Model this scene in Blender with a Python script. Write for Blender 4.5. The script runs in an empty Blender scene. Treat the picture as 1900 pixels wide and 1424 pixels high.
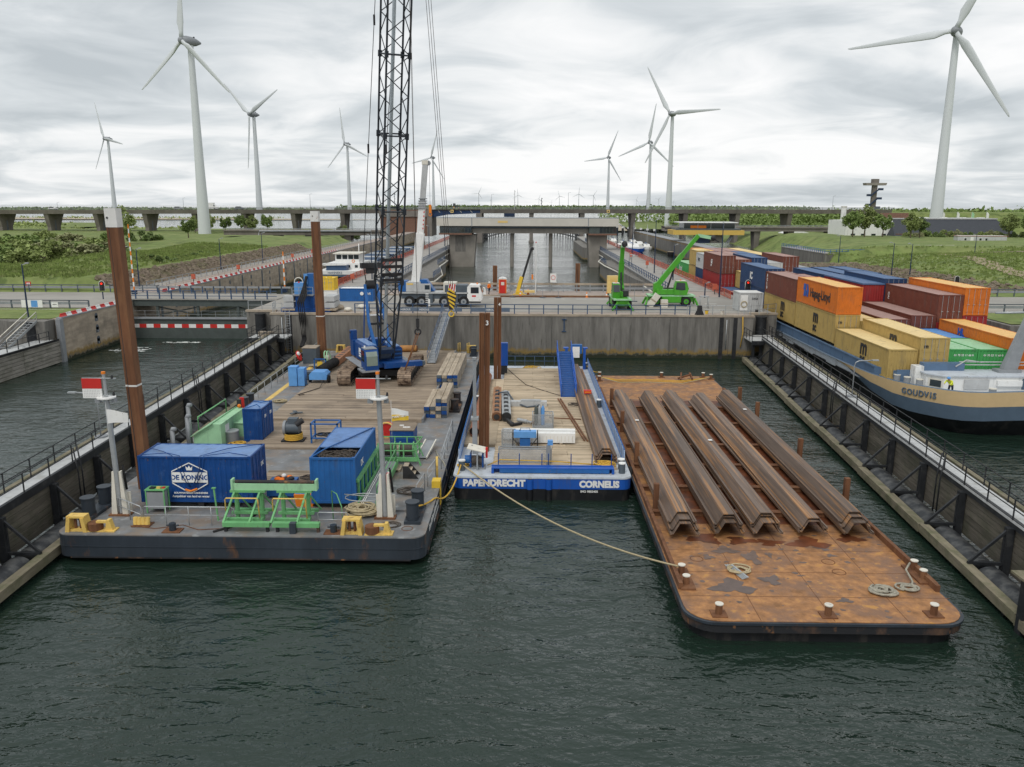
import bpy, math, random
from mathutils import Vector, Matrix, noise as mnoise
random.seed(7)
R = math.radians
scene = bpy.context.scene
COL = scene.collection
# ------------------------------------------------------------------ camera
cd = bpy.data.cameras.new('camera'); cam = bpy.data.objects.new('camera', cd); COL.objects.link(cam)
cd.sensor_width = 36.0; cd.lens = 36.0 * 1500 / 1900; cd.clip_start = 0.5; cd.clip_end = 40000
cam.location = (0, 0, 17.5)
cam.rotation_euler = (Matrix.Rotation(R(0.92), 4, 'Z') @ Matrix.Rotation(R(90 - 12.4), 4, 'X') @ Matrix.Rotation(R(0.2), 4, 'Z')).to_euler()
scene.camera = cam
# ------------------------------------------------------------------ sky, sun, exposure
SUN_EL, SUN_AZ = 52.0, 205.0      # degrees; azimuth clockwise from +Y
w = bpy.data.worlds.new('World'); scene.world = w; w.use_nodes = True
nt = w.node_tree; nt.nodes.clear()
def wn(t, **k):
    n = nt.nodes.new(t)
    for a, b in k.items(): setattr(n, a, b)
    return n
wo = wn('ShaderNodeOutputWorld'); bg = wn('ShaderNodeBackground')
sky = wn('ShaderNodeTexSky', sky_type='NISHITA', sun_disc=False, sun_elevation=R(SUN_EL), sun_rotation=R(SUN_AZ))
skm = wn('ShaderNodeVectorMath', operation='SCALE'); skm.inputs['Scale'].default_value = 0.12
tc = wn('ShaderNodeTexCoord'); sx = wn('ShaderNodeSeparateXYZ')
def wmath(op, a, b=None, clamp=False):
    n = wn('ShaderNodeMath', operation=op); n.use_clamp = clamp
    for i, q in enumerate((a, b)):
        if q is None: continue
        if isinstance(q, (int, float)): n.inputs[i].default_value = q
        else: nt.links.new(q, n.inputs[i])
    return n.outputs[0]
L = nt.links.new
L(tc.outputs['Generated'], sx.inputs[0])
zc = wmath('ADD', wmath('MAXIMUM', sx.outputs['Z'], 0.0), 0.13)      # a cloud deck seen in perspective
cx = wmath('DIVIDE', sx.outputs['X'], zc); cy = wmath('DIVIDE', sx.outputs['Y'], zc)
cv = wn('ShaderNodeCombineXYZ'); L(cx, cv.inputs[0]); L(cy, cv.inputs[1])
def cloud(scale, detail, rough, off, dist=0.3):
    n = wn('ShaderNodeTexNoise'); m = wn('ShaderNodeVectorMath', operation='ADD'); m.inputs[1].default_value = off
    L(cv.outputs[0], m.inputs[0]); L(m.outputs[0], n.inputs['Vector'])
    n.inputs['Scale'].default_value = scale; n.inputs['Detail'].default_value = detail
    n.inputs['Roughness'].default_value = rough; n.inputs['Distortion'].default_value = dist
    return n.outputs['Fac']
c1 = cloud(0.42, 4, 0.5, (3.1, 1.7, 0.2), 0.8); c2 = cloud(1.5, 6, 0.55, (7.3, 2.2, 5.0), 0.7)
cc = wmath('ADD', wmath('MULTIPLY', c1, 0.62), wmath('MULTIPLY', c2, 0.38))
rp = wn('ShaderNodeValToRGB'); L(cc, rp.inputs['Fac'])
e = rp.color_ramp.elements
e[0].position = 0.375; e[0].color = (0.53, 0.575, 0.605, 1)
e[1].position = 0.585; e[1].color = (1.0, 1.0, 1.0, 1)
q = e.new(0.452); q.color = (0.69, 0.73, 0.755, 1)
q = e.new(0.512); q.color = (0.865, 0.885, 0.895, 1)
mx = wn('ShaderNodeMix', data_type='RGBA'); mx.inputs['Factor'].default_value = 0.97
L(sky.outputs[0], skm.inputs[0]); L(skm.outputs[0], mx.inputs['A']); L(rp.outputs['Color'], mx.inputs['B'])
L(mx.outputs['Result'], bg.inputs['Color']); bg.inputs['Strength'].default_value = 1.0
L(bg.outputs[0], wo.inputs[0])
sd = bpy.data.lights.new('sun', 'SUN'); sd.energy = 1.35; sd.angle = R(22); sd.color = (1.0, 0.965, 0.91)
so = bpy.data.objects.new('sun', sd); COL.objects.link(so)
so.rotation_euler = (R(90 - SUN_EL), 0, R(180 - SUN_AZ)); so.location = (-60, -60, 120)
scene.view_settings.view_transform = 'Standard'; scene.view_settings.look = 'None'
scene.view_settings.exposure = 0.0; scene.view_settings.gamma = 1.0
scene.render.resolution_x = 1024; scene.render.resolution_y = 767
# ------------------------------------------------------------------ helpers
def tag(o, label=None, cat=None, group=None, kind=None):
    if label: o['label'] = label
    if cat: o['category'] = cat
    if group: o['group'] = group
    if kind: o['kind'] = kind
    return o
def thing(name, label, cat, loc=(0, 0, 0), rz=0.0, group=None):
    o = bpy.data.objects.new(name, None); COL.objects.link(o); o.location = loc; o.rotation_euler = (0, 0, R(rz))
    o.empty_display_size = 0.3
    return tag(o, label, cat, group)
def inst(name, mesh, parent=None, loc=(0, 0, 0), rot=(0, 0, 0), scale=None):
    o = bpy.data.objects.new(name, mesh); COL.objects.link(o); o.location = loc; o.rotation_euler = rot
    if scale is not None: o.scale = (scale,) * 3 if isinstance(scale, (int, float)) else scale
    if parent: o.parent = parent
    return o
def copytree(o, parent=None):
    c = o.copy(); COL.objects.link(c); c.parent = parent
    for ch in o.children: copytree(ch, c)
    return c
def rebase(root, loc):
    loc = Vector(loc); root.location = loc
    for ch in root.children: ch.location = Vector(ch.location) - loc
    return root
class B:
    """collects faces of one mesh"""
    def __init__(s): s.v = []; s.f = []; s.mi = []; s.cur = 0; s.sm = []; s.smooth = False
    def mat(s, i): s.cur = i; return s
    def add(s, vs, fs):
        n = len(s.v); s.v += [tuple(p) for p in vs]
        for f in fs: s.f.append([n + i for i in f]); s.mi.append(s.cur); s.sm.append(s.smooth)
        return s
    def box(s, x0, y0, z0, x1, y1, z1, M=None):
        vs = [Vector(p) for p in ((x0,y0,z0),(x1,y0,z0),(x1,y1,z0),(x0,y1,z0),(x0,y0,z1),(x1,y0,z1),(x1,y1,z1),(x0,y1,z1))]
        if M: vs = [M @ p for p in vs]
        return s.add(vs, [(0,3,2,1),(4,5,6,7),(0,1,5,4),(1,2,6,5),(2,3,7,6),(3,0,4,7)])
    def cb(s, cx, cy, cz, sx, sy, sz, rz=0, M=None):
        T = Matrix.Translation((cx, cy, cz)) @ Matrix.Rotation(R(rz), 4, 'Z')
        if M: T = T @ M
        return s.box(-sx/2, -sy/2, -sz/2, sx/2, sy/2, sz/2, T)
    def taper(s, x0, y0, z0, x1, y1, z1, X0, Y0, X1, Y1):
        return s.add([(x0,y0,z0),(x1,y0,z0),(x1,y1,z0),(x0,y1,z0),(X0,Y0,z1),(X1,Y0,z1),(X1,Y1,z1),(X0,Y1,z1)],
                     [(0,3,2,1),(4,5,6,7),(0,1,5,4),(1,2,6,5),(2,3,7,6),(3,0,4,7)])
    def frame(s, p, q):
        d = (Vector(q) - Vector(p)); l = d.length
        d = d / l if l > 1e-9 else Vector((0, 0, 1))
        u = Vector((0, 0, 1)) if abs(d.z) < 0.95 else Vector((0, 1, 0))
        a = d.cross(u).normalized(); b = a.cross(d).normalized()
        return Vector(p), Vector(q), d, a, b
    def cyl(s, p, q, r, r2=None, n=10, caps=True):
        p, q, d, a, b = s.frame(p, q); r2 = r if r2 is None else r2
        vs = []
        for c, rr in ((p, r), (q, r2)):
            for i in range(n):
                t = 2 * math.pi * i / n; vs.append(c + a * (rr * math.cos(t)) + b * (rr * math.sin(t)))
        sm = s.smooth; s.smooth = n > 6
        s.add(vs, [(i, (i + 1) % n, n + (i + 1) % n, n + i) for i in range(n)])
        s.smooth = False
        if caps:
            s.add(vs[:n], [tuple(range(n))[::-1]]); s.add(vs[n:], [tuple(range(n))])
        s.smooth = sm
        return s
    def bar(s, p, q, wa, wb=None):
        wb = wa if wb is None else wb
        p, q, d, a, b = s.frame(p, q); vs = []
        for c in (p, q):
            for i, j in ((-1,-1),(1,-1),(1,1),(-1,1)): vs.append(c + a * (i * wa / 2) + b * (j * wb / 2))
        return s.add(vs, [(0,1,5,4),(1,2,6,5),(2,3,7,6),(3,0,4,7),(3,2,1,0),(4,5,6,7)])
    def tube(s, pts, r, n=6, caps=True):
        pts = [Vector(p) for p in pts]; rings = []
        for k, p in enumerate(pts):
            d = (pts[min(k + 1, len(pts) - 1)] - pts[max(k - 1, 0)])
            d = d.normalized() if d.length > 1e-9 else Vector((0, 0, 1))
            u = Vector((0, 0, 1)) if abs(d.z) < 0.95 else Vector((0, 1, 0))
            a = d.cross(u).normalized(); b = a.cross(d).normalized()
            rings.append([p + a * (r * math.cos(2*math.pi*i/n)) + b * (r * math.sin(2*math.pi*i/n)) for i in range(n)])
        vs = [v for g in rings for v in g]; fs = []
        for k in range(len(pts) - 1):
            for i in range(n): fs.append((k*n+i, k*n+(i+1) % n, (k+1)*n+(i+1) % n, (k+1)*n+i))
        if caps: fs += [tuple(range(n))[::-1], tuple(range((len(pts)-1)*n, len(pts)*n))]
        sm = s.smooth; s.smooth = True; s.add(vs, fs); s.smooth = sm
        return s
    def prism(s, pts, z0, z1, axis='z', M=None):
        """polygon pts extruded; axis z: (x,y); y: (x,z) along y; x: (y,z) along x"""
        n = len(pts); vs = []
        for h in (z0, z1):
            for a, b in pts: vs.append({'z': (a, b, h), 'y': (a, h, b), 'x': (h, a, b)}[axis])
        if M: vs = [M @ Vector(p) for p in vs]
        fs = [tuple(range(n))[::-1], tuple(range(n, 2*n))] + [(i, (i+1) % n, n+(i+1) % n, n+i) for i in range(n)]
        return s.add(vs, fs)
    def lathe(s, prof, n=14, c=(0, 0, 0), M=None):
        vs = []; k = len(prof)
        for r, z in prof:
            for i in range(n):
                t = 2*math.pi*i/n; vs.append(Vector((c[0]+r*math.cos(t), c[1]+r*math.sin(t), c[2]+z)))
        if M: vs = [M @ p for p in vs]
        fs = []
        for j in range(k-1):
            for i in range(n): fs.append((j*n+i, j*n+(i+1) % n, (j+1)*n+(i+1) % n, (j+1)*n+i))
        sm = s.smooth; s.smooth = True; s.add(vs, fs); s.smooth = sm
        s.add(vs[:n], [tuple(range(n))[::-1]]); s.add(vs[-n:], [tuple(range(n))])
        return s
    def ball(s, c, r, n=10, sz=1.0):
        return s.lathe([(max(r*math.sin(math.pi*j/6), r*0.02), -r*sz*math.cos(math.pi*j/6)) for j in range(7)], n, c)
    def torus(s, c, Rr, r, n=18, m=6, M=None):
        vs = []
        for i in range(n):
            t = 2*math.pi*i/n
            for j in range(m):
                u = 2*math.pi*j/m; rr = Rr + r*math.cos(u)
                p = Vector((rr*math.cos(t), rr*math.sin(t), r*math.sin(u)))
                if M: p = M @ p
                vs.append(p + Vector(c))
        sm = s.smooth; s.smooth = True
        s.add(vs, [(i*m+j, ((i+1) % n)*m+j, ((i+1) % n)*m+(j+1) % m, i*m+(j+1) % m) for i in range(n) for j in range(m)])
        s.smooth = sm; return s
    def mesh(s, name, mat):
        m = bpy.data.meshes.new(name); m.from_pydata(s.v, [], s.f)
        for x in (mat if isinstance(mat, (list, tuple)) else [mat]): m.materials.append(x)
        m.polygons.foreach_set('material_index', s.mi); m.polygons.foreach_set('use_smooth', s.sm); m.update()
        return m
    def obj(s, name, mat, parent=None, loc=(0, 0, 0), rot=(0, 0, 0)):
        return inst(name, s.mesh(name, mat), parent, loc, rot)
def arc(cx, cy, r, a0, a1, n):
    return [(cx + r*math.cos(R(a0+(a1-a0)*i/n)), cy + r*math.sin(R(a0+(a1-a0)*i/n))) for i in range(n+1)]
_tx = {}
def text(name, body, size, parent, mat, loc, rot, off=0.0, ext=0.004, align='LEFT', sx=1.0):
    key = (body, size, off, ext, align, mat.name)
    if key not in _tx:
        c = bpy.data.curves.new('t', 'FONT'); c.body = body; c.size = size; c.extrude = ext; c.offset = off
        c.align_x = align; c.align_y = 'BOTTOM_BASELINE'; c.resolution_u = 3
        o = bpy.data.objects.new('t', c); COL.objects.link(o)
        dg = bpy.context.evaluated_depsgraph_get(); m = bpy.data.meshes.new_from_object(o.evaluated_get(dg))
        m.name = name; m.materials.clear(); m.materials.append(mat)
        bpy.data.objects.remove(o); bpy.data.curves.remove(c); _tx[key] = m
    return inst(name, _tx[key], parent, loc, rot, (sx, 1, 1))
FRONT = (R(90), 0, 0)          # text facing -Y
LEFT = (R(90), 0, R(-90))      # text facing -X, reads towards -Y
# ------------------------------------------------------------------ materials
MATS = {}
def mat(name, col, rough=0.6, metal=0.0, var=0.12, scale=1.5, col2=None, thr=0.6, soft=0.06, amt=1.0, s2=0.6, bump=0.0, bscale=12.0,
        rand=0.0, stretch=(1, 1, 1), st2=(1, 1, 1), spec=0.3, col3=None, thr3=0.62, s3=2.5, rough2=None, local=False, chips=False):
    m = bpy.data.materials.new(name); m.use_nodes = True; t = m.node_tree; p = t.nodes['Principled BSDF']; l = t.links.new
    def N(k, **a):
        n = t.nodes.new(k)
        for x, y in a.items(): setattr(n, x, y)
        return n
    if local: src = N('ShaderNodeTexCoord').outputs['Object']
    else: src = N('ShaderNodeNewGeometry').outputs['Position']
    def noise(sc, st, det=4, ro=0.55):
        mp = N('ShaderNodeMapping'); mp.inputs['Scale'].default_value = st; l(src, mp.inputs['Vector'])
        n = N('ShaderNodeTexNoise'); n.inputs['Scale'].default_value = sc; n.inputs['Detail'].default_value = det
        n.inputs['Roughness'].default_value = ro; l(mp.outputs[0], n.inputs['Vector']); return n.outputs['Fac']
    def mixc(f, a, b):
        x = N('ShaderNodeMix', data_type='RGBA')
        for k, v in (('Factor', f), ('A', a), ('B', b)):
            if isinstance(v, (int, float)): x.inputs[k].default_value = v
            elif isinstance(v, tuple): x.inputs[k].default_value = (*v, 1)
            else: l(v, x.inputs[k])
        return x.outputs['Result']
    def ramp(f, a, b):
        r = N('ShaderNodeMapRange'); r.inputs[1].default_value = a; r.inputs[2].default_value = b; l(f, r.inputs[0]); return r.outputs[0]
    lo = tuple(c*(1-var) for c in col); hi = tuple(min(1, c*(1+var)) for c in col)
    c = mixc(ramp(noise(scale, stretch, 5, 0.6), 0.3, 0.7), lo, hi)
    f2 = None
    if col2:
        f2 = ramp(noise(s2, st2, 6, 0.62), thr-soft, thr+soft)
        if amt < 1:
            k = N('ShaderNodeMath', operation='MULTIPLY'); k.inputs[1].default_value = amt; l(f2, k.inputs[0]); f2 = k.outputs[0]
        c = mixc(f2, c, col2)
    if chips and not col3: c = mixc(ramp(noise(5.0, (1, 1, 0.7), 6, 0.7), 0.645, 0.68), c, (0.16, 0.085, 0.05)); c = mixc(ramp(noise(1.1, (1.5, 1.5, 0.35), 6, 0.65), 0.56, 0.70), c, tuple(x*0.62+0.03 for x in col))
    if col3: c = mixc(ramp(noise(s3, st2, 5, 0.6), thr3-0.04, thr3+0.05), c, col3)
    if rand:
        oi = N('ShaderNodeObjectInfo'); r = N('ShaderNodeMapRange'); r.inputs[3].default_value = 1-rand; r.inputs[4].default_value = 1+rand
        l(oi.outputs['Random'], r.inputs[0]); hs = N('ShaderNodeHueSaturation'); l(r.outputs[0], hs.inputs['Value']); l(c, hs.inputs['Color']); c = hs.outputs[0]
    l(c, p.inputs['Base Color'])
    p.inputs['Roughness'].default_value = rough; p.inputs['Metallic'].default_value = metal
    p.inputs['Specular IOR Level'].default_value = spec
    if rough2 is not None and f2 is not None:
        r = N('ShaderNodeMapRange'); r.inputs[3].default_value = rough; r.inputs[4].default_value = rough2; l(f2, r.inputs[0]); l(r.outputs[0], p.inputs['Roughness'])
    if bump:
        bn = N('ShaderNodeBump'); bn.inputs['Strength'].default_value = bump; bn.inputs['Distance'].default_value = 0.03
        l(noise(bscale, stretch, 4), bn.inputs['Height']); l(bn.outputs[0], p.inputs['Normal'])
    MATS[name] = m
    return m
STEEL = mat('grey deck paint', (0.185, 0.19, 0.195), 0.5, var=0.28, scale=0.9, col2=(0.25, 0.185, 0.13), thr=0.56, soft=0.09, amt=0.7, s2=0.7, col3=(0.30, 0.31, 0.31), thr3=0.63, s3=1.6, bump=0.15, bscale=6)
HULLG = mat('dark grey hull paint', (0.034, 0.043, 0.055), 0.4, var=0.3, scale=0.8, stretch=(1, 1, 0.25), col2=(0.16, 0.08, 0.04), thr=0.66, amt=0.7, s2=1.3, st2=(1, 1, 0.3))
BLACKP = mat('black hull paint', (0.012, 0.013, 0.015), 0.4, var=0.3, col2=(0.05, 0.045, 0.04), thr=0.6, amt=0.6, s2=1.2, st2=(1, 1, 0.3))
REDOX = mat('red lead underwater paint', (0.12, 0.045, 0.025), 0.7, var=0.3)
PLANK = mat('weathered deck plank', (0.315, 0.25, 0.185), 0.75, var=0.3, scale=2.2, stretch=(0.25, 5, 1), col2=(0.11, 0.085, 0.065), thr=0.62, soft=0.12, amt=0.7, s2=0.35, rand=0.22, bump=0.3, bscale=8, rough2=0.6)
PLANKB = mat('pale deck plank', (0.46, 0.37, 0.26), 0.75, var=0.28, scale=2.2, stretch=(0.25, 5, 1), col2=(0.2, 0.145, 0.09), thr=0.62, soft=0.12, amt=0.7, s2=0.45, rand=0.2, bump=0.3, bscale=8)
TIMBER = mat('grey sawn timber', (0.39, 0.325, 0.245), 0.85, var=0.3, scale=2.0, stretch=(4, 0.3, 4), col2=(0.2, 0.15, 0.1), thr=0.6, s2=0.8, amt=0.6, rand=0.16, bump=0.3)
OLDWOOD = mat('mossy fender timber', (0.21, 0.185, 0.13), 0.9, var=0.3, scale=1.5, stretch=(3, 0.3, 3), col2=(0.10, 0.11, 0.055), thr=0.55, soft=0.1, s2=1.2, amt=0.7, rand=0.12, bump=0.3)
BOARD = mat('grey fender board', (0.115, 0.103, 0.083), 0.9, var=0.35, scale=2, stretch=(1, 0.25, 4), col2=(0.06, 0.065, 0.04), thr=0.55, soft=0.1, s2=0.7, amt=0.6, rand=0.18, bump=0.25)
TARBLACK = mat('tarred black steel', (0.022, 0.024, 0.027), 0.5, var=0.3, col2=(0.06, 0.06, 0.06), thr=0.6, s2=2, amt=0.6)
FLOATG = mat('grey float steel', (0.035, 0.038, 0.042), 0.5, var=0.35, scale=1.5, col2=(0.12, 0.12, 0.115), thr=0.55, soft=0.1, s2=1.5, amt=0.7)
WALKG = mat('pale walkway grating', (0.47, 0.48, 0.48), 0.75, var=0.12, scale=2, col2=(0.3, 0.3, 0.27), thr=0.6, s2=1.2, amt=0.5)
CONC = mat('stained lock concrete', (0.20, 0.19, 0.173), 0.9, var=0.22, scale=1.0, stretch=(2, 2, 0.35), col2=(0.085, 0.08, 0.072), thr=0.55, soft=0.12, amt=0.6, s2=1.1, st2=(1.6, 1.6, 0.16), col3=(0.10, 0.095, 0.085), thr3=0.64, s3=2.4, bump=0.35, bscale=7)
CONCT = mat('tan lock concrete', (0.40, 0.335, 0.26), 0.9, var=0.25, scale=0.7, stretch=(0.5, 0.5, 3), col2=(0.16, 0.14, 0.115), thr=0.58, soft=0.12, amt=0.7, s2=0.5, bump=0.3, bscale=4)
CONCP = mat('smooth bridge concrete', (0.27, 0.25, 0.22), 0.85, var=0.12, scale=0.5, col2=(0.17, 0.155, 0.135), thr=0.58, soft=0.1, amt=0.5, s2=0.3, st2=(1, 1, 0.3))
VIAD = mat('viaduct concrete', (0.205, 0.185, 0.165), 0.9, var=0.15, scale=0.3, col2=(0.13, 0.115, 0.1), thr=0.57, soft=0.1, amt=0.6, s2=0.25, st2=(1, 1, 0.2))
PAVE = mat('pale quay paving', (0.34, 0.325, 0.30), 0.9, var=0.12, scale=0.8, col2=(0.23, 0.215, 0.195), thr=0.57, soft=0.1, amt=0.7, s2=0.35, bump=0.1)
PINK = mat('reddish quay paving', (0.35, 0.295, 0.26), 0.9, var=0.12, scale=1.0)
GRASS = mat('rough meadow grass', (0.15, 0.20, 0.058), 0.95, var=0.35, scale=0.5, col2=(0.235, 0.255, 0.095), thr=0.55, soft=0.12, amt=0.7, s2=0.12, col3=(0.09, 0.125, 0.036), thr3=0.6, s3=0.25, bump=0.6, bscale=2.5)
RIPRAP = mat('riprap stone', (0.205, 0.165, 0.125), 0.95, var=0.3, scale=1.2, col2=(0.15, 0.15, 0.07), thr=0.58, soft=0.1, amt=0.7, s2=0.4, rand=0.25)
SAND = mat('sandy shore', (0.42, 0.36, 0.27), 0.95, var=0.15, scale=0.05)
ROAD = mat('worn road concrete', (0.33, 0.315, 0.285), 0.9, var=0.1, scale=0.5, col2=(0.22, 0.205, 0.185), thr=0.56, soft=0.12, amt=0.7, s2=0.25)
RUSTP = mat('brown rusty pile steel', (0.15, 0.066, 0.032), 0.75, var=0.35, scale=2, stretch=(1.5, 1.5, 0.2), col2=(0.25, 0.125, 0.06), thr=0.57, soft=0.1, amt=0.6, s2=1.2, st2=(1, 1, 0.25), bump=0.2)
RUSTS = mat('rusty sheet pile steel', (0.15, 0.108, 0.083), 0.5, var=0.32, scale=1.5, stretch=(3, 0.12, 3), col2=(0.40, 0.20, 0.075), thr=0.57, soft=0.05, amt=0.8, s2=1.0, st2=(6, 0.09, 6), rand=0.24, metal=0.1, col3=(0.12, 0.085, 0.065), thr3=0.60, s3=1.7)
RUSTD = mat('orange rusty deck plate', (0.345, 0.168, 0.068), 0.6, var=0.38, scale=2.2, col2=(0.205, 0.12, 0.08), thr=0.52, soft=0.07, amt=0.8, s2=0.7, col3=(0.46, 0.235, 0.07), thr3=0.63, s3=2.2, bump=0.25, bscale=9)
RUSTW = mat('wet dark rust', (0.14, 0.045, 0.018), 0.5, var=0.35, scale=1.2, col2=(0.07, 0.03, 0.018), thr=0.55, s2=1.3, amt=0.7)
RUSTK = mat('rusty hull side', (0.12, 0.07, 0.045), 0.65, var=0.3, scale=1, col2=(0.022, 0.023, 0.026), thr=0.43, soft=0.07, s2=0.6, st2=(1, 1, 0.6), col3=(0.28, 0.13, 0.05), thr3=0.64, s3=1.4)
PUDDLE = mat('wet patch on rust', (0.115, 0.08, 0.066), 0.3, var=0.25, scale=2)
STAIN = mat('dry grey stain', (0.15, 0.105, 0.085), 0.55, var=0.25, scale=2)
WHITE = mat('white paint', (0.78, 0.78, 0.76), 0.5, var=0.05, col2=(0.5, 0.47, 0.42), thr=0.66, amt=0.5, s2=1.5, chips=True)
CREAM = mat('cream paint', (0.66, 0.63, 0.55), 0.55, var=0.08, col2=(0.4, 0.32, 0.22), thr=0.66, amt=0.5, s2=2, chips=True)
CAPW = mat('white pile cap paint', (0.70, 0.69, 0.66), 0.6, var=0.08, col2=(0.28, 0.13, 0.06), thr=0.63, soft=0.03, s2=1.6, st2=(1, 1, 0.4))
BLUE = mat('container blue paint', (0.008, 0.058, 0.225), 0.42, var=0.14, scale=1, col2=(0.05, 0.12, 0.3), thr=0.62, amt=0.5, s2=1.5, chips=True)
BLUEL = mat('faded blue roof paint', (0.15, 0.265, 0.50), 0.4, var=0.14, scale=1.5, chips=True)  # paler than the sides: sky light on container tops put into the colour
BLUEM = mat('mid blue paint', (0.022, 0.115, 0.34), 0.45, var=0.12, chips=True)
BLUEP = mat('pale blue machine paint', (0.12, 0.32, 0.66), 0.45, var=0.12)
BLUEB = mat('barge blue paint', (0.014, 0.09, 0.40), 0.4, var=0.08, chips=True)
BLUER = mat('blue railing paint', (0.045, 0.085, 0.16), 0.5, var=0.15)
NAVY = mat('navy crane paint', (0.018, 0.035, 0.075), 0.45, var=0.2)
PALEG = mat('pale grey deck paint', (0.50, 0.54, 0.585), 0.55, var=0.08, scale=1.2, col2=(0.36, 0.37, 0.37), thr=0.6, amt=0.6, s2=1.0, chips=True)
GREEN = mat('green machine paint', (0.15, 0.40, 0.165), 0.5, var=0.15, col2=(0.2, 0.25, 0.12), thr=0.66, amt=0.6, s2=2, chips=True)
GREENL = mat('light green paint', (0.33, 0.58, 0.35), 0.55, var=0.08, chips=True)
GREENM = mat('bright green loader paint', (0.075, 0.34, 0.03), 0.4, var=0.08, chips=True)
GREENC = mat('green container paint', (0.06, 0.33, 0.09), 0.5, var=0.08, chips=True)
GREEND = mat('dark grey green steel', (0.075, 0.09, 0.085), 0.55, var=0.15)
YELLOW = mat('yellow paint', (0.70, 0.48, 0.13), 0.5, var=0.12, col2=(0.3, 0.15, 0.05), thr=0.64, amt=0.7, s2=2.5, chips=True)
YELL2 = mat('bright yellow paint', (0.75, 0.50, 0.05), 0.5, var=0.06)
PALEY = mat('pale yellow cabinet paint', (0.72, 0.52, 0.20), 0.5, var=0.06)
ORANGE = mat('orange paint', (0.78, 0.22, 0.02), 0.5, var=0.06)
RED = mat('red paint', (0.55, 0.03, 0.025), 0.5, var=0.08)
REDN = mat('orange red netting', (0.50, 0.12, 0.07), 0.7, var=0.15)
GREY = mat('galvanised steel', (0.40, 0.42, 0.43), 0.4, 0.4, var=0.12, scale=2, chips=True)
GREYD = mat('dark grey machine paint', (0.085, 0.105, 0.125), 0.45, var=0.15)
GREYM = mat('mid grey paint', (0.26, 0.275, 0.29), 0.5, var=0.12)
DARK = mat('dark machinery', (0.03, 0.03, 0.032), 0.55, var=0.4)
RUBBER = mat('black rubber', (0.018, 0.018, 0.019), 0.8, var=0.3)
GLASS = mat('dark window glass', (0.025, 0.035, 0.04), 0.06, var=0.2, spec=0.8)
ROPE = mat('tan mooring rope', (0.42, 0.35, 0.22), 0.9, var=0.2, scale=8)
ROPEG = mat('grey hemp rope', (0.33, 0.31, 0.25), 0.9, var=0.25, scale=8)
ROPEY = mat('yellow rope', (0.62, 0.38, 0.06), 0.8, var=0.15, scale=8)
ROPED = mat('dark wire rope', (0.075, 0.062, 0.052), 0.7, var=0.35, scale=8)
TRACK = mat('rusty track steel', (0.30, 0.225, 0.165), 0.6, 0.2, var=0.3, scale=3, col2=(0.09, 0.06, 0.045), thr=0.55, s2=2.5, rand=0.15)
CHROME = mat('tower white paint', (0.60, 0.63, 0.64), 0.45, var=0.03, scale=0.05)
TIRE = RUBBER
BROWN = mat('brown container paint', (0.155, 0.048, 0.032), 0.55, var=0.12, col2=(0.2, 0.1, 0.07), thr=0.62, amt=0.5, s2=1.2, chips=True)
PINKB = mat('faded brown roof paint', (0.37, 0.235, 0.205), 0.65, var=0.1, chips=True)  # lighter and pinker than the sides of the brown and red containers
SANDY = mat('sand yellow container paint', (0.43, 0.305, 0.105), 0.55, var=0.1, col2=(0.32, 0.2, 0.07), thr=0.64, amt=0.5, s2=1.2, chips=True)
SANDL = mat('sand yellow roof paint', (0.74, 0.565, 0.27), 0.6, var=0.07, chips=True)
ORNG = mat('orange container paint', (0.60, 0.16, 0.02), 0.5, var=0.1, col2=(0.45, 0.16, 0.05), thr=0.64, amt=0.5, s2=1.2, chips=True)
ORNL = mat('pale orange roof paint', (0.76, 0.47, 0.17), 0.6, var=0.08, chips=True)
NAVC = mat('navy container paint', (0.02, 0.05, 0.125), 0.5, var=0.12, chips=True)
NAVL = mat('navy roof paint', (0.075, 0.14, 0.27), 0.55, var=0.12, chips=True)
REDC = mat('red container paint', (0.30, 0.03, 0.03), 0.5, var=0.12, chips=True)
GREYC = mat('grey container paint', (0.46, 0.47, 0.47), 0.55, var=0.1, chips=True)
TANHULL = mat('tan bow paint', (0.60, 0.44, 0.24), 0.45, var=0.05)
SLATE = mat('slate blue hull paint', (0.10, 0.145, 0.20), 0.45, var=0.08)
COAM = mat('blue coaming paint', (0.10, 0.165, 0.265), 0.5, var=0.12, scale=1, chips=True)
BRICK = mat('brown brick', (0.19, 0.105, 0.075), 0.9, var=0.2, scale=2)
ROOFD = mat('dark roof cladding', (0.05, 0.055, 0.065), 0.7, var=0.15)
SKIN = mat('skin', (0.50, 0.30, 0.21), 0.6, var=0.04)
HIVIS = mat('orange hi-vis fabric', (0.85, 0.20, 0.02), 0.8, var=0.08)
HIVY = mat('yellow hi-vis fabric', (0.65, 0.70, 0.05), 0.8, var=0.08)
CLOTH = mat('navy cloth', (0.02, 0.025, 0.04), 0.9, var=0.2)
LICHEN = mat('yellow lichen on concrete', (0.30, 0.215, 0.06), 0.95, var=0.35, scale=2.5)
ALGAE = mat('dark wet algae', (0.022, 0.028, 0.015), 0.45, var=0.3)
LEAF = [mat('leaf %d' % i, c, 0.7, var=0.35, scale=0.6, rand=0.12, spec=0.2) for i, c in enumerate(((0.185, 0.255, 0.08), (0.235, 0.285, 0.10), (0.285, 0.295, 0.155), (0.145, 0.20, 0.07)))]
BARK = mat('bark', (0.12, 0.095, 0.07), 0.95, var=0.3, scale=3)
def emit(name, col, s):
    m = mat(name, col, 0.4, var=0.02); p = m.node_tree.nodes['Principled BSDF']
    p.inputs['Emission Color'].default_value = (*col, 1); p.inputs['Emission Strength'].default_value = s; return m
REDLAMP = emit('lit red signal', (0.9, 0.03, 0.01), 1.2)
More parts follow.
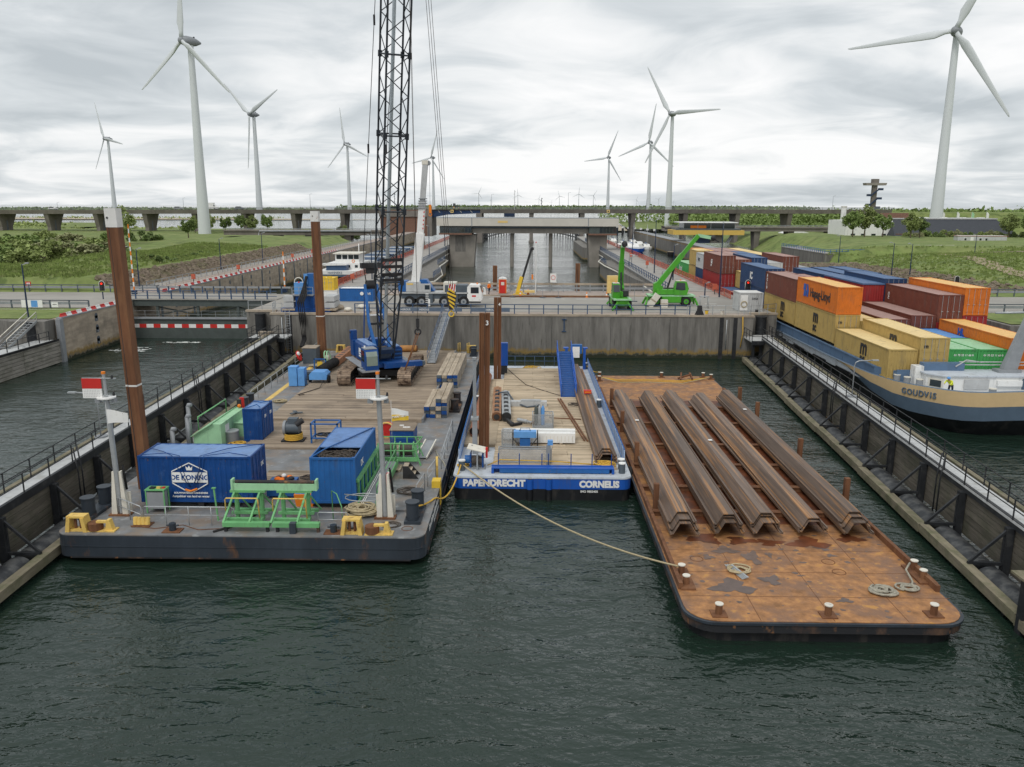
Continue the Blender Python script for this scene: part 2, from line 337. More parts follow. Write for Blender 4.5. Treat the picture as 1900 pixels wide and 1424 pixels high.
def netting(name, col, cover):
    m = mat(name, col, 0.7, var=0.2, scale=1.5); t = m.node_tree; p = t.nodes['Principled BSDF']; o = [n for n in t.nodes if n.type == 'OUTPUT_MATERIAL'][0]
    tr = t.nodes.new('ShaderNodeBsdfTransparent'); mx = t.nodes.new('ShaderNodeMixShader'); mx.inputs[0].default_value = cover
    t.links.new(tr.outputs[0], mx.inputs[1]); t.links.new(p.outputs[0], mx.inputs[2]); t.links.new(mx.outputs[0], o.inputs[0]); return m
NET = netting('red safety netting', (0.50, 0.12, 0.07), 0.42)
MESHG = netting('galvanised wire mesh', (0.45, 0.47, 0.48), 0.24)
PANEB = mat('pale blue side panel paint', (0.40, 0.53, 0.74), 0.5, var=0.08)
BOARDL = mat('pale grey guide board', (0.27, 0.255, 0.225), 0.9, var=0.3, scale=2, stretch=(1, 0.25, 4), col2=(0.12, 0.12, 0.09), thr=0.56, soft=0.1, s2=0.7, amt=0.6, rand=0.15, bump=0.25)
BANNER = mat('grey blue banner cloth', (0.12, 0.16, 0.22), 0.7, var=0.1)
# ------------------------------------------------------------------ lock wall concrete with tide line
def wall_mat(name, base):
    m = base.copy(); m.name = name; t = m.node_tree; p = t.nodes['Principled BSDF']; l = t.links.new
    src = p.inputs['Base Color'].links[0].from_socket
    g = t.nodes.new('ShaderNodeNewGeometry'); sp = t.nodes.new('ShaderNodeSeparateXYZ'); l(g.outputs['Position'], sp.inputs[0])
    n = t.nodes.new('ShaderNodeTexNoise'); n.inputs['Scale'].default_value = 1.6; n.inputs['Detail'].default_value = 7; n.inputs['Roughness'].default_value = 0.7
    l(g.outputs['Position'], n.inputs['Vector'])
    def ma(op, a, b):
        k = t.nodes.new('ShaderNodeMath'); k.operation = op
        for i, v in enumerate((a, b)):
            if isinstance(v, float): k.inputs[i].default_value = v
            else: l(v, k.inputs[i])
        return k.outputs[0]
    def mr(v, a, b, c, d):
        k = t.nodes.new('ShaderNodeMapRange'); l(v, k.inputs[0])
        for i, q in enumerate((a, b, c, d)): k.inputs[1+i].default_value = q
        return k.outputs[0]
    z = ma('ADD', sp.outputs[2], ma('MULTIPLY', ma('SUBTRACT', n.outputs[0], 0.5), -1.6))
    band = ma('MULTIPLY', mr(z, 0.45, 0.6, 0, 1), mr(z, 0.75, 1.15, 0.85, 0))
    top = mr(ma('ADD', sp.outputs[2], ma('MULTIPLY', n.outputs[0], 0.5)), 5.16, 5.24, 0.0, 0.6)
    low = mr(z, 0.3, 0.7, 1, 0)
    c = src
    for f, col in ((band, (0.26, 0.17, 0.045, 1)), (top, (0.27, 0.17, 0.06, 1)), (low, (0.03, 0.034, 0.02, 1))):
        x = t.nodes.new('ShaderNodeMix'); x.data_type = 'RGBA'; l(f, x.inputs['Factor']); l(c, x.inputs['A']); x.inputs['B'].default_value = col; c = x.outputs['Result']
    l(c, p.inputs['Base Color']); return m
CONCW = wall_mat('lock wall concrete with tide line', CONC)
CONCTW = wall_mat('tan lock wall concrete with tide line', CONCT)
# ------------------------------------------------------------------ water
wm = bpy.data.materials.new('canal water'); wm.use_nodes = True; t = wm.node_tree; p = t.nodes['Principled BSDF']; l = t.links.new
p.inputs['Base Color'].default_value = (0.012, 0.0255, 0.018, 1); p.inputs['Roughness'].default_value = 0.08; p.inputs['Specular IOR Level'].default_value = 1.0; p.inputs['IOR'].default_value = 1.33
g = t.nodes.new('ShaderNodeNewGeometry')
def wnoise(scale, st, rot, det, dist, ro=0.5):
    mp = t.nodes.new('ShaderNodeMapping'); mp.inputs['Scale'].default_value = st; mp.inputs['Rotation'].default_value = (0, 0, R(rot))
    n = t.nodes.new('ShaderNodeTexNoise'); n.inputs['Scale'].default_value = scale; n.inputs['Detail'].default_value = det
    n.inputs['Roughness'].default_value = ro; n.inputs['Distortion'].default_value = dist
    l(g.outputs['Position'], mp.inputs['Vector']); l(mp.outputs[0], n.inputs['Vector']); return n.outputs['Fac']
def wadd(a, b, k):
    m = t.nodes.new('ShaderNodeMath'); m.operation = 'MULTIPLY_ADD'; l(b, m.inputs[0]); m.inputs[1].default_value = k; l(a, m.inputs[2]); return m.outputs[0]
h = wnoise(0.62, (0.5, 1.15, 1), 12, 3, 0.9)
h = wadd(h, wnoise(1.9, (0.6, 1.1, 1), -18, 3, 0.7), 0.5)
h = wadd(h, wnoise(5.0, (0.8, 1.0, 1), 8, 2, 0.3), 0.16)
cm = t.nodes.new('ShaderNodeMapRange'); l(wnoise(0.055, (0.6, 1.0, 1), 20, 3, 0.6), cm.inputs[0]); cm.inputs[1].default_value = 0.36; cm.inputs[2].default_value = 0.64; cm.inputs[3].default_value = 0.45; cm.inputs[4].default_value = 1.1
ml_ = t.nodes.new('ShaderNodeMath'); ml_.operation = 'MULTIPLY'; l(h, ml_.inputs[0]); l(cm.outputs[0], ml_.inputs[1]); h = wadd(ml_.outputs[0], wnoise(0.16, (0.7, 1.0, 1), 30, 2, 0.3), 1.3)
bn = t.nodes.new('ShaderNodeBump'); bn.inputs['Strength'].default_value = 1.0; bn.inputs['Distance'].default_value = 0.27
l(h, bn.inputs['Height']); l(bn.outputs[0], p.inputs['Normal'])
tag(B().add([(-16000, -300, 0), (16000, -300, 0), (16000, 24000, 0), (-16000, 24000, 0)], [(0, 1, 2, 3)]).obj('water', wm), kind='structure')
fo = B()
for (cx, cy, a, b_, n) in ((-48.5, 97.5, 2.6, 2.0, 46), (-44.5, 103.0, 2.6, 0.45, 40)):
    for i in range(n):
        an = random.uniform(0, 6.28); rr = math.sqrt(random.random()); x = cx + a*rr*math.cos(an); y = cy + b_*rr*math.sin(an); s = random.uniform(0.15, 0.5)
        pts = [(x + s*random.uniform(0.5, 1.2)*math.cos(k*1.05), y + 0.6*s*random.uniform(0.5, 1.2)*math.sin(k*1.05), 0.012 + 0.0004*i) for k in range(6)]
        fo.add(pts, [tuple(range(6))])
tag(fo.obj('foam', mat('water foam', (0.55, 0.57, 0.55), 0.8, var=0.3, scale=4)), 'patches of white churned foam before the closed lock gate', 'foam', kind='stuff')
# ------------------------------------------------------------------ terrain
def fb(x, y, s): return mnoise.noise(Vector((x*s, y*s, 3.3)))
def sst(a, b, v):
    u = max(0.0, min(1.0, (v-a)/(b-a))); return u*u*(3-2*u)
def zleft(x, y):
    d = -x
    z = 4.93 + sst(60.5, 66.5, d)*1.9 if y > 119 else 4.93
    if y > 117:
        up = sst(118, 128 + max(0, (d-80))*0.05, y)*sst(62, 72, d)
        z = max(z, 4.93 + up*(2.0 + 1.3*math.exp(-((y-150-(d-75)*0.9)/14)**2) - 0.7*math.exp(-((y-138-(d-80)*1.0)/7)**2) + 1.5*math.exp(-((y-245)/40)**2 - ((d-95)/22)**2)))
        z += 0.25*fb(x, y, 0.06)*up
        z -= sst(255, 330, y)*sst(70, 80, d)*2.2 + 3.0*sst(148, 172, y)*sst(86, 99, d)*sst(300, 250, y)
    if y > 285: z = z*(1-sst(285, 318, y)*sst(112, 96, d)) - 0.6*sst(285, 318, y)*sst(112, 96, d)
    if y > 420: z -= sst(430, 620, y)*6
    return z
def grid(name, x0, x1, y0, y1, nx, ny, fz, mat_, skip=None):
    b = B(); b.smooth = True; vs = []
    for j in range(ny+1):
        for i in range(nx+1):
            x = x0+(x1-x0)*i/nx; y = y0+(y1-y0)*j/ny; vs.append((x, y, fz(x, y)))
    fs = []
    for j in range(ny):
        for i in range(nx):
            k = j*(nx+1)+i; fs.append((k, k+1, k+nx+2, k+nx+1))
    b.add(vs, fs); return tag(b.obj(name, mat_), kind='structure')
grid('left_bank', -300, -53.3, 89.4, 470, 120, 150, zleft, GRASS)
def flat(name, pts, z, m, kind='structure', label=None, cat=None):
    return tag(B().add([(a, b_, z) for a, b_ in pts], [tuple(range(len(pts)))]).obj(name, m), label, cat, kind=kind)
flat('far_shore', [(-1100, 520), (-345, 540), (-325, 640), (-360, 760), (-1100, 780)], 0.9, GRASS)
flat('sand_bar', [(-1600, 960), (-700, 930), (-250, 960), (-160, 1010), (-500, 1060), (-1700, 1060)], 0.7, SAND)
flat('meadow', [(-3600, 1900), (-900, 2300), (-900, 2800), (-4200, 2900)], 1.2, GRASS)
def zright(x, y):
    z = 4.93
    z = 3.0 + 1.93*sst(74, 60, x) if y > 121 else z
    if y > 119:
        s = sst(66, 88, x - (y-130)*0.10)
        z = 4.6 + s*2.0 + 0.9*math.exp(-((y-165-(x-90)*0.5)/16)**2)*s + 0.15*fb(x, y, 0.07)*s
        z += 0.6*sst(212, 232, y)*sst(84, 100, x)
    if y < 224: z = z + (min(z, 1.6+max(0.0, x-82)/31*3.4) - z)*math.exp(-((y-224)/15)**2)*sst(64, 74, x)
    if y >= 222: z = max(z, 4.9) if x > 82 else -1.0
    if y > 196 and x < 81: z = z*(1-sst(196, 206, y)*sst(82, 78, x)) - 1.0*sst(196, 206, y)*sst(82, 78, x)
    if y > 255: z -= 6.5*sst(258, 276, y)*sst(108, 90, x)
    if y > 330: z -= 1.5*sst(330, 360, y)
    return z
grid('right_bank', 53.6, 420, 89.4, 385, 120, 120, zright, GRASS)
def zemb(x, y):
    return 4.2 + 11.0*sst(384, 402, y)*sst(446, 430, y)*sst(148, 172, x) - 5.2*sst(112, 96, x + (y-380)*0.0)
grid('road_embankment', 92, 900, 378, 560, 90, 50, zemb, GRASS)
flat('right_plain', [(70, 560), (1400, 560), (1900, 900), (900, 1050), (300, 980), (90, 820)], 2.4, GRASS)
flat('right_shore', [(46, 560), (70, 560), (90, 820), (64, 760)], 1.2, SAND)
# ------------------------------------------------------------------ riprap stones (left and right banks)
def stones(name, label, xs, ys, n, fz, lo, hi):
    b = B()
    for i in range(n):
        x = random.uniform(*xs); y = random.uniform(*ys)
        s = random.uniform(lo, hi); z = fz(x, y); M = Matrix.Translation((x, y, z)) @ Matrix.Rotation(random.uniform(0, 6), 4, (random.random(), random.random(), 1))
        b.box(-s, -s*0.7, -s*0.4, s*0.8, s*0.8, s*0.45, M)
    return tag(b.obj(name, RIPRAP), label, 'riprap', kind='stuff')
stones('riprap', 'brown riprap stones on the slope beside the left lock chamber', (-65.2, -60.2), (121, 232), 3900, zleft, 0.2, 0.5)
stones('riprap', 'brown stones on the slope behind the container barge', (60, 76), (122, 190), 2600, zright, 0.2, 0.5)
# ------------------------------------------------------------------ grass tufts
def tufts(name, label, n, xs, ys, fz, ok):
    b = B(); k = 0
    while k < n:
        x = random.uniform(*xs); y = random.uniform(*ys)
        if not ok(x, y): continue
        k += 1; z = fz(x, y)
        for j in range(3):
            a = random.uniform(0, 6.28); hh = random.uniform(0.18, 0.5); w_ = random.uniform(0.12, 0.3)
            dx, dy = math.cos(a)*w_, math.sin(a)*w_; ox, oy = random.uniform(-.3, .3), random.uniform(-.3, .3)
            b.add([(x+ox-dx, y+oy-dy, z-0.05), (x+ox+dx, y+oy+dy, z-0.05), (x+ox+dx*0.4+oy*0.3, y+oy, z+hh)], [(0, 1, 2)])
    tag(b.obj(name, GRASSB), label, 'grass', kind='stuff')
GRASSB = mat('grass blades', (0.18, 0.235, 0.07), 0.9, var=0.4, scale=0.35, col2=(0.30, 0.31, 0.15), thr=0.60, soft=0.06, s2=0.5, amt=0.7, spec=0.1)
tufts('meadow_grass', 'long tufted grass on the bank left of the locks', 15000, (-130, -66), (119.5, 215), zleft, lambda x, y: x < -67 + 0*y and (y-119) > (-x-66)*0.05)
tufts('meadow_grass', 'long tufted grass on the bank behind the container barge', 7000, (76, 140), (124, 225), zright, lambda x, y: x > 74)
# ------------------------------------------------------------------ lock head island
isl = thing('lock_wall', 'grey concrete lock head wall with roadway, in front of the middle canal', 'lock wall', (0, 94, 0))
B().box(-29.9, 94, -3, 26.6, 122.4, 4.9).obj('wall', CONCW, isl)
B().box(-33.6, 96.5, -3, -29.9, 122.4, 4.9).obj('wall', CONCW, isl)
B().box(26.6, 96.3, -3, 30.0, 122.4, 4.9).obj('wall', CONCW, isl)
for x in [-24.5, -17.6, -10.7, -3.8, 3.1, 10.0, 16.9, 23.8]:
    B().box(x, 93.985, -1, x+0.03, 94.0, 4.7).obj('joint', DARK, isl)
B().box(-30.0, 93.93, 4.9, 26.7, 94.6, 5.14).obj('coping', CONCT, isl)
B().box(-33.7, 96.43, 4.9, -30.0, 97.0, 5.14).obj('coping', CONCT, isl)
B().box(26.7, 96.25, 4.9, 30.1, 96.9, 5.14).obj('coping', CONCT, isl)
for (x, y) in ((-31.8, 96.0), (28.0, 95.75)):
    B().cyl((x, y, 1.9), (x, y, 4.7), 0.62, n=18).cyl((x, y, 4.7), (x, y, 4.78), 0.66, n=18).obj('fender_roller', TARBLACK, isl)
for x in (22.7, 24.3, -27.9): B().box(x, 93.93, -1, x+0.45, 93.995, 4.86).obj('guide_slot', DARK, isl)
for x in (23.5, -28.6): B().tube([(x, 93.9, 4.6), (x, 93.9, 1.2)], 0.06, 6).obj('cable_duct', GREY, isl)
B().tube([(25.3, 93.85, 5.0), (25.4, 93.8, 3.2), (25.2, 93.8, 1.4)], 0.06, 6).obj('yellow_rope', ROPEY, isl)
B().box(4.5, 93.87, 3.2, 4.62, 93.99, 4.6).box(4.3, 93.87, 4.5, 4.82, 93.99, 4.62).box(4.3, 93.87, 3.1, 4.82, 93.99, 3.2).obj('tide_gauge', BLUER, isl)
rebase(isl, (0, 94, 0))
tag(B().box(-33.6, 96.9, 4.9, 30, 122.4, 4.96).box(-29.9, 94.6, 4.9, 26.7, 96.9, 4.962).obj('quay_pavement', PINK), kind='structure')
tag(B().box(-33.4, 97.2, 4.96, 29.8, 114.6, 5.0).obj('road', ROAD), kind='structure')
tag(B().box(-330, 98.8, 4.9, -53.4, 116.4, 5.02).obj('road', ROAD), kind='structure')
tag(B().box(53.4, 98.8, 4.9, 330, 116.4, 5.02).obj('road', ROAD), kind='structure')
mk = B()
for x in (19.2, 21.4, 23.6): mk.box(x, 105+(x-19)*0.3, 5.0, x+1.5, 105.15+(x-19)*0.3, 5.004)
for x in range(-14, 12, 3): mk.box(x, 111.2, 5.0, x+1.4, 111.32, 5.004)
mk.box(-330, 96.9, 5.02, -56, 97.0, 5.024)
tag(mk.obj('road_marking', WHITE), kind='structure')
tag(B().box(-29, 114.8, 4.96, 17, 115.1, 5.13).obj('kerb', CONCT), kind='structure')
# quay head left of the left chamber
qh = thing('lock_wall', 'tan concrete lock wall with three ladder niches left of the closed gate', 'lock wall', (-53, 95, 0))
B().box(-57.2, 89.6, -3, -52.4, 106.4, 4.88).obj('wall', CONCTW, qh)
B().box(-120, 88.4, -3, -57.2, 98.8, 4.85).obj('wall', CONCW, qh)
B().box(-57.2, 87.6, -3, -53.0, 89.6, 4.85).obj('wall', CONCW, qh)
B().box(-52.7, 89.2, -1, -52.2, 89.9, 4.9).obj('corner_guard', GREYM, qh)
B().box(-52.9, 89.7, 4.88, -52.3, 106.4, 5.02).obj('coping', GREYM, qh)
for z in (1.1, 2.5, 3.9):
    B().box(-52.44, 97.0, z-0.33, -52.385, 97.7, z+0.33).cyl((-52.42, 97.35, z+0.33), (-52.385, 97.35, z+0.33), 0.34, n=14).obj('ladder_niche', GREYD, qh)
    B().cyl((-52.38, 97.35, z-0.15), (-52.33, 97.35, z-0.15), 0.12, n=8).obj('bollard', GREYM, qh)
B().cyl((-54.6, 87.9, 2.6), (-54.6, 87.9, 4.75), 0.65, n=18).cyl((-54.6, 87.9, 4.75), (-54.6, 87.9, 4.82), 0.72, n=18).obj('fender_roller', TARBLACK, qh)
rebase(qh, (-53, 95, 0))
qr = thing('lock_wall', 'dark concrete lock wall beyond the bow of the container barge', 'lock wall', (55, 92, 0))
B().box(53.0, 88.6, -3, 120, 98.8, 4.85).obj('wall', CONCW, qr)
B().box(53.0, 98.8, -3, 57, 122, 4.88).obj('wall', CONCTW, qr)
B().cyl((54.6, 88.0, 2.6), (54.6, 88.0, 4.75), 0.65, n=18).obj('fender_roller', TARBLACK, qr)
rebase(qr, (55, 92, 0))
# long chamber walls
def chamber_wall(label, x0, x1, y0, y1, z1, m, face, coping=True):
    r = thing('chamber_wall', label, 'lock wall', ((x0+x1)/2, y0, 0), group='long lock chamber walls')
    B().box(x0, y0, -3, x1, y1, z1-0.1).obj('wall', m, r)
    if coping: B().box(x0-0.05, y0, z1-0.1, x1+0.05, y1, z1+0.02).obj('coping', GREYM, r)
    fx = x1 if face > 0 else x0
    y = y0 + 10; k = 0
    while y < min(y1, y0+170):
        B().box(min(fx, fx+face*0.03), y, 0.3, max(fx, fx+face*0.03), y+0.7, z1-0.25).obj('ladder_recess', GREYD, r)
        if face and k < 12:
            for z in (1.2, 2.6, 3.9):
                B().box(min(fx, fx+face*0.035), y+5, z-0.3, max(fx, fx+face*0.035), y+5.6, z+0.35).obj('bollard_niche', GREYD, r)
        y += 11.5; k += 1
    return rebase(r, ((x0+x1)/2, y0, 0))
chamber_wall('tan wall with ladder recesses along the far side of the left chamber', -57.5, -53.0, 106.4, 430, 4.95, CONCTW, 1)
chamber_wall('concrete wall between the left chamber and the middle canal', -30.2, -22.6, 122.4, 345, 4.95, CONCW, -1)
chamber_wall('concrete wall between the middle canal and the right chamber', 21.4, 29.0, 122.4, 345, 4.95, CONCW, -1)
chamber_wall('concrete wall along the far side of the right chamber', 53.0, 57.0, 122, 400, 5.6, CONCW, -1)
for x0, x1, nm in ((-30.1, -22.7, 'a'), (21.5, 28.9, 'b')):
    tag(B().box(x0, 122.4, 4.9, x1, 345, 5.02).obj('quay_path', PAVE), kind='structure')
tag(B().box(-57.4, 116.4, 4.9, -53.1, 425, 5.0).obj('quay_path', PINK), kind='structure')
tag(B().box(-60.6, 118, 4.9, -57.4, 300, 5.03).obj('service_road', PAVE), kind='structure')
def trail(name, pts, w_, fz, m):
    b = B(); vs = []; P_ = [Vector(p) for p in pts]; n = 40
    for i in range(n+1):
        u = i/n*(len(P_)-1); k = min(int(u), len(P_)-2); c = P_[k].lerp(P_[k+1], u-k); d = (P_[k+1]-P_[k]).normalized(); nn = Vector((d.y, -d.x))
        for s in (-1, 0, 1): q = c+nn*s*w_/2*(1+0.25*math.sin(i*1.7)); vs.append((q.x, q.y, fz(q.x, q.y)+0.1))
    b.add(vs, [(3*i+j, 3*i+j+1, 3*i+j+4, 3*i+j+3) for i in range(n) for j in range(2)]); return tag(b.obj(name, m), kind='structure')
DIRT = mat('dry earth track', (0.30, 0.245, 0.165), 0.95, var=0.25, scale=0.8, col2=(0.2, 0.2, 0.09), thr=0.57, soft=0.1, amt=0.7, s2=0.5)
trail('dirt_track', [(106, 214), (99, 196), (92, 172), (86, 150), (82, 128)], 3.2, zright, DIRT)
# canal bastions with hand rails along the middle canal
def bastion(label, pts, z1):
    r = thing('canal_bastion', label, 'bastion', (pts[0][0], pts[0][1], 0), group='bastions of the middle canal')
    B().prism(pts, -3, z1).obj('wall', CONCW, r)
    return rebase(r, (pts[0][0], pts[0][1], 0))
bastion('stepped concrete bastion on the left edge of the middle canal', [(-22.6, 140), (-17.2, 152), (-17.2, 166), (-20.0, 186), (-20.0, 204), (-22.6, 204)], 4.3)
bastion('stepped concrete bastion on the right edge of the middle canal', [(21.4, 140), (21.4, 204), (18.6, 204), (18.6, 190), (20.4, 150)], 4.3)
bastion('far concrete bastion on the left edge of the middle canal', [(-22.6, 262), (-19.6, 268), (-19.6, 320), (-22.6, 322)], 4.3)
bastion('far concrete bastion on the right edge of the middle canal', [(21.4, 262), (21.4, 322), (18.6, 320), (18.6, 268)], 4.3)
# ------------------------------------------------------------------ railings
_pm = {}
def post_mesh(h, r, m):
    k = (round(h, 2), r, m.name)
    if k not in _pm: _pm[k] = B().box(-r, -r, 0, r, r, h).mesh('post', m)
    return _pm[k]
def rail(name, label, pts, h, heights, step, m, r=0.03, group=None, cat='railing', parent=None, tube=True):
    pts = [Vector(p) for p in pts]
    root = parent or thing(name, label, cat, pts[0], group=group)
    o = Vector((0, 0, 0)) if parent else pts[0]
    for i in range(len(pts)-1):
        a, b = pts[i], pts[i+1]; n = max(1, round((b-a).length/step))
        for k in range(n + (1 if i == len(pts)-2 else 0)):
            c = a.lerp(b, k/n); inst('post', post_mesh(h, r, m), root, c-o)
    for z in heights:
        B().tube([p - o + Vector((0, 0, z)) for p in pts], r*0.9, 6).obj('rail', m, root)
    return root
GR = 'blue and grey railings'
rail('railing', 'blue railing along the front edge of the lock head roadway', [(-20, 94.3, 5.1), (19.2, 94.3, 5.1)], 1.15, (1.12, 0.62), 1.72, BLUER, 0.055, GR)
rail('railing', 'galvanised railing at the right corner of the lock head', [(18.9, 94.25, 5.1), (26.3, 94.25, 5.1), (29.9, 96.6, 5.1)], 1.15, (1.12, 0.6), 1.6, GREY, 0.035, GR)
rail('railing', 'galvanised railing at the left corner of the lock head', [(-33.4, 96.7, 5.1), (-30.1, 96.7, 5.1), (-29.7, 94.3, 5.1), (-28.6, 94.3, 5.1)], 1.15, (1.12, 0.6), 1.4, GREY, 0.035, GR)
fr = rail('railing', 'grey steel guard rail behind the roadway of the lock head', [(-22, 120.6, 4.96), (19.5, 120.6, 4.96)], 1.2, (), 2.0, GREYM, 0.07, GR)
for z in (1.05, 0.45): B().box(0, -0.05, z, 41.5, 0.05, z+0.3).obj('guard_rail_beam', CONCT if z > 1 else GREYM, fr)
for x0, x1, y, z, lb in ((-130, -53.5, 98.0, 5.0, 'near'), (-130, -53.5, 117.4, 5.0, 'far')):
    gr = rail('guard_rail', 'steel guard rail on the %s side of the road left of the locks' % lb, [(x0, y, z), (x1, y, z)], 1.0, (1.0,), 2.4, GREYD, 0.07, 'road guard rails')
    B().box(0, -0.06, 0.5, x1-x0, 0.06, 0.82).obj('guard_rail_beam', GREYM, gr)
for x0, x1, y, z, lb in ((53.5, 130, 99.0, 5.0, 'near'), (53.5, 130, 117.4, 5.0, 'far')):
    gr = rail('guard_rail', 'steel guard rail on the %s side of the road right of the locks' % lb, [(x0, y, z), (x1, y, z)], 1.0, (1.0,), 2.4, GREYD, 0.07, 'road guard rails')
    B().box(0, -0.06, 0.5, x1-x0, 0.06, 0.82).obj('guard_rail_beam', GREYM, gr)
rail('railing', 'blue railing on the quay beside the middle canal, right side', [(21.7, 124, 5.0), (21.7, 300, 5.0)], 1.1, (1.08, 0.55), 2.2, BLUER, 0.06, GR)
rail('railing', 'blue railing on the quay beside the middle canal, left side', [(-22.9, 124, 5.0), (-22.9, 300, 5.0)], 1.1, (1.08, 0.55), 2.2, BLUER, 0.06, GR)
rail('railing', 'grey railing along the service road beside the left chamber', [(-57.4, 122, 5.0), (-57.4, 300, 5.0)], 1.1, (1.05, 0.5), 2.6, GREYM, 0.05, GR)
for s, x, ya, yb in ((1, -20.1, 186.5, 203), (1, -17.3, 152.5, 166), (-1, 18.7, 190, 203)):
    rail('railing', 'dark railing on the %s' % ('long left bastion of the middle canal' if ya > 180 and s > 0 else 'near left bastion of the middle canal' if s > 0 else 'right bastion of the middle canal'),
         [(x, ya, 4.3), (x, yb, 4.3)], 1.0, (1.0, 0.5), 2.4, BLUER, 0.06, GR)
# white fender pipes along the middle canal
def wpipe(label, pts):
    o = B().tube(pts, 0.16, 8).obj('handrail_pipe', CREAM); tag(o, label, 'pipe', 'white pipes along the middle canal walls')
wpipe('white pipe sloping down the right wall of the middle canal', [(20.9, 125, 3.6), (21.2, 152, 3.6), (19.9, 165, 3.9), (18.4, 190, 3.9), (18.3, 205, 3.9), (21.0, 222, 3.9), (21.0, 236, 3.9)])
wpipe('white pipe along the left wall of the middle canal', [(-22.2, 138, 3.6), (-17.0, 151.5, 3.6), (-17.0, 166, 3.6), (-19.6, 186, 3.9), (-19.6, 205, 3.9), (-22.2, 214, 3.9), (-22.2, 236, 3.9)])
for y in (133, 172, 176):
    x = 22.3
    tag(B().tube([(x, y, 5), (x, y, 7.0), (x+0.2, y, 7.3), (x+1.3, y, 7.3)], 0.09, 8).obj('vent_pipe', GREY), 'pale bent vent pipe on the right quay, %s' % {133: 'nearest the big green loader', 172: 'middle of three', 176: 'farthest of three'}[y], 'pipe', 'bent vent pipes')
# red netting fences, both quays beside the chambers
def fence(label, x, y0, y1, h=1.15):
    r = rail('safety_fence', label, [(x, y0, 5.0), (x, y1, 5.0)], h, (h-0.04, 0.1), 3.5, REDN, 0.035, 'red netting fences', 'fence')
    n = int((y1-y0)/3.5)
    pm = B().box(-0.012, 0.05, 0.1, 0.012, 3.4, h-0.06).mesh('net_panel', NET)
    for k in range(n): inst('net_panel', pm, r, (0, k*3.5, 0))
fence('red netting fence on the quay between the right chamber and the canal', 28.3, 112, 340)
fence('red netting fence on the quay between the left chamber and the canal', -29.5, 124, 340)
rail('railing', 'thin pale railing along the far wall of the left chamber', [(-53.9, 118, 5.0), (-53.9, 300, 5.0)], 1.05, (1.02, 0.5), 3.0, CONCT, 0.03, GR)
def barrier(label, x0, y0, x1, y1, z, m2=WHITE, n=None):
    a = Vector((x0, y0, z)); b = Vector((x1, y1, z)); d = (b-a); n = n or max(2, round(d.length/1.1)); r = thing('barrier', label, 'barrier', a, group='red and white water barriers')
    ang = math.atan2(d.y, d.x); s = d.length/n
    ms = [B().prism([(-0.2, 0), (0.2, 0), (0.07, 0.2), (0.07, 0.36), (-0.07, 0.36), (-0.07, 0.2)], 0.03, s-0.03, 'x').mesh('segment', mm) for mm in (RED, m2)]
    for k in range(n):
        inst('segment', ms[k % 2], r, d*(k/n), (0, 0, ang))
barrier('red and white barrier row on the tan lock wall left of the gate', -52.7, 90.3, -52.7, 105.5, 5.02)
barrier('red and white barrier row along the far edge of the left chamber', -53.2, 118, -53.2, 230, 5.02, n=90)
# ------------------------------------------------------------------ gate and lift bridge over the left chamber
gt = thing('lock_gate', 'dark steel sliding lock gate with a red and white stripe', 'lock gate', (-43, 106.5, 0))
B().box(-52.6, 106.4, -2, -33.5, 107.3, 2.6).obj('gate_leaf', GREEND, gt)
B().box(-52.6, 106.2, 2.6, -33.5, 107.6, 2.72).obj('walkway', GREYM, gt)
for k in range(20):
    B().box(-52.5+k*0.95, 106.385, 1.42, -52.5+(k+1)*0.95, 106.4, 1.92).obj('stripe', RED if k % 2 else WHITE, gt)
rail('railing', '', [(-52.5, 106.3, 2.72), (-33.6, 106.3, 2.72)], 1.0, (0.98, 0.5), 1.9, GREYM, 0.022, parent=gt)
rebase(gt, (-43, 106.5, 0))
br = thing('lift_bridge', 'dark green steel road bridge above the closed lock gate', 'bridge', (-43, 109, 5))
B().box(-53.2, 108.2, 4.1, -33.4, 108.7, 4.95).obj('girder', GREEND, br)
B().box(-53.2, 114.2, 4.1, -33.4, 114.7, 4.95).obj('girder', GREEND, br)
B().box(-53.2, 108.0, 4.95, -33.4, 114.9, 5.08).obj('deck', ROAD, br)
for x in (-50, -44.5, -39, -35.5):
    B().box(x, 108.3, 2.7, x+0.35, 108.6, 4.1).obj('column', GREEND, br)
for a, b in (((-50, 3.9), (-44.5, 2.8)), ((-44.5, 3.9), (-50, 2.8)), ((-39, 3.9), (-44, 2.9)), ((-39, 3.9), (-35.6, 2.9))):
    B().bar((a[0], 109, a[1]), (b[0], 109, b[1]), 0.16).obj('brace', GREEND, br)
for x in [-52.6+1.62*k for k in range(12)]:
    B().box(x, 108.05, 5.08, x+0.14, 108.2, 6.15).obj('post', BLUER, br)
for z in (5.45, 5.85, 6.15): B().box(-53.2, 108.1, z, -33.4, 108.16, z+0.08).obj('rail', BLUER if z != 5.85 else GREYM, br)
for x in [-52.6+1.62*k for k in range(12)]:
    B().box(x, 114.7, 5.08, x+0.14, 114.85, 6.15).obj('post', BLUER, br)
B().box(-53.2, 114.7, 5.9, -33.4, 114.8, 6.15).obj('rail', GREYM, br)
rebase(br, (-43, 109, 5))
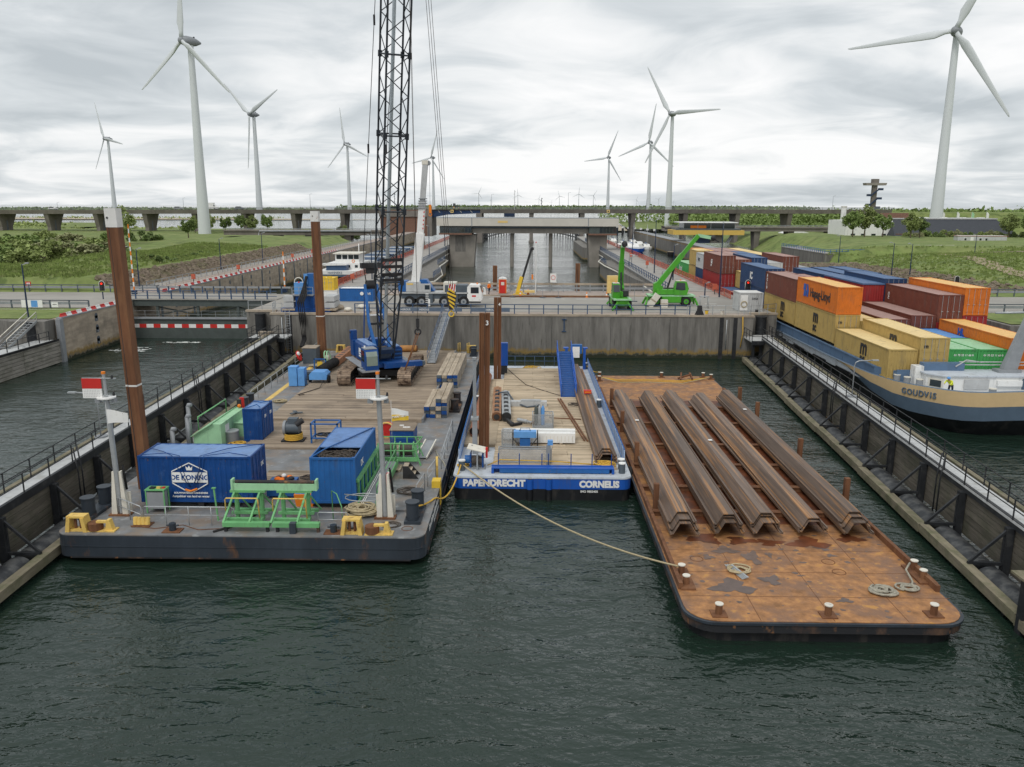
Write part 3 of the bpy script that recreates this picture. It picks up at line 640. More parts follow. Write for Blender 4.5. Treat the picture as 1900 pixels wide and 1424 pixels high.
# timber guide wall, walkway and stairs far left
tg = thing('timber_guide_wall', 'grey timber board guide wall with walkway left of the left chamber', 'guide wall', (-53, 60, 0))
for k in range(7):
    for j in range(5):
        y0 = 54 + j*7.1
        B().box(-52.75, y0+0.03, 0.05+k*0.38, -52.45, y0+7.07, 0.05+k*0.38+0.33).obj('board', BOARDL, tg)
for y in [55+7.1*k for k in range(5)] + [89.2]: B().box(-53.1, y-0.18, -2, -52.76, y+0.18, 2.75).obj('pile', BOARD, tg)
B().box(-54.2, 54, 2.62, -52.5, 88.0, 2.75).obj('walkway', WALKG, tg)
B().box(-52.5, 54, 2.5, -52.4, 89, 2.72).obj('kerb_beam', BLACKP, tg)
rail('railing', '', [(-52.6, 54, 2.75), (-52.6, 87.5, 2.75)], 1.05, (1.03, 0.5), 1.9, TARBLACK, 0.035, parent=tg)
rebase(tg, (-53, 60, 0))
def stairs(label, x, y0, z0, y1, z1, w_, hx=1):
    st = thing('steel_stairs', label, 'stairs', (x, y0, z0)); n = int((z1-z0)/0.19)
    tm = B().box(-w_/2, -0.12, -0.02, w_/2, 0.12, 0.02).mesh('tread', GREY)
    for k in range(n): inst('tread', tm, st, (0, (y1-y0)*(k+0.5)/n, (z1-z0)*(k+0.5)/n))
    for s in (-1, 1):
        B().bar((s*w_/2, 0, 0), (s*w_/2, y1-y0, z1-z0), 0.05, 0.28).obj('stringer', GREY, st)
        B().tube([(s*w_/2, 0, 0.2), (s*w_/2, 0, 1.0), (s*w_/2, y1-y0, z1-z0+1.0), (s*w_/2, y1-y0, z1-z0)], 0.045, 6).obj('handrail', CREAM, st)
        B().tube([(s*w_/2, 0, 0.55), (s*w_/2, y1-y0, z1-z0+0.5)], 0.025, 6).obj('rail', GREY, st)
    return st
s1 = stairs('galvanised stairs from the walkway up to the left quay', -54.3, 82.0, 2.75, 87.6, 4.9, 1.0)
s2 = stairs('galvanised stairs beyond the bow of the container barge', 55.0, 82.5, 2.75, 88.4, 4.9, 1.0)
# ------------------------------------------------------------------ floating guide walls either side of the barges
def guide_wall(label, x0, y0, ang, sgn, n, lamp):
    g_ = thing('guide_wall', label, 'guide wall', (x0, y0, 0), ang, group='floating guide walls')
    L_ = n*5.0
    B().box(-0.55, 0, 2.86, 0.45, L_, 3.0).obj('walkway', WALKG, g_)
    B().box(sgn*0.45 - 0.09, 0, 2.6, sgn*0.45 + 0.09, L_, 3.04).obj('edge_beam', TARBLACK, g_)
    B().box(-sgn*0.85 - 0.14, 0, 2.65, -sgn*0.85 + 0.14, L_, 2.97).obj('cap_timber', OLDWOOD, g_)
    bm = B().box(-0.05, 0.02, 0, 0.05, 4.98, 0.36).mesh('board', BOARD)
    for k in range(n):
        for j in range(6): inst('board', bm, g_, (sgn*0.36, k*5.0, 0.3+j*0.385))
    pm = B().box(-0.17, -0.17, -1.5, 0.17, 0.17, 2.62).box(-0.2, -0.02, 0.2, 0.2, 0.02, 2.4).mesh('pile', TARBLACK)
    hm = B().bar((0, 0, 0), (sgn*1.75, 0, 0), 0.16, 0.14).mesh('cross_beam', TARBLACK)
    dm = B().bar((0, 0, 0), (sgn*1.6, 0, -1.7), 0.12).mesh('brace', TARBLACK)
    fm = B().cyl((0, 0.35, 0), (0, 4.65, 0), 0.76, n=20).mesh('float', FLOATG)
    for k in range(n+1):
        inst('pile', pm, g_, (sgn*0.62, k*5.0, 0)); inst('cross_beam', hm, g_, (sgn*0.6, k*5.0, 0.75))
        if k < n:
            inst('brace', dm, g_, (sgn*0.68, k*5.0, 2.5))
            inst('float', fm, g_, (sgn*1.45, k*5.0, 0.0))
    bb = B().box(-0.24, 0.03, 0.22, 0.24, 9.97, 0.68).mesh('boom_timber', OLDWOOD)
    for k in range(n//2): inst('boom_timber', bb, g_, (sgn*2.42 + (0.04 if k % 2 else 0), k*10.0, 0.03*(k % 2)))
    for k in range(n*2):
        B().box(sgn*2.3-0.12, k*2.5+1.2, -0.3, sgn*2.3+0.12, k*2.5+1.45, 0.24).obj('boom_bracket', TARBLACK, g_) if k % 2 == 0 else None
    for s in (-0.55, 0.45):
        hh = 1.05; nn = n*2
        pmm = post_mesh(hh, 0.028, TARBLACK)
        for k in range(nn+1): inst('post', pmm, g_, (s, k*2.5, 3.0))
        for z in (1.03, 0.55): B().tube([(s, 0, 3.0+z), (s, L_, 3.0+z)], 0.028, 6).obj('rail', TARBLACK, g_)
    for k in (1, 4, 8):
        y = k*5.0+2.4
        for d in (0, 0.45): B().tube([(sgn*0.6, y+d, 3.9), (sgn*0.75, y+d, 2.4), (sgn*0.75, y+d, 0.1)], 0.045, 6).obj('ladder_rail', TARBLACK, g_)
    return g_
gl = guide_wall('floating timber guide wall with walkway left of the barges', -25.3, 21.5, 2.8, 1, 14, 0)
grw = guide_wall('floating timber guide wall with walkway between the barges and the container ship', 22.75, 21.5, -3.9, -1, 14, 0)
for (lx, ly, s, lb) in ((-27.0, 49.2, -1, 'left'), (25.6, 62.0, 1, 'right')):
    lp = thing('walkway_lamp', 'thin bent lamp post on the %s guide wall' % lb, 'lamp post', (lx, ly, 3.0), group='guide wall lamps')
    B().tube([(0, 0, 0), (0, 0, 2.5), (s*0.08, 0, 2.75), (s*0.3, 0, 2.85), (s*1.5, 0, 2.9)], 0.045, 8).obj('pole', GREY, lp)
    B().box(min(s*1.3, s*1.8), -0.1, 2.86, max(s*1.3, s*1.8), 0.1, 2.95).obj('lamp_head', GREY, lp)
    B().cyl((0, 0, 0), (0, 0, 0.1), 0.4, n=8).obj('base', GREYM, lp)
# landing platforms at the ends of the guide walls
def landing(label, x0, x1, y0, y1, sgn):
    p_ = thing('landing_platform', label, 'platform', ((x0+x1)/2, y0, 2.6))
    B().box(x0, y0, 2.5, x1, y1, 2.66).obj('deck', WALKG, p_)
    B().box(x0-0.05, y0-0.1, 2.25, x1+0.05, y0, 2.7).obj('edge_beam', TARBLACK, p_)
    for x in (x0+0.3, x1-0.3): B().box(x-0.14, y0+0.3, -1, x+0.14, y0+0.6, 2.5).obj('leg', TARBLACK, p_)
    rail('railing', '', [(x0, y1, 2.66), (x0, y0, 2.66), (x1, y0, 2.66), (x1, y1, 2.66)], 1.1, (1.08, 0.55), 1.3, TARBLACK, 0.03, parent=p_)
    cx = x1-0.5 if sgn < 0 else x0+0.5
    for d in (-0.25, 0.25): B().tube([(cx+d, y1+0.3, -0.3), (cx+d, y1+0.3, 5.6)], 0.04, 6).obj('ladder_rail', GREYM, p_)
    for k in range(18): B().tube([(cx-0.25, y1+0.3, k*0.3), (cx+0.25, y1+0.3, k*0.3)], 0.025, 5).obj('rung', GREYM, p_)
    return rebase(p_, ((x0+x1)/2, y0, 2.6))
landing('dark steel landing at the far end of the left guide wall', -31.6, -27.4, 90.5, 93.6, -1)
landing('dark steel landing at the far end of the right guide wall', 25.6, 28.9, 90.5, 95.2, 1)
bx = thing('wooden_crate', 'small wooden box on the left landing platform', 'crate', (-29.9, 92.0, 2.66))
B().box(-0.8, -0.35, 0, 0.8, 0.35, 0.5).obj('side', TIMBER, bx); B().box(-0.85, -0.4, 0.5, 0.85, 0.4, 0.56).obj('lid', CONCT, bx)
dp = thing('timber_dolphin', 'black steel and timber dolphin at the right edge of the picture', 'dolphin', (20.95, 31.3, 0))
for a, b in ((0, 0), (1.3, 0.4), (1.2, -1.6)): B().box(a-0.2, b-0.2, -2, a+0.2, b+0.2, 2.4).obj('pile', TARBLACK, dp)
for z in (0.2, 1.0, 1.8): B().box(-0.1, -0.5 - 0.0, z, 2.6, -0.25, z+0.28).obj('board', BOARD, dp)
B().box(-0.3, -1.9, 2.4, 2.6, 0.8, 2.5).obj('cap', OLDWOOD, dp)
# ------------------------------------------------------------------ crane barge (left)
def rounded(x0, y0, x1, y1, rf, rb):
    return arc(x0+rf, y0+rf, rf, 180, 270, 5) + arc(x1-rf, y0+rf, rf, 270, 360, 5) + arc(x1-rb, y1-rb, rb, 0, 90, 3) + arc(x0+rb, y1-rb, rb, 90, 180, 3)
D = 1.5
ba = thing('crane_barge', 'grey work barge carrying the lattice crane and blue containers', 'barge', (-14, 37.2, 0))
B().prism(rounded(-23.35, 37.2, -4.9, 89.3, 0.7, 0.3), 0.32, 1.44).obj('hull', HULLG, ba)
B().prism(rounded(-23.35, 37.2, -4.9, 89.3, 0.7, 0.3), 1.44, 1.5).obj('deck', STEEL, ba)
B().prism(rounded(-23.38, 37.17, -4.87, 89.33, 0.72, 0.3), 0.86, 0.90).obj('rubbing_strake', HULLG, ba)
B().add([(-23.2, 37.5, 0.32), (-5.05, 37.5, 0.32), (-5.05, 42.5, -1.2), (-23.2, 42.5, -1.2), (-23.2, 89, 0.32), (-5.05, 89, 0.32), (-5.05, 89, -1.2), (-23.2, 89, -1.2)],
        [(0, 3, 2, 1), (1, 2, 6, 5), (0, 4, 7, 3), (4, 5, 6, 7), (3, 7, 6, 2)]).obj('bottom', REDOX, ba)
B().box(-4.93, 38.2, 0.22, -4.84, 88.9, 0.42).obj('rubbing_strake', RUSTK, ba)
B().box(-22.6, 37.18, 0.26, -5.6, 37.24, 0.33).obj('rubbing_strake', RUSTK, ba)
lt = B()
for k in range(11): lt.box(-4.895, 39.3+k*0.42, 0.98, -4.885, 39.3+k*0.42+0.26, 1.30-0.08*(k % 3 == 1))
for k in range(6): lt.box(-4.895, 41.4+k*0.4, 0.62, -4.885, 41.4+k*0.4+0.22, 0.80)
lt.obj('lettering', WHITE, ba)
def planks(parent, x0, x1, y0, y1, z0, z1, w_, m, split=True):
    n = int(round((y1-y0)/w_)); w_ = (y1-y0)/n; cache = {}
    for k in range(n):
        cuts = [x0, x1]
        if split: cuts = [x0, x0 + (x1-x0)*random.choice((0.35, 0.5, 0.62)), x1]
        for a, b in zip(cuts, cuts[1:]):
            L_ = round(b-a, 2)
            if L_ not in cache: cache[L_] = B().box(0.006, 0.012, 0, L_-0.006, w_-0.012, z1-z0).mesh('plank', m)
            o = inst('plank', cache[L_], parent, (a + random.uniform(-0.03, 0.03), y0+k*w_, z0 + random.uniform(-0.012, 0.012)))
planks(ba, -19.4, -7.75, 58.7, 88.4, 1.5, 1.78, 0.27, PLANK)
planks(ba, -18.9, -8.1, 51.7, 58.6, 1.5, 1.64, 0.27, PLANK, False)
planks(ba, -15.6, -11.6, 44.4, 47.0, 1.5, 1.62, 0.27, PLANK, False)
B().box(-7.75, 58.7, 1.5, -7.6, 88.4, 1.84).obj('edge_angle', STEEL, ba)
B().box(-21.8, 63.4, 1.5, -21.35, 83, 1.51).obj('yellow_walk_line', YELLOW, ba)
for (x, y, s) in ((-20.5, 46, 2.2), (-12.9, 48.5, 2.5), (-6.8, 50, 1.6), (-20.8, 61, 1.4)):
    B().box(x, y, 1.5, x+s, y+s*0.8, 1.506).obj('deck_plate', PALEG if s > 2 else STEEL, ba)
def plate(b, x, y, s): b.box(x-s/2, y-s/2, 1.5, x+s/2, y+s/2, 1.53); return b
B().box(-7.0, 40.6, 1.5, -5.95, 42.2, 1.62).obj('hatch', STEEL, ba)
B().box(-9.6, 38.2, 1.5, -8.4, 39.2, 1.6).obj('hatch', STEEL, ba)
B().torus((-5.9, 38.35, 1.505), 0.28, 0.02, 18, 4).obj('manhole_rim', RUSTP, ba)
def bollard_pair(parent, x, y, x2, y2, h=1.05, r=0.33, m=HULLG):
    for a, b in ((x, y), (x2, y2)):
        B().cyl((a, b, D), (a, b, D+h), r, n=18).cyl((a, b, D+h), (a, b, D+h+0.06), r+0.05, n=18).cyl((a, b, D+0.18), (a, b, D+0.26), r+0.03, n=18, caps=False).obj('bollard', m, parent)
    dx, dy = x2-x, y2-y
    B().box(min(x, x2)-0.4, min(y, y2)-0.45, D, max(x, x2)+0.4, max(y, y2)+0.45, D+0.16).obj('bollard_base', m, parent)
bollard_pair(ba, -22.75, 39.5, -22.75, 41.2)
bollard_pair(ba, -5.75, 39.3, -5.7, 41.0)
bollard_pair(ba, -22.3, 62.2, -22.3, 63.6, 1.0, 0.3)
bollard_pair(ba, -5.55, 62.3, -5.55, 64.6, 0.95, 0.3, RUSTK)
bollard_pair(ba, -5.6, 86.6, -5.6, 87.8, 0.8, 0.28)
def fairlead(parent, x, y, m=YELLOW):
    b = B()
    b.prism([(x-0.55, 0), (x-0.35, 0), (x-0.25, 0.75), (x-0.42, 0.75)], y, y+0.6, 'y', Matrix.Translation((0, 0, D)))
    b.prism([(x+0.55, 0), (x+0.35, 0), (x+0.25, 0.75), (x+0.42, 0.75)], y, y+0.6, 'y', Matrix.Translation((0, 0, D)))
    b.box(x-0.45, y+0.05, D+0.72, x+0.45, y+0.55, D+0.82).box(x-0.36, y+0.1, D, x+0.36, y+0.5, D+0.12)
    f = b.obj('fairlead', m, parent)
    for s in (-0.13, 0.13): B().cyl((x+s, y+0.3, D+0.1), (x+s, y+0.3, D+0.72), 0.07, n=10).obj('roller', RUSTP, f)
    return f
def chock(parent, x, y, m=YELLOW):
    f = B().box(x-0.55, y, D, x+0.85, y+0.55, D+0.06).prism([(x+0.35, 0), (x+0.75, 0), (x+0.6, 0.6), (x+0.45, 0.6)], y+0.1, y+0.4, 'y', Matrix.Translation((0, 0, D))).box(x-0.1, y+0.15, D+0.42, x+0.5, y+0.35, D+0.52).obj('fairlead', m, parent)
    B().cyl((x-0.2, y+0.28, D+0.05), (x-0.2, y+0.28, D+0.42), 0.36, n=16).obj('roller', RUSTP, f); return f
fairlead(ba, -22.35, 37.45); chock(ba, -21.3, 37.5); fairlead(ba, -8.55, 37.4); chock(ba, -7.35, 37.4)
for x, y in ((-17.6, 37.75), (-9.5, 37.75)):
    B().box(x-0.45, y-0.3, D, x+0.45, y+0.3, D+0.05).obj('cleat_base', RUSTP, ba); B().cyl((x, y, D), (x, y, D+0.42), 0.17, n=12).cyl((x-0.3, y, D+0.3), (x+0.3, y, D+0.3), 0.05, n=8).obj('cleat', HULLG, ba)
B().box(-19.9, 38.15, D, -19.0, 38.8, D+0.05).obj('roller_base', RUSTP, ba)
for k in range(4): B().cyl((-19.8+k*0.2, 38.45, D+0.05), (-19.8+k*0.2, 38.5, D+0.42), 0.13, n=10).obj('guide_roller', YELLOW, ba)
B().box(-11.65, 37.5, D, -11.35, 37.8, D+0.55).obj('post', HULLG, ba)
def hoop(parent, x0, x1, y0, y1, h, m=GREY, r=0.03, mid=0.55, posts=1.25):
    a = Vector((x0, y0, D)); b = Vector((x1, y1, D)); n = max(1, round((b-a).length/posts))
    B().tube([a, a+Vector((0, 0, h-0.08)), a.lerp(b, 0.03)+Vector((0, 0, h)), a.lerp(b, 0.97)+Vector((0, 0, h)), b+Vector((0, 0, h-0.08)), b], r, 7).obj('rail', m, parent)
    B().tube([a+Vector((0, 0, mid*h)), b+Vector((0, 0, mid*h))], r*0.8, 6).obj('rail', m, parent)
    for k in range(1, n):
        c = a.lerp(b, k/n); B().tube([c, c+Vector((0, 0, h))], r*0.8, 6).obj('post', m, parent)
hoop(ba, -21.3, -19.5, 39.75, 38.5, 1.0); hoop(ba, -19.4, -14.75, 38.5, 38.5, 1.0)
hoop(ba, -10.4, -8.9, 38.3, 38.3, 0.85)
for x0, y0, x1, y1 in ((-22.55, 64.4, -22.75, 76), (-23.1, 79.5, -23.1, 88.6), (-5.15, 47.9, -5.15, 56), (-5.6, 44.6, -5.35, 46.6), (-5.9, 41.9, -5.7, 44.0)):
    hoop(ba, x0, x1, y0, y1, 1.05, GREY, 0.03, 0.5, 1.9)
B().tube([(-14.1, 40.4, 1.55), (-14.3, 39.2, 1.56), (-14.9, 38.2, 1.55), (-15.5, 37.6, 1.54)], 0.07, 8).obj('rubber_hose', RUBBER, ba)
B().box(-5.2, 44.5, 0.4, -4.86, 45.0, 1.56).box(-5.35, 44.4, 1.5, -4.86, 45.1, 1.9).obj('fender_bracket', YELL2, ba)
B().tube([(-5.2, 46.0, 1.5), (-5.2, 46.0, 2.9)], 0.07, 6).obj('yellow_post', YELLOW, ba)
for x in (-7.4, -6.4): B().tube([(x, 88.3, 1.5), (x, 88.3, 2.6), (x+0.2, 88.3, 2.7), (x+0.2, 88.3, 1.5)], 0.05, 6).obj('yellow_post', YELLOW, ba)
fairlead(ba, -5.9, 88.3); fairlead(ba, -20.5, 88.2)
rebase(ba, (-14, 37.2, 0))
# spud piles
def spud(label, x, y, xt, yt, zt, z0, w_, capz=None, bandz=None, grp=None, m=RUSTP):
    s = thing('spud_pile', label, 'spud pile', (x, y, z0), group=grp)
    d = Vector((xt-x, yt-y, zt-z0)); h = w_/2
    prof = [(-h, -h*0.75), (-h*0.55, -h*0.75), (-h*0.4, -h), (h, -h), (h, h), (-h, h)]
    def seg(a, b, mm, nm, g=0.0):
        vs = []
        for t_ in (a, b):
            for px, py in prof: vs.append((px*(1+g)+d.x*t_, py*(1+g)+d.y*t_, d.z*t_))
        n = len(prof); bb = B(); bb.add(vs, [tuple(range(n))[::-1], tuple(range(n, 2*n))] + [(i, (i+1) % n, n+(i+1) % n, n+i) for i in range(n)])
        return bb.obj(nm, mm, s)
    zc_ = (capz-z0)/d.z if capz else 1.0
    seg(-0.25, zc_, m, 'pile')
    B().bar((-h*0.42, -h*0.86-0.02, -1), (-h*0.42+d.x*zc_, -h*0.86-0.02+d.y*zc_, d.z*zc_), 0.06, 0.02).obj('seam', DARK, s)
    if capz:
        c = seg(zc_, 1.0, CAPW, 'cap', 0.04)
        B().cyl((d.x-0.15, d.y-h-0.03, d.z-0.5), (d.x-0.15, d.y-h+0.05, d.z-0.5), 0.06, n=10).obj('shackle_hole', DARK, c)
    if bandz: seg((bandz-z0)/d.z, (bandz-z0+0.1)/d.z, CAPW, 'band', 0.03)
    return s
spud('tall rusty spud pile with white cap beside the blue lettered container', -21.85, 44.0, -22.2, 44.0, 17.3, 1.5, 0.64, 16.3, 7.55, 'spud piles of the barges')
spud('rusty spud pile with white cap at the far end of the crane barge', -21.45, 84, -21.55, 84, 16.9, 1.5, 0.78, 15.85, 6.1, 'spud piles of the barges')
# signal masts
def mast(label, x, y, top, board_dx, flag):
    m_ = thing('signal_mast', label, 'mast', (x, y, D), group='signal masts of the crane barge')
    B().taper(-0.44, -0.16, 0.08, -0.14, 0.16, 2.4, -0.24, -0.12, -0.13, 0.12).taper(0.14, -0.16, 0.08, 0.44, 0.16, 2.4, 0.13, -0.12, 0.24, 0.12).box(-0.5, 0.16, 0.08, 0.5, 0.24, 1.2).obj('bracket', CREAM, m_)
    B().box(-0.55, -0.3, 0, 0.55, 0.3, 0.08).obj('foot_plate', RUSTP, m_)
    H = top - D
    B().cyl((0, 0, 0.1), (-0.15, 0, H-1.4), 0.145, 0.13, n=14).cyl((-0.15, 0, H-1.4), (-0.18, 0, H-0.12), 0.085, n=12).obj('pole', GREY, m_)
    B().cyl((-0.15, 0, H-1.38), (-0.15, 0, H-1.32), 0.46, n=20).obj('platform', WHITE, m_)
    B().cyl((-0.18, 0, H-0.12), (-0.18, 0, H), 0.1, n=12).obj('beacon', ORANGE, m_)
    B().tube([(-1.25, -0.1, H-0.33), (0.5, -0.1, H-0.33)], 0.03, 6).tube([(-0.3, -0.1, H-1.22), (0.35, -0.1, H-1.22)], 0.03, 6).obj('cross_arm', GREY, m_)
    bd = B().box(-1.27, -0.14, H-0.86, -0.28, -0.08, H-0.33).obj('board', RED, m_, )
    B().box(-1.27, -0.14, H-1.36, -0.28, -0.08, H-0.87).obj('board', WHITE, m_)
    hb = B()
    for i in range(10):
        for j in range(5): hb.cb(-1.18+i*0.085, -0.143, H-1.28+j*0.085, 0.022, 0.004, 0.022)
    hb.obj('perforation', DARK, m_)['kind'] = 'stuff'
    for s, z in ((0.3, H-0.28), (0.3, H-1.15)): B().cyl((s, -0.1, z-0.05), (s, -0.1, z+0.12), 0.07, 0.04, n=10).obj('lamp', DARK, m_)
    B().box(-0.72, -0.1, H-1.62, -0.45, 0.1, H-1.42).obj('floodlight', GREYM, m_); B().box(0.12, -0.1, H-1.6, 0.34, 0.1, H-1.4).obj('floodlight', GREYM, m_)
    B().tube([(0.26, 0.1, 2.7), (0.3, 0.05, 2.6), (0.42, 0, 1.4)], 0.06, 7).obj('cable_hose', RUBBER, m_)
    return m_, H
def flag(label, x, y, z, w_, h_, m1, m2, lines):
    f = thing('flag', label, 'flag', (x, y, z)); n = 8
    for k, (mm, a, b) in enumerate(((m1, 0.5, 1.0), (m2, 0.0, 0.5))):
        bb = B(); bb.smooth = True; vs = []
        for i in range(n+1):
            u = i/n
            for t_ in (a, b):
                vs.append((u*w_, 0.07*math.sin(u*7)*u, t_*h_*(1-0.35*u) - 0.12*u*u + u*0.18))
        bb.add(vs, [(2*i, 2*i+2, 2*i+3, 2*i+1) for i in range(n)]); o = bb.obj('cloth', mm, f)
    for s, sz, px, pz, mm, rz in lines: text('lettering', s, sz, f, mm, (px, -0.05, pz), (R(90), R(-8), 0), 0.004)
    B().tube([(-0.02, 0, -1.2), (-0.02, 0, h_+0.4)], 0.008, 5).obj('halyard', WHITE, f)
mast('white signal mast at the left front corner of the crane barge', -21.25, 39.9, 9.2, 0, 0)
mast('white signal mast at the right front of the crane barge', -7.25, 39.8, 9.3, 0, 0)
flag('white flag with blue print on the left signal mast', -21.3, 39.6, 6.55, 1.05, 0.75, WHITE, WHITE, ())
flag('white and yellow flag on the right signal mast', -6.75, 39.7, 6.75, 0.85, 0.7, WHITE, YELL2, (('MARITIEM', 0.16, 0.03, 0.18, WHITE, 0),))
# ------------------------------------------------------------------ containers
CW, CH = 2.438, 2.591
def corr(b, p0, p1, z0, z1, depth, n, inward):
    """corrugated wall from p0 to p1 (2d)"""
    p0, p1 = Vector(p0), Vector(p1); d = (p1-p0)/n; i_ = Vector(inward)*depth; vs = []; fs = []
    for k in range(n):
        q = p0+d*k
        for t_, o in ((0.0, 0), (0.3, 0), (0.5, 1), (0.8, 1)):
            c = q+d*t_+i_*o; vs += [(c.x, c.y, z0), (c.x, c.y, z1)]
    vs += [(p1.x, p1.y, z0), (p1.x, p1.y, z1)]
    m = len(vs)//2
    b.add(vs, [(2*k, 2*k+2, 2*k+3, 2*k+1) for k in range(m-1)])
_cm = {}
def cont_parts(L_, H, mt, rt, W=CW, door='near', roof=True):
    k = (L_, H, mt.name, rt.name, W, door, roof)
    if k in _cm: return _cm[k]
    r = {}; b = B(); e = 0.09; n = max(6, int(L_/0.28)); nw = max(4, int(W/0.28))
    b = B(); corr(b, (0.03, L_-e), (0.03, e), 0.16, H-0.1, 0.036, n, (1, 0)); r['side_panel'] = b.mesh('side_panel', mt)
    b = B(); corr(b, (W-0.03, e), (W-0.03, L_-e), 0.16, H-0.1, 0.036, n, (-1, 0)); r['side_panel_b'] = b.mesh('side_panel', mt)
    b = B(); corr(b, (W-e, L_-0.03), (e, L_-0.03), 0.16, H-0.1, 0.036, nw, (0, -1)); r['end_panel'] = b.mesh('end_panel', mt)
    if door != 'near':
        b = B(); corr(b, (e, 0.03), (W-e, 0.03), 0.16, H-0.1, 0.036, nw, (0, 1)); r['end_panel_b'] = b.mesh('end_panel', mt)
    b = B(); vs = []; nr = n
    for i in range(nr+1):
        y = 0.06+(L_-0.12)*i/nr; z = H-0.03 - (0.02 if i % 2 else 0)
        vs += [(0.06, y, z), (W-0.06, y, z)]
    b.add(vs, [(2*i, 2*i+1, 2*i+3, 2*i+2) for i in range(nr)])
    if roof: r['roof'] = b.mesh('roof', rt)
    b = B()
    for x in (0, W-0.1):
        for y in (0, L_-0.1): b.box(x, y, 0.12, x+0.1, y+0.1, H-0.1)
    for x in (0, W-0.07): b.box(x, 0.1, H-0.11, x+0.07, L_-0.1, H-0.02).box(x, 0.1, 0.02, x+0.07, L_-0.1, 0.17)
    for y in (0, L_-0.09): b.box(0.1, y, H-0.12, W-0.1, y+0.09, H-0.01).box(0.1, y, 0.02, W-0.1, y+0.09, 0.17)
    r['frame'] = b.mesh('frame', mt)
    b = B()
    for x in (-0.004, W-0.176):
        for y in (-0.004, L_-0.176):
            for z in (0, H-0.118): b.box(x, y, z, x+0.18, y+0.18, z+0.122)
    r['corner_casting'] = b.mesh('corner_casting', mt)
    if door == 'near':
        for q, (x0, x1) in enumerate(((0.1, W/2-0.01), (W/2+0.01, W-0.1))):
            b = B().box(x0, 0.03, 0.17, x1, 0.07, H-0.12)
            for z in (0.5, 1.15, 1.8): b.box(x0+0.08, 0.012, z-0.16, x1-0.08, 0.03, z+0.16)
            r['door%d' % q] = b.mesh('door', mt)
            b = B()
            for x in (x0+0.28, x1-0.28): b.cyl((x, 0.0, 0.1), (x, 0.0, H-0.1), 0.02, n=6).box(x-0.06, -0.02, 1.05, x+0.14, 0.0, 1.1)
            r['bars%d' % q] = b.mesh('lock_bar', GREY if mt not in (BLUE, BLUEM) else mt)
    _cm[k] = r
    return r
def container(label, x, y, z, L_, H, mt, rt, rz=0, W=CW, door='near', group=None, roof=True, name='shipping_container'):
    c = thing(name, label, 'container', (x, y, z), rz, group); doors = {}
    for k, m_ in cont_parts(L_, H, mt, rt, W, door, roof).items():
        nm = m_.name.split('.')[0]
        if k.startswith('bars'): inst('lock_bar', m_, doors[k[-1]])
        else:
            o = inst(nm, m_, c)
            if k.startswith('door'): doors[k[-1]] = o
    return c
# local x = width, local y = length; front (door) end at y=0
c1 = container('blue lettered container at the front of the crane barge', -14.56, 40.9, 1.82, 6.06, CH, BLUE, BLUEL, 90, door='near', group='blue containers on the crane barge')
def logo_hex(parent, cx, cy, cz, s, m):
    pts = [(-1, 0.35), (0, 0.85), (1, 0.35), (1, -0.35), (0, -0.95), (-1, -0.35)]
    b = B()
    for a, b_ in zip(pts, pts[1:]+pts[:1]): b.bar((cx+a[0]*s, cy, cz+a[1]*s), (cx+b_[0]*s, cy, cz+b_[1]*s), 0.02, 0.055)
    b.obj('logo_outline', m, parent)
    B().box(cx-1.02*s, cy-0.006, cz-0.30*s, cx+1.02*s, cy+0.01, cz+0.30*s).obj('logo_band', m, parent)
    B().prism([(cx-0.16*s, cz+0.42*s), (cx+0.16*s, cz+0.42*s), (cx+0.2*s, cz+0.66*s), (cx+0.08*s, cz+0.55*s), (cx, cz+0.7*s), (cx-0.08*s, cz+0.55*s), (cx-0.2*s, cz+0.66*s)], cy-0.004, cy+0.01, 'y').obj('logo_crown', m, parent)
M90 = Matrix.Rotation(R(-90), 4, 'Z')
lgp = inst('logo', B().mat(0).mesh('logo', WHITE), c1, (0, 0, 0), (0, 0, R(-90)))
# local frame of the logo: x to the right in the picture, y away
logo_hex(lgp, -3.33, -0.012, 1.42, 0.95, WHITE)
text('lettering', 'DE KONING', 0.37, lgp, BLUE, (-3.33, -0.022, 1.29), FRONT, 0.012, align='CENTER')
text('lettering', 'BOUWMATERIEEL AANNEMERS', 0.13, lgp, WHITE, (-3.33, -0.008, 0.50), FRONT, 0.004, align='CENTER')
text('lettering', 'Aanpakker van land en water.', 0.17, lgp, WHITE, (-3.33, -0.008, 0.30), FRONT, 0.004, align='CENTER')
for pts in ([(-6.0, 1.4, 2.62), (-4.9, 0.6, 2.66), (-4.2, 0.02, 2.62), (-3.9, -0.03, 1.9), (-3.4, -0.05, 0.9)], [(-5.9, 0.15, 2.62), (-4.6, 0.35, 2.66), (-3.8, 0.02, 2.62), (-3.7, -0.03, 1.9), (-3.3, -0.05, 0.85)],
            [(-0.1, 2.3, 2.62), (-1.6, 1.3, 2.66), (-2.7, 0.02, 2.62), (-2.75, -0.03, 1.9), (-3.2, -0.05, 0.9)], [(-0.2, 0.15, 2.62), (-1.3, 0.5, 2.66), (-2.5, 0.02, 2.62), (-2.6, -0.03, 1.8), (-3.1, -0.05, 0.85)]):
    B().tube([M90 @ Vector(p) for p in pts], 0.022, 6).obj('lifting_sling', BLUE, c1)
B().tube([M90 @ Vector(p) for p in ((-3.6, -0.06, 0.75), (-3.3, -0.1, 0.68), (-2.95, -0.06, 0.8))], 0.06, 6).obj('shackle', ORANGE, c1)
text('lettering', 'DK', 0.32, c1, WHITE, (1.5, -0.03, 1.6), (R(90), 0, 0), 0.01)
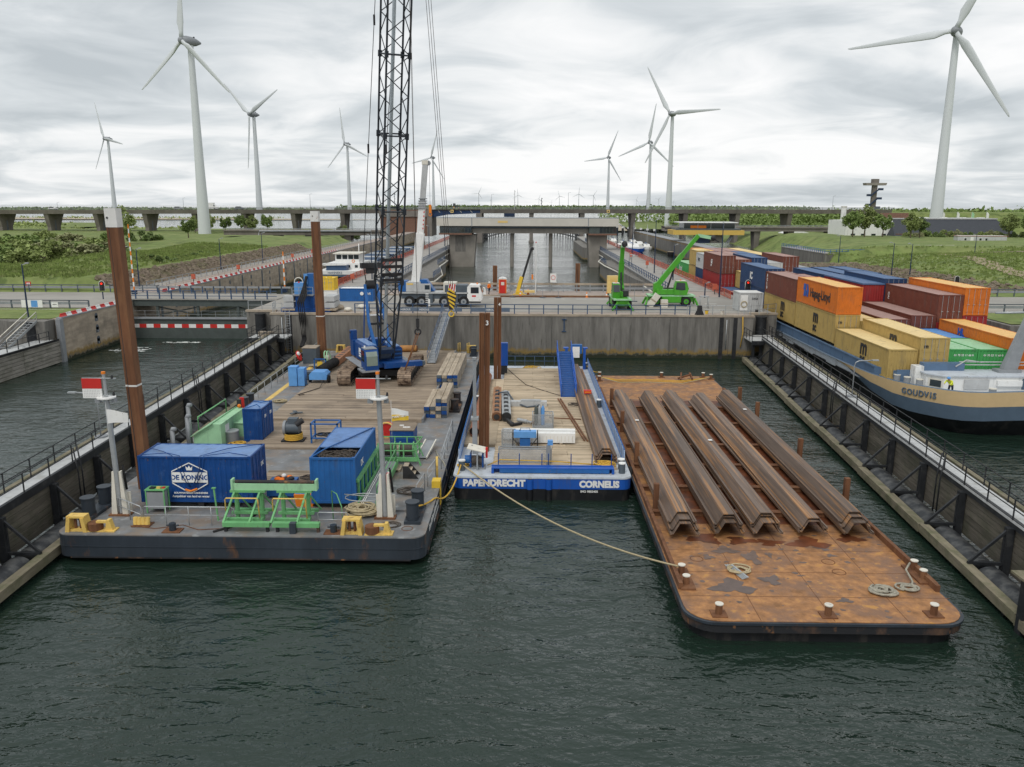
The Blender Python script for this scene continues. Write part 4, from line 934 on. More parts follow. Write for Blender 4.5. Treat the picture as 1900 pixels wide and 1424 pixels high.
for xx, nm in ((-20.2, 0), (-17.6, 0), (-15.2, 0)): tag(B().box(xx, 41.0, D, xx+0.3, 43.3, 1.815).obj('skid_beam', DARK), 'dark skid beam under the blue lettered container', 'beam', 'skid beams under the lettered container')
# open top container with wire rope
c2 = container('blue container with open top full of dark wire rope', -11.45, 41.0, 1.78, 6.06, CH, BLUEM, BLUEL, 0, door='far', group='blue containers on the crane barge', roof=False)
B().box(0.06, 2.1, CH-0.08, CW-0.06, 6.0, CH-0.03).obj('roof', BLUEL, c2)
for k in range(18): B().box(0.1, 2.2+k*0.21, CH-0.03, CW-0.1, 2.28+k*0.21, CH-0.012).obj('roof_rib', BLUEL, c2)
text('lettering', 'DK', 0.5, c2, WHITE, (CW-0.02, 1.6, 1.6), (R(90), 0, R(90)), 0.012)
B().tube([(0.1, 0.1, CH), (0.5, 1.4, CH+0.05), (2.3, 5.9, CH+0.03)], 0.035, 6).obj('lifting_sling', BLUEM, c2)
wr = thing('wire_rope', 'tangle of dark wire rope inside the open blue container', 'rope', (-11.45, 41.0, 1.8))
for k in range(46):
    pts = []; x, y = random.uniform(0.3, 2.1), random.uniform(0.3, 1.9); a = random.uniform(0, 6.28)
    for j in range(9):
        pts.append((min(2.25, max(0.18, x)), min(2.15, max(0.16, y)), 2.18+random.uniform(0, 0.26))); a += random.uniform(-0.9, 0.9); x += 0.28*math.cos(a); y += 0.22*math.sin(a)
        if not 0.3 < x < 2.1: a = math.pi-a
        if not 0.3 < y < 1.9: a = -a
    B().tube(pts, 0.032, 5).obj('strand', ROPED, wr)
B().box(0.15, 0.15, 1.9, 2.28, 2.15, 2.18).obj('core', ROPED, wr)
for y in (41.3, 46.5): tag(B().box(-11.4, y, D, -9.1, y+0.25, 1.775).obj('skid_beam', DARK), 'dark skid beam under the container of wire rope', 'beam', 'skid beams under the rope container')
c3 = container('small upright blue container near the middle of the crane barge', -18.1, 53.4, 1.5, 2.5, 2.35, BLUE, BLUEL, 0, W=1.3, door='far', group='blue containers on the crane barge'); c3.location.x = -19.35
for k in range(2):
    dd = B().box(1.3, 0.1+k*1.17, 0.2, 1.34, 1.22+k*1.17, 2.2).obj('door', BLUE, c3)
    B().cyl((1.36, 0.4+k*1.17, 0.2), (1.36, 0.4+k*1.17, 2.2), 0.02, n=6).cyl((1.36, 0.9+k*1.17, 0.2), (1.36, 0.9+k*1.17, 2.2), 0.02, n=6).obj('lock_bar', BLUEM, dd)
    text('lettering', 'DK', 0.3, c3, WHITE, (1.346, 0.5+k*1.17, 1.6), (R(90), 0, R(90)), 0.01)
B().tube([(0.2, 0.2, 2.36), (0.7, 1.0, 2.42), (1.1, 0.4, 2.38)], 0.035, 6).tube([(0.1, 2.3, 2.36), (0.8, 1.6, 2.42), (1.2, 2.3, 2.38)], 0.035, 6).obj('lifting_sling', BLUEM, c3)
# ------------------------------------------------------------------ small gear on the crane barge
gs = thing('tool_stand', 'green framed grey tool bench before the lettered container', 'tool bench', (-20.0, 40.1, D))
for x in (0, 0.95):
    for y in (0, 0.55): B().box(x, y, 0, x+0.06, y+0.06, 1.25).obj('leg', GREEN, gs)
B().box(-0.02, -0.02, 1.25, 1.03, 0.63, 1.31).obj('top', GREEN, gs); B().box(0.06, 0.02, 0.25, 0.95, 0.5, 1.15).obj('cabinet', GREYM, gs)
B().box(0.2, 0.1, 1.31, 0.45, 0.35, 1.38).obj('tool', DARK, gs); B().box(0.55, 0.15, 1.31, 0.75, 0.3, 1.4).obj('tool', YELLOW, gs); B().box(0.8, 0.2, 1.31, 0.95, 0.4, 1.36).obj('tool', RED, gs)
# green cable trestle frame at the bow
gf = thing('mooring_trestle', 'green steel trestle with roller beam at the front of the crane barge', 'trestle', (-12.6, 37.8, D))
def W(b, n, m=GREEN): return b.obj(n, m, gf)
W(B().box(-2.45, -0.15, 0.28, -0.1, 0.15, 0.5), 'base_beam'); W(B().box(0.05, -0.15, 0.28, 2.4, 0.15, 0.5), 'base_beam')
for x in (-2.4, -0.3, 0.2, 2.25): W(B().box(x, -0.08, 0, x+0.14, 0.08, 0.28), 'foot', RUSTK)
for cx in (-1.45, 0.95):
    for s in (-0.75, 0.55):
        W(B().bar((cx+s-0.25, 0.0, 0.45), (cx+s, 1.3, 1.75), 0.1, 0.08), 'leg'); W(B().box(cx+s-0.07, 1.25, 0.1, cx+s+0.1, 1.45, 1.75), 'post')
        W(B().bar((cx+s, 1.45, 1.5), (cx+s+0.42, 2.3, 0.3), 0.07), 'brace')
    W(B().box(cx-1.0, 1.15, 1.62, cx+0.8, 1.6, 1.74), 'head_plate')
    for y, z in ((0.5, 0.45), (1.3, 0.5), (2.2, 0.3)): W(B().box(cx-1.0, y-0.09, z-0.07, cx+0.85, y+0.09, z+0.07), 'cross_member')
    W(B().tube([(cx-1.0, 0.45, 0.9), (cx-1.0, 0.45, 1.5), (cx-0.95, 0.45, 1.58), (cx+0.6, 0.45, 1.58), (cx+0.65, 0.45, 1.5), (cx+0.72, 0.4, 0.55)], 0.035, 7), 'hoop', YELLOW)
W(B().box(-2.3, 1.2, 1.74, 2.0, 1.5, 2.08), 'roller_beam', GREENL); W(B().cyl((-2.2, 1.36, 2.14), (1.95, 1.36, 2.14), 0.1, n=12), 'roller', RUSTK)
for x in (-2.33, 1.98): W(B().box(x-0.05, 1.15, 1.74, x+0.05, 1.55, 2.3), 'cheek', GREENL)
W(B().tube([(-2.5, 1.2, 0.1), (-2.55, 1.4, 1.0), (-2.2, 1.6, 1.5)], 0.03, 6), 'handrail'); W(B().tube([(2.7, 1.6, 0), (2.6, 1.9, 1.5), (2.9, 1.7, 1.4), (3.25, 1.2, 0.9), (3.3, 1.1, 0)], 0.03, 6), 'handrail')
W(B().cyl((-3.25, 1.4, 0), (-3.4, 1.5, 1.7), 0.05, n=8).box(-3.5, 1.42, 1.7, -3.3, 1.58, 1.75), 'stanchion')
ob = thing('plastic_tub', 'orange tub with a blue lid behind the green trestle', 'tub', (-11.9, 41.6, D))
B().taper(-0.45, -0.35, 0, 0.45, 0.35, 0.7, -0.55, -0.42, 0.55, 0.42).obj('tub', ORANGE, ob); B().box(-0.5, -0.3, 0.7, 0.2, 0.35, 0.78).obj('lid', BLUEP, ob)
bb_ = thing('tool_box', 'blue steel tool box with orange life jackets on top', 'box', (-13.6, 43.1, D))
B().box(-0.75, -0.6, 0.12, 0.75, 0.6, 0.85).obj('body', BLUEM, bb_)
for x in (-0.65, 0.55):
    for y in (-0.5, 0.4): B().box(x, y, 0, x+0.1, y+0.1, 0.12).obj('leg', BLUEM, bb_)
lj = thing('life_jacket', 'orange life jackets and cap heaped on the blue tool box', 'life jacket', (-13.5, 43.1, D+0.85))
for k in range(7):
    a = k*0.9; B().ball((0.38*math.cos(a), 0.25*math.sin(a), 0.12), 0.2, 8, 0.6).obj('jacket', HIVIS if k % 3 else DARK, lj)
B().ball((0, 0, 0.28), 0.15, 10, 0.8).obj('cap', WHITE, lj)
# green hut, boxes and drum left
gh = thing('winch_cover', 'light green winch housing with a sloping lid left of the small container', 'winch housing', (-21.6, 52.2, D))
B().prism([(-0.75, 0), (1.15, 0), (1.15, 1.55), (0.55, 1.6), (-0.75, 0.75)], 0, 4.6, 'y').obj('housing', GREENL, gh)
B().add([(-0.95, -0.2, 0.72), (0.6, -0.2, 1.68), (0.6, 4.7, 1.68), (-0.95, 4.7, 0.72), (-0.95, -0.2, 0.66), (0.6, -0.2, 1.62), (0.6, 4.7, 1.62), (-0.95, 4.7, 0.66)],
        [(0, 1, 2, 3), (7, 6, 5, 4), (0, 4, 5, 1), (1, 5, 6, 2), (2, 6, 7, 3), (3, 7, 4, 0)]).obj('lid', GREENL, gh)
B().box(1.152, 0.8, 0.6, 1.165, 1.5, 1.3).obj('notice_plate', WHITE, gh)
hoop_pts = [(-0.6, 0.6, 1.0), (-0.6, 0.6, 1.9), (-0.6, 5.8, 1.9), (-0.6, 5.8, 0)]
B().tube(hoop_pts, 0.05, 7).obj('handrail', GREEN, gh)
for yy in (4.9, 5.5): B().box(0.55, yy, 1.1, 0.85, yy+0.14, 2.1).obj('fire_extinguisher', RED if yy > 5 else DARK, gh)
B().ball((0.9, 4.4, 1.75), 0.14, 10).obj('beacon', ORANGE, gh)
gb = thing('green_locker', 'low light green locker beside the winch housing', 'locker', (-20.1, 55.3, D)); B().box(-0.6, -0.6, 0, 0.6, 0.9, 0.95).obj('body', GREENL, gb); B().box(-0.68, -0.66, 0.95, 0.66, 0.98, 1.0).obj('lid', GREENL, gb)
dr = thing('steel_drum', 'grey steel drum with lid behind the lettered container', 'drum', (-20.2, 53.4, D)); B().cyl((0, 0, 0), (0, 0, 0.75), 0.48, n=20).obj('body', GREYM, dr); B().cyl((0, 0, 0.75), (0, 0, 0.82), 0.52, n=20).obj('lid', GREY, dr)
for k, (x, y) in enumerate(((-23.0, 50.5), (-22.6, 52.0), (-22.9, 53.0))):
    tag(B().tube([(x, y, D), (x, y, D+1.6+0.5*k), (x+0.05, y, D+1.7+0.5*k), (x+0.25, y-0.1, D+1.72+0.5*k)], 0.14, 10).obj('exhaust_pipe', GREYM), '%s grey exhaust pipe at the left edge of the crane barge' % ('shortest', 'middle', 'tallest')[k], 'pipe', 'exhaust pipes')
def coil(name, label, x, y, z, r, n, m, tr=0.035, parent=None):
    b = B()
    for k in range(n):
        rr = r*random.uniform(0.55, 1.0); ox, oy = random.uniform(-0.18, 0.18)*r*2, random.uniform(-0.12, 0.12)*r*2; ph = random.uniform(0, 6.28)
        pts = [(ox+rr*math.cos(ph+i*0.5)*random.uniform(0.93, 1.05), oy+0.8*rr*math.sin(ph+i*0.5), tr+0.05*k*r*0.6+random.uniform(0, 0.03)) for i in range(13)]
        b.tube(pts, tr, 6)
    return tag(b.obj(name, m, None, (x, y, z)), label, 'rope', 'coils of rope and hose')
coil('rope_coil', 'yellow hose coil in front of the small upright container', -19.6, 52.6, D, 0.6, 7, ROPEY)
coil('rope_coil', 'heap of pale mooring rope beside the right signal mast', -8.5, 40.2, D+0.05, 0.75, 16, ROPE, 0.05)
coil('rope_coil', 'tan rope coil by the yellow walk line', -20.2, 64.9, D, 0.6, 7, ROPE)
coil('rope_coil', 'rusty wire coil on planks between the two big containers', -12.9, 45.6, 1.63, 0.45, 5, ROPED, 0.02)
coil('rope_coil', 'thin dark cable loops on the deck right of the gangplank', -6.5, 43.6, D, 0.7, 8, ROPED, 0.02)
coil('rope_coil', 'thin dark cable loops before the right signal mast', -6.6, 38.7, D, 0.6, 3, ROPED, 0.02)
tag(B().tube([(-9.6, 40.8, D+0.9)]+[(-8.5+1.0*math.cos(i*0.5), 40.5+0.6*math.sin(i*0.5), D+0.85) for i in range(14)], 0.03, 6).obj('rope_basket_ring', GREY), 'grey ring rail around the heap of mooring rope', 'ring rail')
cbl = B().tube([(-20.0, 38.3, 1.52), (-18.6, 38.0, 1.52), (-17.4, 38.5, 1.52), (-16.4, 37.9, 1.52), (-15.0, 38.1, 1.52)], 0.025, 5).obj('steel_cable', RUSTP); tag(cbl, 'thin rusty cable along the bow deck of the crane barge', 'cable')
# diesel winch engine
we = thing('power_winch', 'grey motor winch wound with yellow hose in the middle of the crane barge', 'winch', (-15.9, 53.4, 1.64))
B().box(-0.75, -0.5, 0, 0.75, 0.5, 0.1).obj('skid', RUSTK, we)
B().cyl((-0.45, 0, 0.9), (0.45, 0, 0.9), 0.42, n=18).obj('motor', GREYD, we); B().cyl((-0.62, 0, 0.9), (-0.45, 0, 0.9), 0.5, n=18).obj('fan_cover', GREYM, we)
B().box(-0.3, -0.25, 1.25, 0.35, 0.25, 1.6).obj('gearbox', GREYD, we); B().cyl((0.3, -0.3, 1.2), (0.75, -0.2, 1.5), 0.2, n=12).obj('pump', DARK, we)
for k in range(7): B().torus((0, 0, 0.15+k*0.06), 0.6-0.02*(k % 2), 0.035, 22, 5).obj('hose_turn', ROPEY, we)
for s in (-0.5, 0.4): B().box(s, -0.3, 0.1, s+0.1, 0.3, 0.6).obj('bracket', DARK, we)
cb = thing('propeller_blade', 'small dark steel propeller lying on the planks', 'propeller', (-17.6, 60.0, 1.78))
for k in range(3): B().cb(0.28*math.cos(k*2.1), 0.28*math.sin(k*2.1), 0.14, 0.5, 0.22, 0.06, math.degrees(k*2.1)).obj('blade', GREYD, cb)
B().ball((0, 0, 0.14), 0.14, 10).obj('hub', GREYD, cb)
rk = thing('hose_rack', 'blue tube frame rack with hoses behind the open container', 'rack', (-13.6, 53.2, 1.64))
for x in (-0.9, 0.9):
    for y in (-0.45, 0.6): B().box(x-0.05, y-0.05, 0, x+0.05, y+0.05, 1.35).obj('leg', BLUEM, rk)
for z in (0.35, 1.35):
    B().box(-0.95, -0.5, z-0.04, 0.95, -0.4, z+0.04).box(-0.95, 0.55, z-0.04, 0.95, 0.65, z+0.04).box(-0.95, -0.5, z-0.04, -0.85, 0.65, z+0.04).box(0.85, -0.5, z-0.04, 0.95, 0.65, z+0.04).obj('frame', BLUEM, rk)
B().torus((0.2, 0, 0.5), 0.4, 0.06, 18, 6).torus((-0.3, 0.1, 0.48), 0.35, 0.05, 18, 6).obj('hose', DARK, rk)
# green winch deck at right and gangplank
gw = thing('anchor_winch', 'green railed anchor winch behind the right signal mast', 'winch', (-8.0, 49.4, D))
B().box(-1.2, -0.7, 0, 1.2, 0.9, 0.25).obj('base', GREYM, gw)
for z in (0.9, 1.35): B().tube([(-1.2, -0.7, z), (1.2, -0.7, z), (1.4, 0.9, z), (-1.2, 0.9, z)], 0.045, 6).obj('rail', GREEN, gw)
for x in (-1.2, -0.4, 0.4, 1.2):
    for y in (-0.7, 0.9): B().box(x-0.04, y-0.04, 0.2, x+0.04, y+0.04, 1.38).obj('post', GREEN, gw)
for x in (-0.7, 0.5): B().cyl((x-0.4, 0.1, 0.75), (x+0.4, 0.1, 0.75), 0.38, n=16).obj('drum', ROPED, gw); B().cyl((x+0.4, 0.1, 0.75), (x+0.46, 0.1, 0.75), 0.52, n=16).cyl((x-0.46, 0.1, 0.75), (x-0.4, 0.1, 0.75), 0.52, n=16).obj('flange', GREEN, gw)
B().box(-1.3, -0.85, 0.25, 1.3, -0.72, 0.5).obj('toe_board', GREEN, gw)
for s in (-0.9, 0.7): B().bar((1.5, s, 0), (1.0, s*0.8, 1.4), 0.08).obj('brace', GREEN, gw)
bs = thing('storage_chest', 'dark blue storage chest with a plank top behind the green winch', 'chest', (-8.3, 53.0, D))
B().box(-0.8, -0.4, 0, 0.8, 1.4, 1.1).obj('body', BLUE, bs); B().box(-0.82, -0.42, 0.55, 0.82, 1.42, 0.6).obj('band', BLUEM, bs); B().box(-0.85, -0.45, 1.1, 0.85, 1.45, 1.16).obj('lid', PLANK, bs)
B().box(-0.3, 0.6, 1.16, 0.0, 0.72, 1.22).obj('offcut', WHITE, bs); B().box(0.0, 0.15, 1.16, 0.5, 0.27, 1.22).obj('offcut', WHITE, bs)
hr = thing('hose_reel', 'red and yellow hose reel behind the right signal mast', 'hose reel', (-9.6, 54.5, D))
B().cyl((0, -0.35, 0.7), (0, 0.3, 0.7), 0.45, n=18).obj('drum', RED, hr); B().torus((0, -0.4, 0.7), 0.55, 0.06, 18, 6, Matrix.Rotation(R(90), 4, 'X')).obj('rim', YELLOW, hr)
for x in (-0.5, 0.5): B().bar((x, 0, 0), (x*0.2, 0, 0.75), 0.08).obj('leg', GREEN, hr)
pg = thing('gangplank', 'long grey deck walkway with green sides beside the open container', 'walkway', (-8.4, 40.8, D))
B().box(-0.45, 0, 0.28, 0.45, 7.4, 0.36).obj('tread', GREYM, pg)
for x in (-0.5, 0.45): B().box(x, 0, 0.1, x+0.08, 7.4, 0.5).obj('side_beam', GREEN, pg)
for k in range(7): B().box(-0.62, 0.6+k*1.05, 0.3, -0.5, 0.72+k*1.05, 1.5).obj('post', GREEN, pg)
B().box(-0.64, 0.4, 1.42, -0.48, 7.2, 1.58).obj('rail', GREEN, pg)
B().tube([(0.5, 0.2, 0.4), (0.5, 0.2, 1.35), (0.5, 6.8, 1.35), (0.5, 6.8, 0.4)], 0.035, 6).tube([(0.5, 0.2, 0.9), (0.5, 6.8, 0.9)], 0.03, 6).obj('handrail', GREEN, pg)
B().tube([(-0.3, 0, 0.4), (-0.3, 7.3, 0.42)], 0.03, 6).tube([(-0.2, 0, 0.4), (-0.2, 7.3, 0.42)], 0.03, 6).obj('cable', WHITE, pg)
lb = thing('lifebuoy', 'red lifebuoy on the green handrail near the right signal mast', 'lifebuoy', (-7.75, 43.6, D+0.75)); B().torus((0, 0, 0), 0.33, 0.1, 22, 8, Matrix.Rotation(R(90), 4, 'Y')).obj('ring', RED, lb); B().torus((0, 0.24, 0.24), 0.08, 0.105, 10, 6, Matrix.Rotation(R(90), 4, 'Y')).obj('band', WHITE, lb)
st = thing('wooden_steps', 'three dark steps beside the green deck walkway', 'steps', (-6.9, 46.0, D))
for k in range(3): B().box(-0.35, 0, 0.25+k*0.25-0.05, 0.35-0.2*k, 0.8, 0.25+k*0.25).obj('tread', TIMBER, st)
B().prism([(-0.35, 0), (0.6, 0), (-0.05, 0.78), (-0.35, 0.78)], -0.03, 0.0, 'y').prism([(-0.35, 0), (0.6, 0), (-0.05, 0.78), (-0.35, 0.78)], 0.8, 0.83, 'y').obj('stringer', DARK, st)
pal = thing('pallet', 'brown timber pallet behind the steps', 'pallet', (-8.2, 47.2, D))
for k in range(5): B().box(-0.6, k*0.22, 0.1, 0.6, k*0.22+0.16, 0.16).obj('board', TIMBER, pal)
for x in (-0.55, 0, 0.45): B().box(x, 0, 0, x+0.1, 1.05, 0.1).obj('bearer', TIMBER, pal)
lad = thing('aluminium_ladder', 'pale ladder ramp lying against the right deck of the crane barge', 'ladder', (-6.6, 51.0, D))
for x in (-0.4, 0.3): B().bar((x, -1.2, 0.1), (x+0.35, 1.4, 0.55), 0.08, 0.12).obj('side_rail', CREAM, lad)
B().add([(-0.4, -1.2, 0.1), (0.3, -1.2, 0.1), (0.65, 1.4, 0.52), (-0.05, 1.4, 0.52)], [(0, 1, 2, 3)]).obj('tread_plate', GREYM, lad)
tag(B().tube([(-5.9, 51.6, 1.55), (-5.6, 50.4, 1.53), (-5.1, 49.0, 1.55), (-4.95, 48.4, 1.5), (-4.85, 48.2, 0.9)], 0.05, 6).obj('mooring_line', ROPEG), 'grey rope over the right edge of the crane barge', 'rope')
# timber crane mats
def mats(label, x0, x1, y0, y1, z0, layers, cols, group):
    ts = []
    w_ = (x1-x0)/cols
    for l_ in range(layers):
        for c in range(cols):
            t_ = thing('timber_beam', label % (('bottom', 'second', 'third', 'top')[l_ if l_ < layers-1 or layers == 1 else 3], ('left', 'inner left', 'inner right', 'right')[c if cols > 2 else c*3]), 'timber beam', (x0+c*w_, y0+random.uniform(-0.12, 0.12), z0+l_*0.3), group=group)
            B().box(0.02, 0.06, 0.01, w_-0.02, y1-y0, 0.29).obj('beam', TIMBER, t_)
            B().box(0.02, 0, 0.01, w_-0.02, 0.06, 0.29).obj('painted_end', BLUE if (l_*5 + c*3) % 7 in (0, 3) else (GREYD if (l_+c) % 2 else TIMBER), t_)
mats('grey timber crane mat beam in the near stack, %s layer, %s', -7.75, -5.95, 60.2, 66.5, 1.5, 3, 4, 'timber crane mats')
mats('short timber crane mat beam on the near stack, %s layer, %s', -6.85, -5.95, 60.3, 66.3, 2.4, 2, 2, 'timber crane mats')
mats('grey timber crane mat beam in the far stack, %s layer, %s', -7.9, -6.0, 70.6, 82.0, 1.5, 4, 4, 'timber crane mats')
# gear on the left rear deck
cbx = thing('electric_cabinet', 'pale blue electric cabinet on the left rear deck', 'cabinet', (-20.5, 71.3, D)); B().box(-0.75, -0.5, 0.05, 0.0, 0.5, 1.75).obj('body', BLUEP, cbx); B().box(0.05, -0.4, 0.05, 0.65, 0.5, 1.65).obj('side_unit', BLUEP, cbx); B().box(-0.77, -0.52, 1.75, 0.0, 0.5, 1.8).obj('lid', BLUEP, cbx)
cmp_ = thing('trailer_compressor', 'pale blue wheeled compressor left of the crane tracks', 'compressor', (-18.6, 71.4, 1.78))
B().prism([(-0.8, 0.35), (0.75, 0.35), (0.8, 0.8), (0.55, 1.05), (-0.6, 1.05), (-0.8, 0.8)], -0.55, 0.9, 'y').obj('hood', BLUEP, cmp_)
for x in (-0.85, 0.85): B().cyl((x-0.09, 0, 0.33), (x+0.09, 0, 0.33), 0.33, n=14).obj('wheel', RUBBER, cmp_)
tag(B().tube([(-18.1, 70.8, 2.1), (-18.0, 69.0, 1.82), (-18.6, 67.6, 1.82), (-19.2, 66.4, 1.82), (-19.0, 66.1, 1.82), (-18.7, 66.5, 1.82)], 0.035, 6).obj('air_hose', ROPED), 'thin dark air hose looping forward from the compressor', 'hose')
bh = thing('pile_lining', 'ribbed black tube lying on the left rear planks', 'tube', (-19.3, 74.2, 2.25)); 
B().cyl((0, 0, 0), (0.55, 4.2, 0.1), 0.42, n=18).obj('tube', RUBBER, bh)
for k in range(12): B().torus((0.045*k, 0.34*k+0.1, 0.01*k), 0.42, 0.04, 18, 5, Matrix.Rotation(R(90), 4, 'X')).obj('rib', RUBBER, bh)
B().bar((0.5, 4.2, -0.4), (0.5, 4.2, 0.7), 0.1).obj('clamp', DARK, bh)
ld = thing('hammer_leader', 'rusty brown box girder with round holes left of the crane', 'girder', (-18.9, 78.6, 1.9)); B().box(-0.4, 0, 0, 0.4, 8.0, 0.08).box(-0.4, 0, 0.08, -0.34, 8.0, 0.55).box(0.34, 0, 0.08, 0.4, 8.0, 0.55).box(-0.4, 0, 0.55, 0.4, 8.0, 0.6).obj('girder', mat('orange brown steel', (0.30, 0.135, 0.07), 0.6, var=0.2), ld)
for k in range(7): B().cyl((0, 0.7+k*1.1, 0.6), (0, 0.7+k*1.1, 0.606), 0.24, n=14).obj('hole', DARK, ld)
sb = thing('steel_bin', 'grey slatted steel bin on the left rear deck', 'bin', (-19.9, 74.0, D)); 
for z in (0.1, 0.35, 0.6): B().box(-0.7, -0.5, z, 0.7, 0.5, z+0.2).obj('panel', GREYD, sb)
bf = thing('blue_frame', 'small blue frame with yellow plate behind the steel bin', 'frame', (-19.7, 76.0, D)); B().box(-0.6, 0, 0, -0.5, 0.1, 1.6).box(0.5, 0, 0, 0.6, 0.1, 1.6).box(-0.6, 0, 1.5, 0.6, 0.1, 1.6).obj('frame', BLUEM, bf); B().box(-0.25, -0.03, 0.8, 0.25, 0.0, 1.3).obj('plate', YELL2, bf)
lb2 = thing('lifebuoy', 'red lifebuoy on the left rear railing of the crane barge', 'lifebuoy', (-23.0, 80.6, 2.5)); B().torus((0, 0, 0), 0.42, 0.13, 22, 8, Matrix.Rotation(R(70), 4, 'Y')).obj('ring', RED, lb2); B().torus((0.05, -0.3, 0.28), 0.1, 0.13, 10, 6, Matrix.Rotation(R(70), 4, 'Y')).obj('band', WHITE, lb2)
rc = thing('cable_reel', 'green and white cable reel at the foot of the far spud pile', 'cable reel', (-20.3, 81.0, D+0.75)); B().torus((0, 0, 0), 0.7, 0.06, 22, 6, Matrix.Rotation(R(80), 4, 'Y')).torus((0.25, 0, 0), 0.7, 0.06, 22, 6, Matrix.Rotation(R(80), 4, 'Y')).obj('rim', GREENL, rc); B().cyl((-0.05, 0, 0), (0.3, 0, 0), 0.3, n=14).obj('drum', CREAM, rc)
gb2 = thing('generator', 'dark grey generator box at the left rear rail', 'generator', (-22.1, 82.2, D)); B().box(-0.8, -0.6, 0, 0.6, 1.0, 1.6).obj('body', GREYD, gb2); B().box(-0.85, -0.65, 1.6, 0.65, 1.05, 1.68).obj('lid', CONCT, gb2)
coil('rope_coil', 'knot of pale rope before the dark generator', -21.2, 80.0, D, 0.55, 9, ROPEG, 0.05)
ot = thing('steel_tube', 'orange brown steel tube behind the crawler crane', 'tube', (-13.2, 87.2, 2.15)); B().cyl((-1.2, 0, 0), (1.3, 0.2, 0), 0.36, n=18).obj('tube', mat('orange tube paint', (0.36, 0.17, 0.05), 0.6, var=0.25), ot); B().cyl((1.25, 0.2, 0), (1.4, 0.2, 0), 0.3, n=14).obj('end_ring', RUSTP, ot)
for s in (-0.8, 0.8): B().box(s-0.1, -0.4, -0.4, s+0.1, 0.5, -0.3).obj('saddle', YELLOW, ot)
# access gangway up to the lock head
ga = thing('access_gangway', 'galvanised gangway rising from the crane barge to the lock head', 'gangway', (-9.5, 80.6, 1.75))
v0, v1 = Vector((0, 0, 0.1)), Vector((0.45, 13.0, 3.6))
for s in (-0.42, 0.42):
    o = Vector((s, 0, 0)); B().bar(v0+o, v1+o, 0.06, 0.2).obj('stringer', GREYM, ga)
    B().bar(v0+o+Vector((0, 0, 1.05)), v1+o+Vector((0, 0, 1.05)), 0.06).obj('rail', BLUER, ga); B().bar(v0+o+Vector((0, 0, 0.55)), v1+o+Vector((0, 0, 0.55)), 0.045).obj('rail', BLUER, ga)
    for k in range(10): c = v0.lerp(v1, k/9)+o; B().bar(c, c+Vector((0, 0, 1.05)), 0.05).obj('post', GREYM, ga)
tm = B().box(-0.4, -0.3, -0.02, 0.4, 0.3, 0.02, Matrix.Rotation(math.atan2(3.5, 13), 4, 'X')).mesh('tread', GREYM)
for k in range(20): inst('tread', tm, ga, v0.lerp(v1, (k+0.5)/20))
# ------------------------------------------------------------------ crawler crane with lattice boom
cr = thing('crawler_crane', 'blue crawler crane with a tall black lattice boom on the crane barge', 'crane', (-13.35, 74.4, 1.78), 26)
uc = inst('undercarriage', B().box(-1.9, -2.0, 0.45, 1.9, 2.0, 1.0).cyl((0, 0, 1.0), (0, 0, 1.35), 1.1, n=24).mesh('undercarriage', DARK), cr, (0, 0, 0), (0, 0, R(-26)))
sh = B().box(-0.6, -0.15, -0.06, 0.6, 0.14, 0.0).box(-0.6, -0.03, 0.0, 0.6, 0.03, 0.06).mesh('track_shoe', TRACK)
for sx in (-1, 1):
    x = sx*2.68; r = 0.62; L2 = 4.1
    tk = inst('track', B().prism([(y, z) for y, z in arc(L2, 0.68, r-0.09, -90, 90, 8)] + [(y, z) for y, z in arc(-L2, 0.68, r-0.09, 90, 270, 8)], x-0.3, x+0.3, 'x').mesh('track_frame', DARK), cr, (0, 0, 0), (0, 0, R(-26)))
    tk.name = 'track'
    per = 4*L2 + 2*math.pi*r; n = 60
    for k in range(n):
        d = per*k/n
        if d < 2*L2: y, z, a = -L2+d, 0.68+r, 0
        elif d < 2*L2+math.pi*r: t_ = (d-2*L2)/r; y, z, a = L2+r*math.sin(t_), 0.68+r*math.cos(t_), -t_
        elif d < 4*L2+math.pi*r: y, z, a = L2-(d-2*L2-math.pi*r), 0.68-r, math.pi
        else: t_ = (d-4*L2-math.pi*r)/r; y, z, a = -L2-r*math.sin(t_), 0.68-r*math.cos(t_), math.pi-t_
        inst('track_shoe', sh, tk, (x, y, z), (a, 0, 0))
    for y in (-L2, L2): B().cyl((x-0.42, y, 0.68), (x+0.42, y, 0.68), 0.36, n=16).obj('sprocket', TRACK, tk)
    for k in range(7): B().cyl((x-0.4, -3+k, 0.28), (x+0.4, -3+k, 0.28), 0.2, n=12).obj('roller', DARK, tk)
P = lambda b, n, m: b.obj(n, m, cr)
P(B().box(-1.7, -2.6, 1.35, 1.7, 3.6, 1.65), 'turntable_deck', BLUE)
hs = P(B().prism([(-1.75, 1.65), (-0.75, 1.65), (-0.75, 3.0), (-1.0, 3.15), (-1.65, 3.1), (-1.75, 2.9)], -1.4, 3.4, 'y'), 'engine_house', BLUE)
P(B().prism([(1.75, 1.65), (0.75, 1.65), (0.75, 2.7), (1.0, 2.8), (1.65, 2.75), (1.75, 2.6)], -0.6, 3.4, 'y'), 'engine_house', BLUE)
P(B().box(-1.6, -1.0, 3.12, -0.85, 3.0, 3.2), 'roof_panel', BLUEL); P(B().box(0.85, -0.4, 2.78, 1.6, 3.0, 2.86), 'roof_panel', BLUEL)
B().box(-1.762, 0.2, 1.95, -1.755, 1.9, 2.55).obj('sign_panel', WHITE, hs); B().box(-1.768, 0.35, 2.1, -1.762, 1.6, 2.2).obj('sign_print', BLUE, hs)
B().box(-1.762, 0.9, 1.72, -1.755, 1.9, 1.88).obj('sign_panel', WHITE, hs)
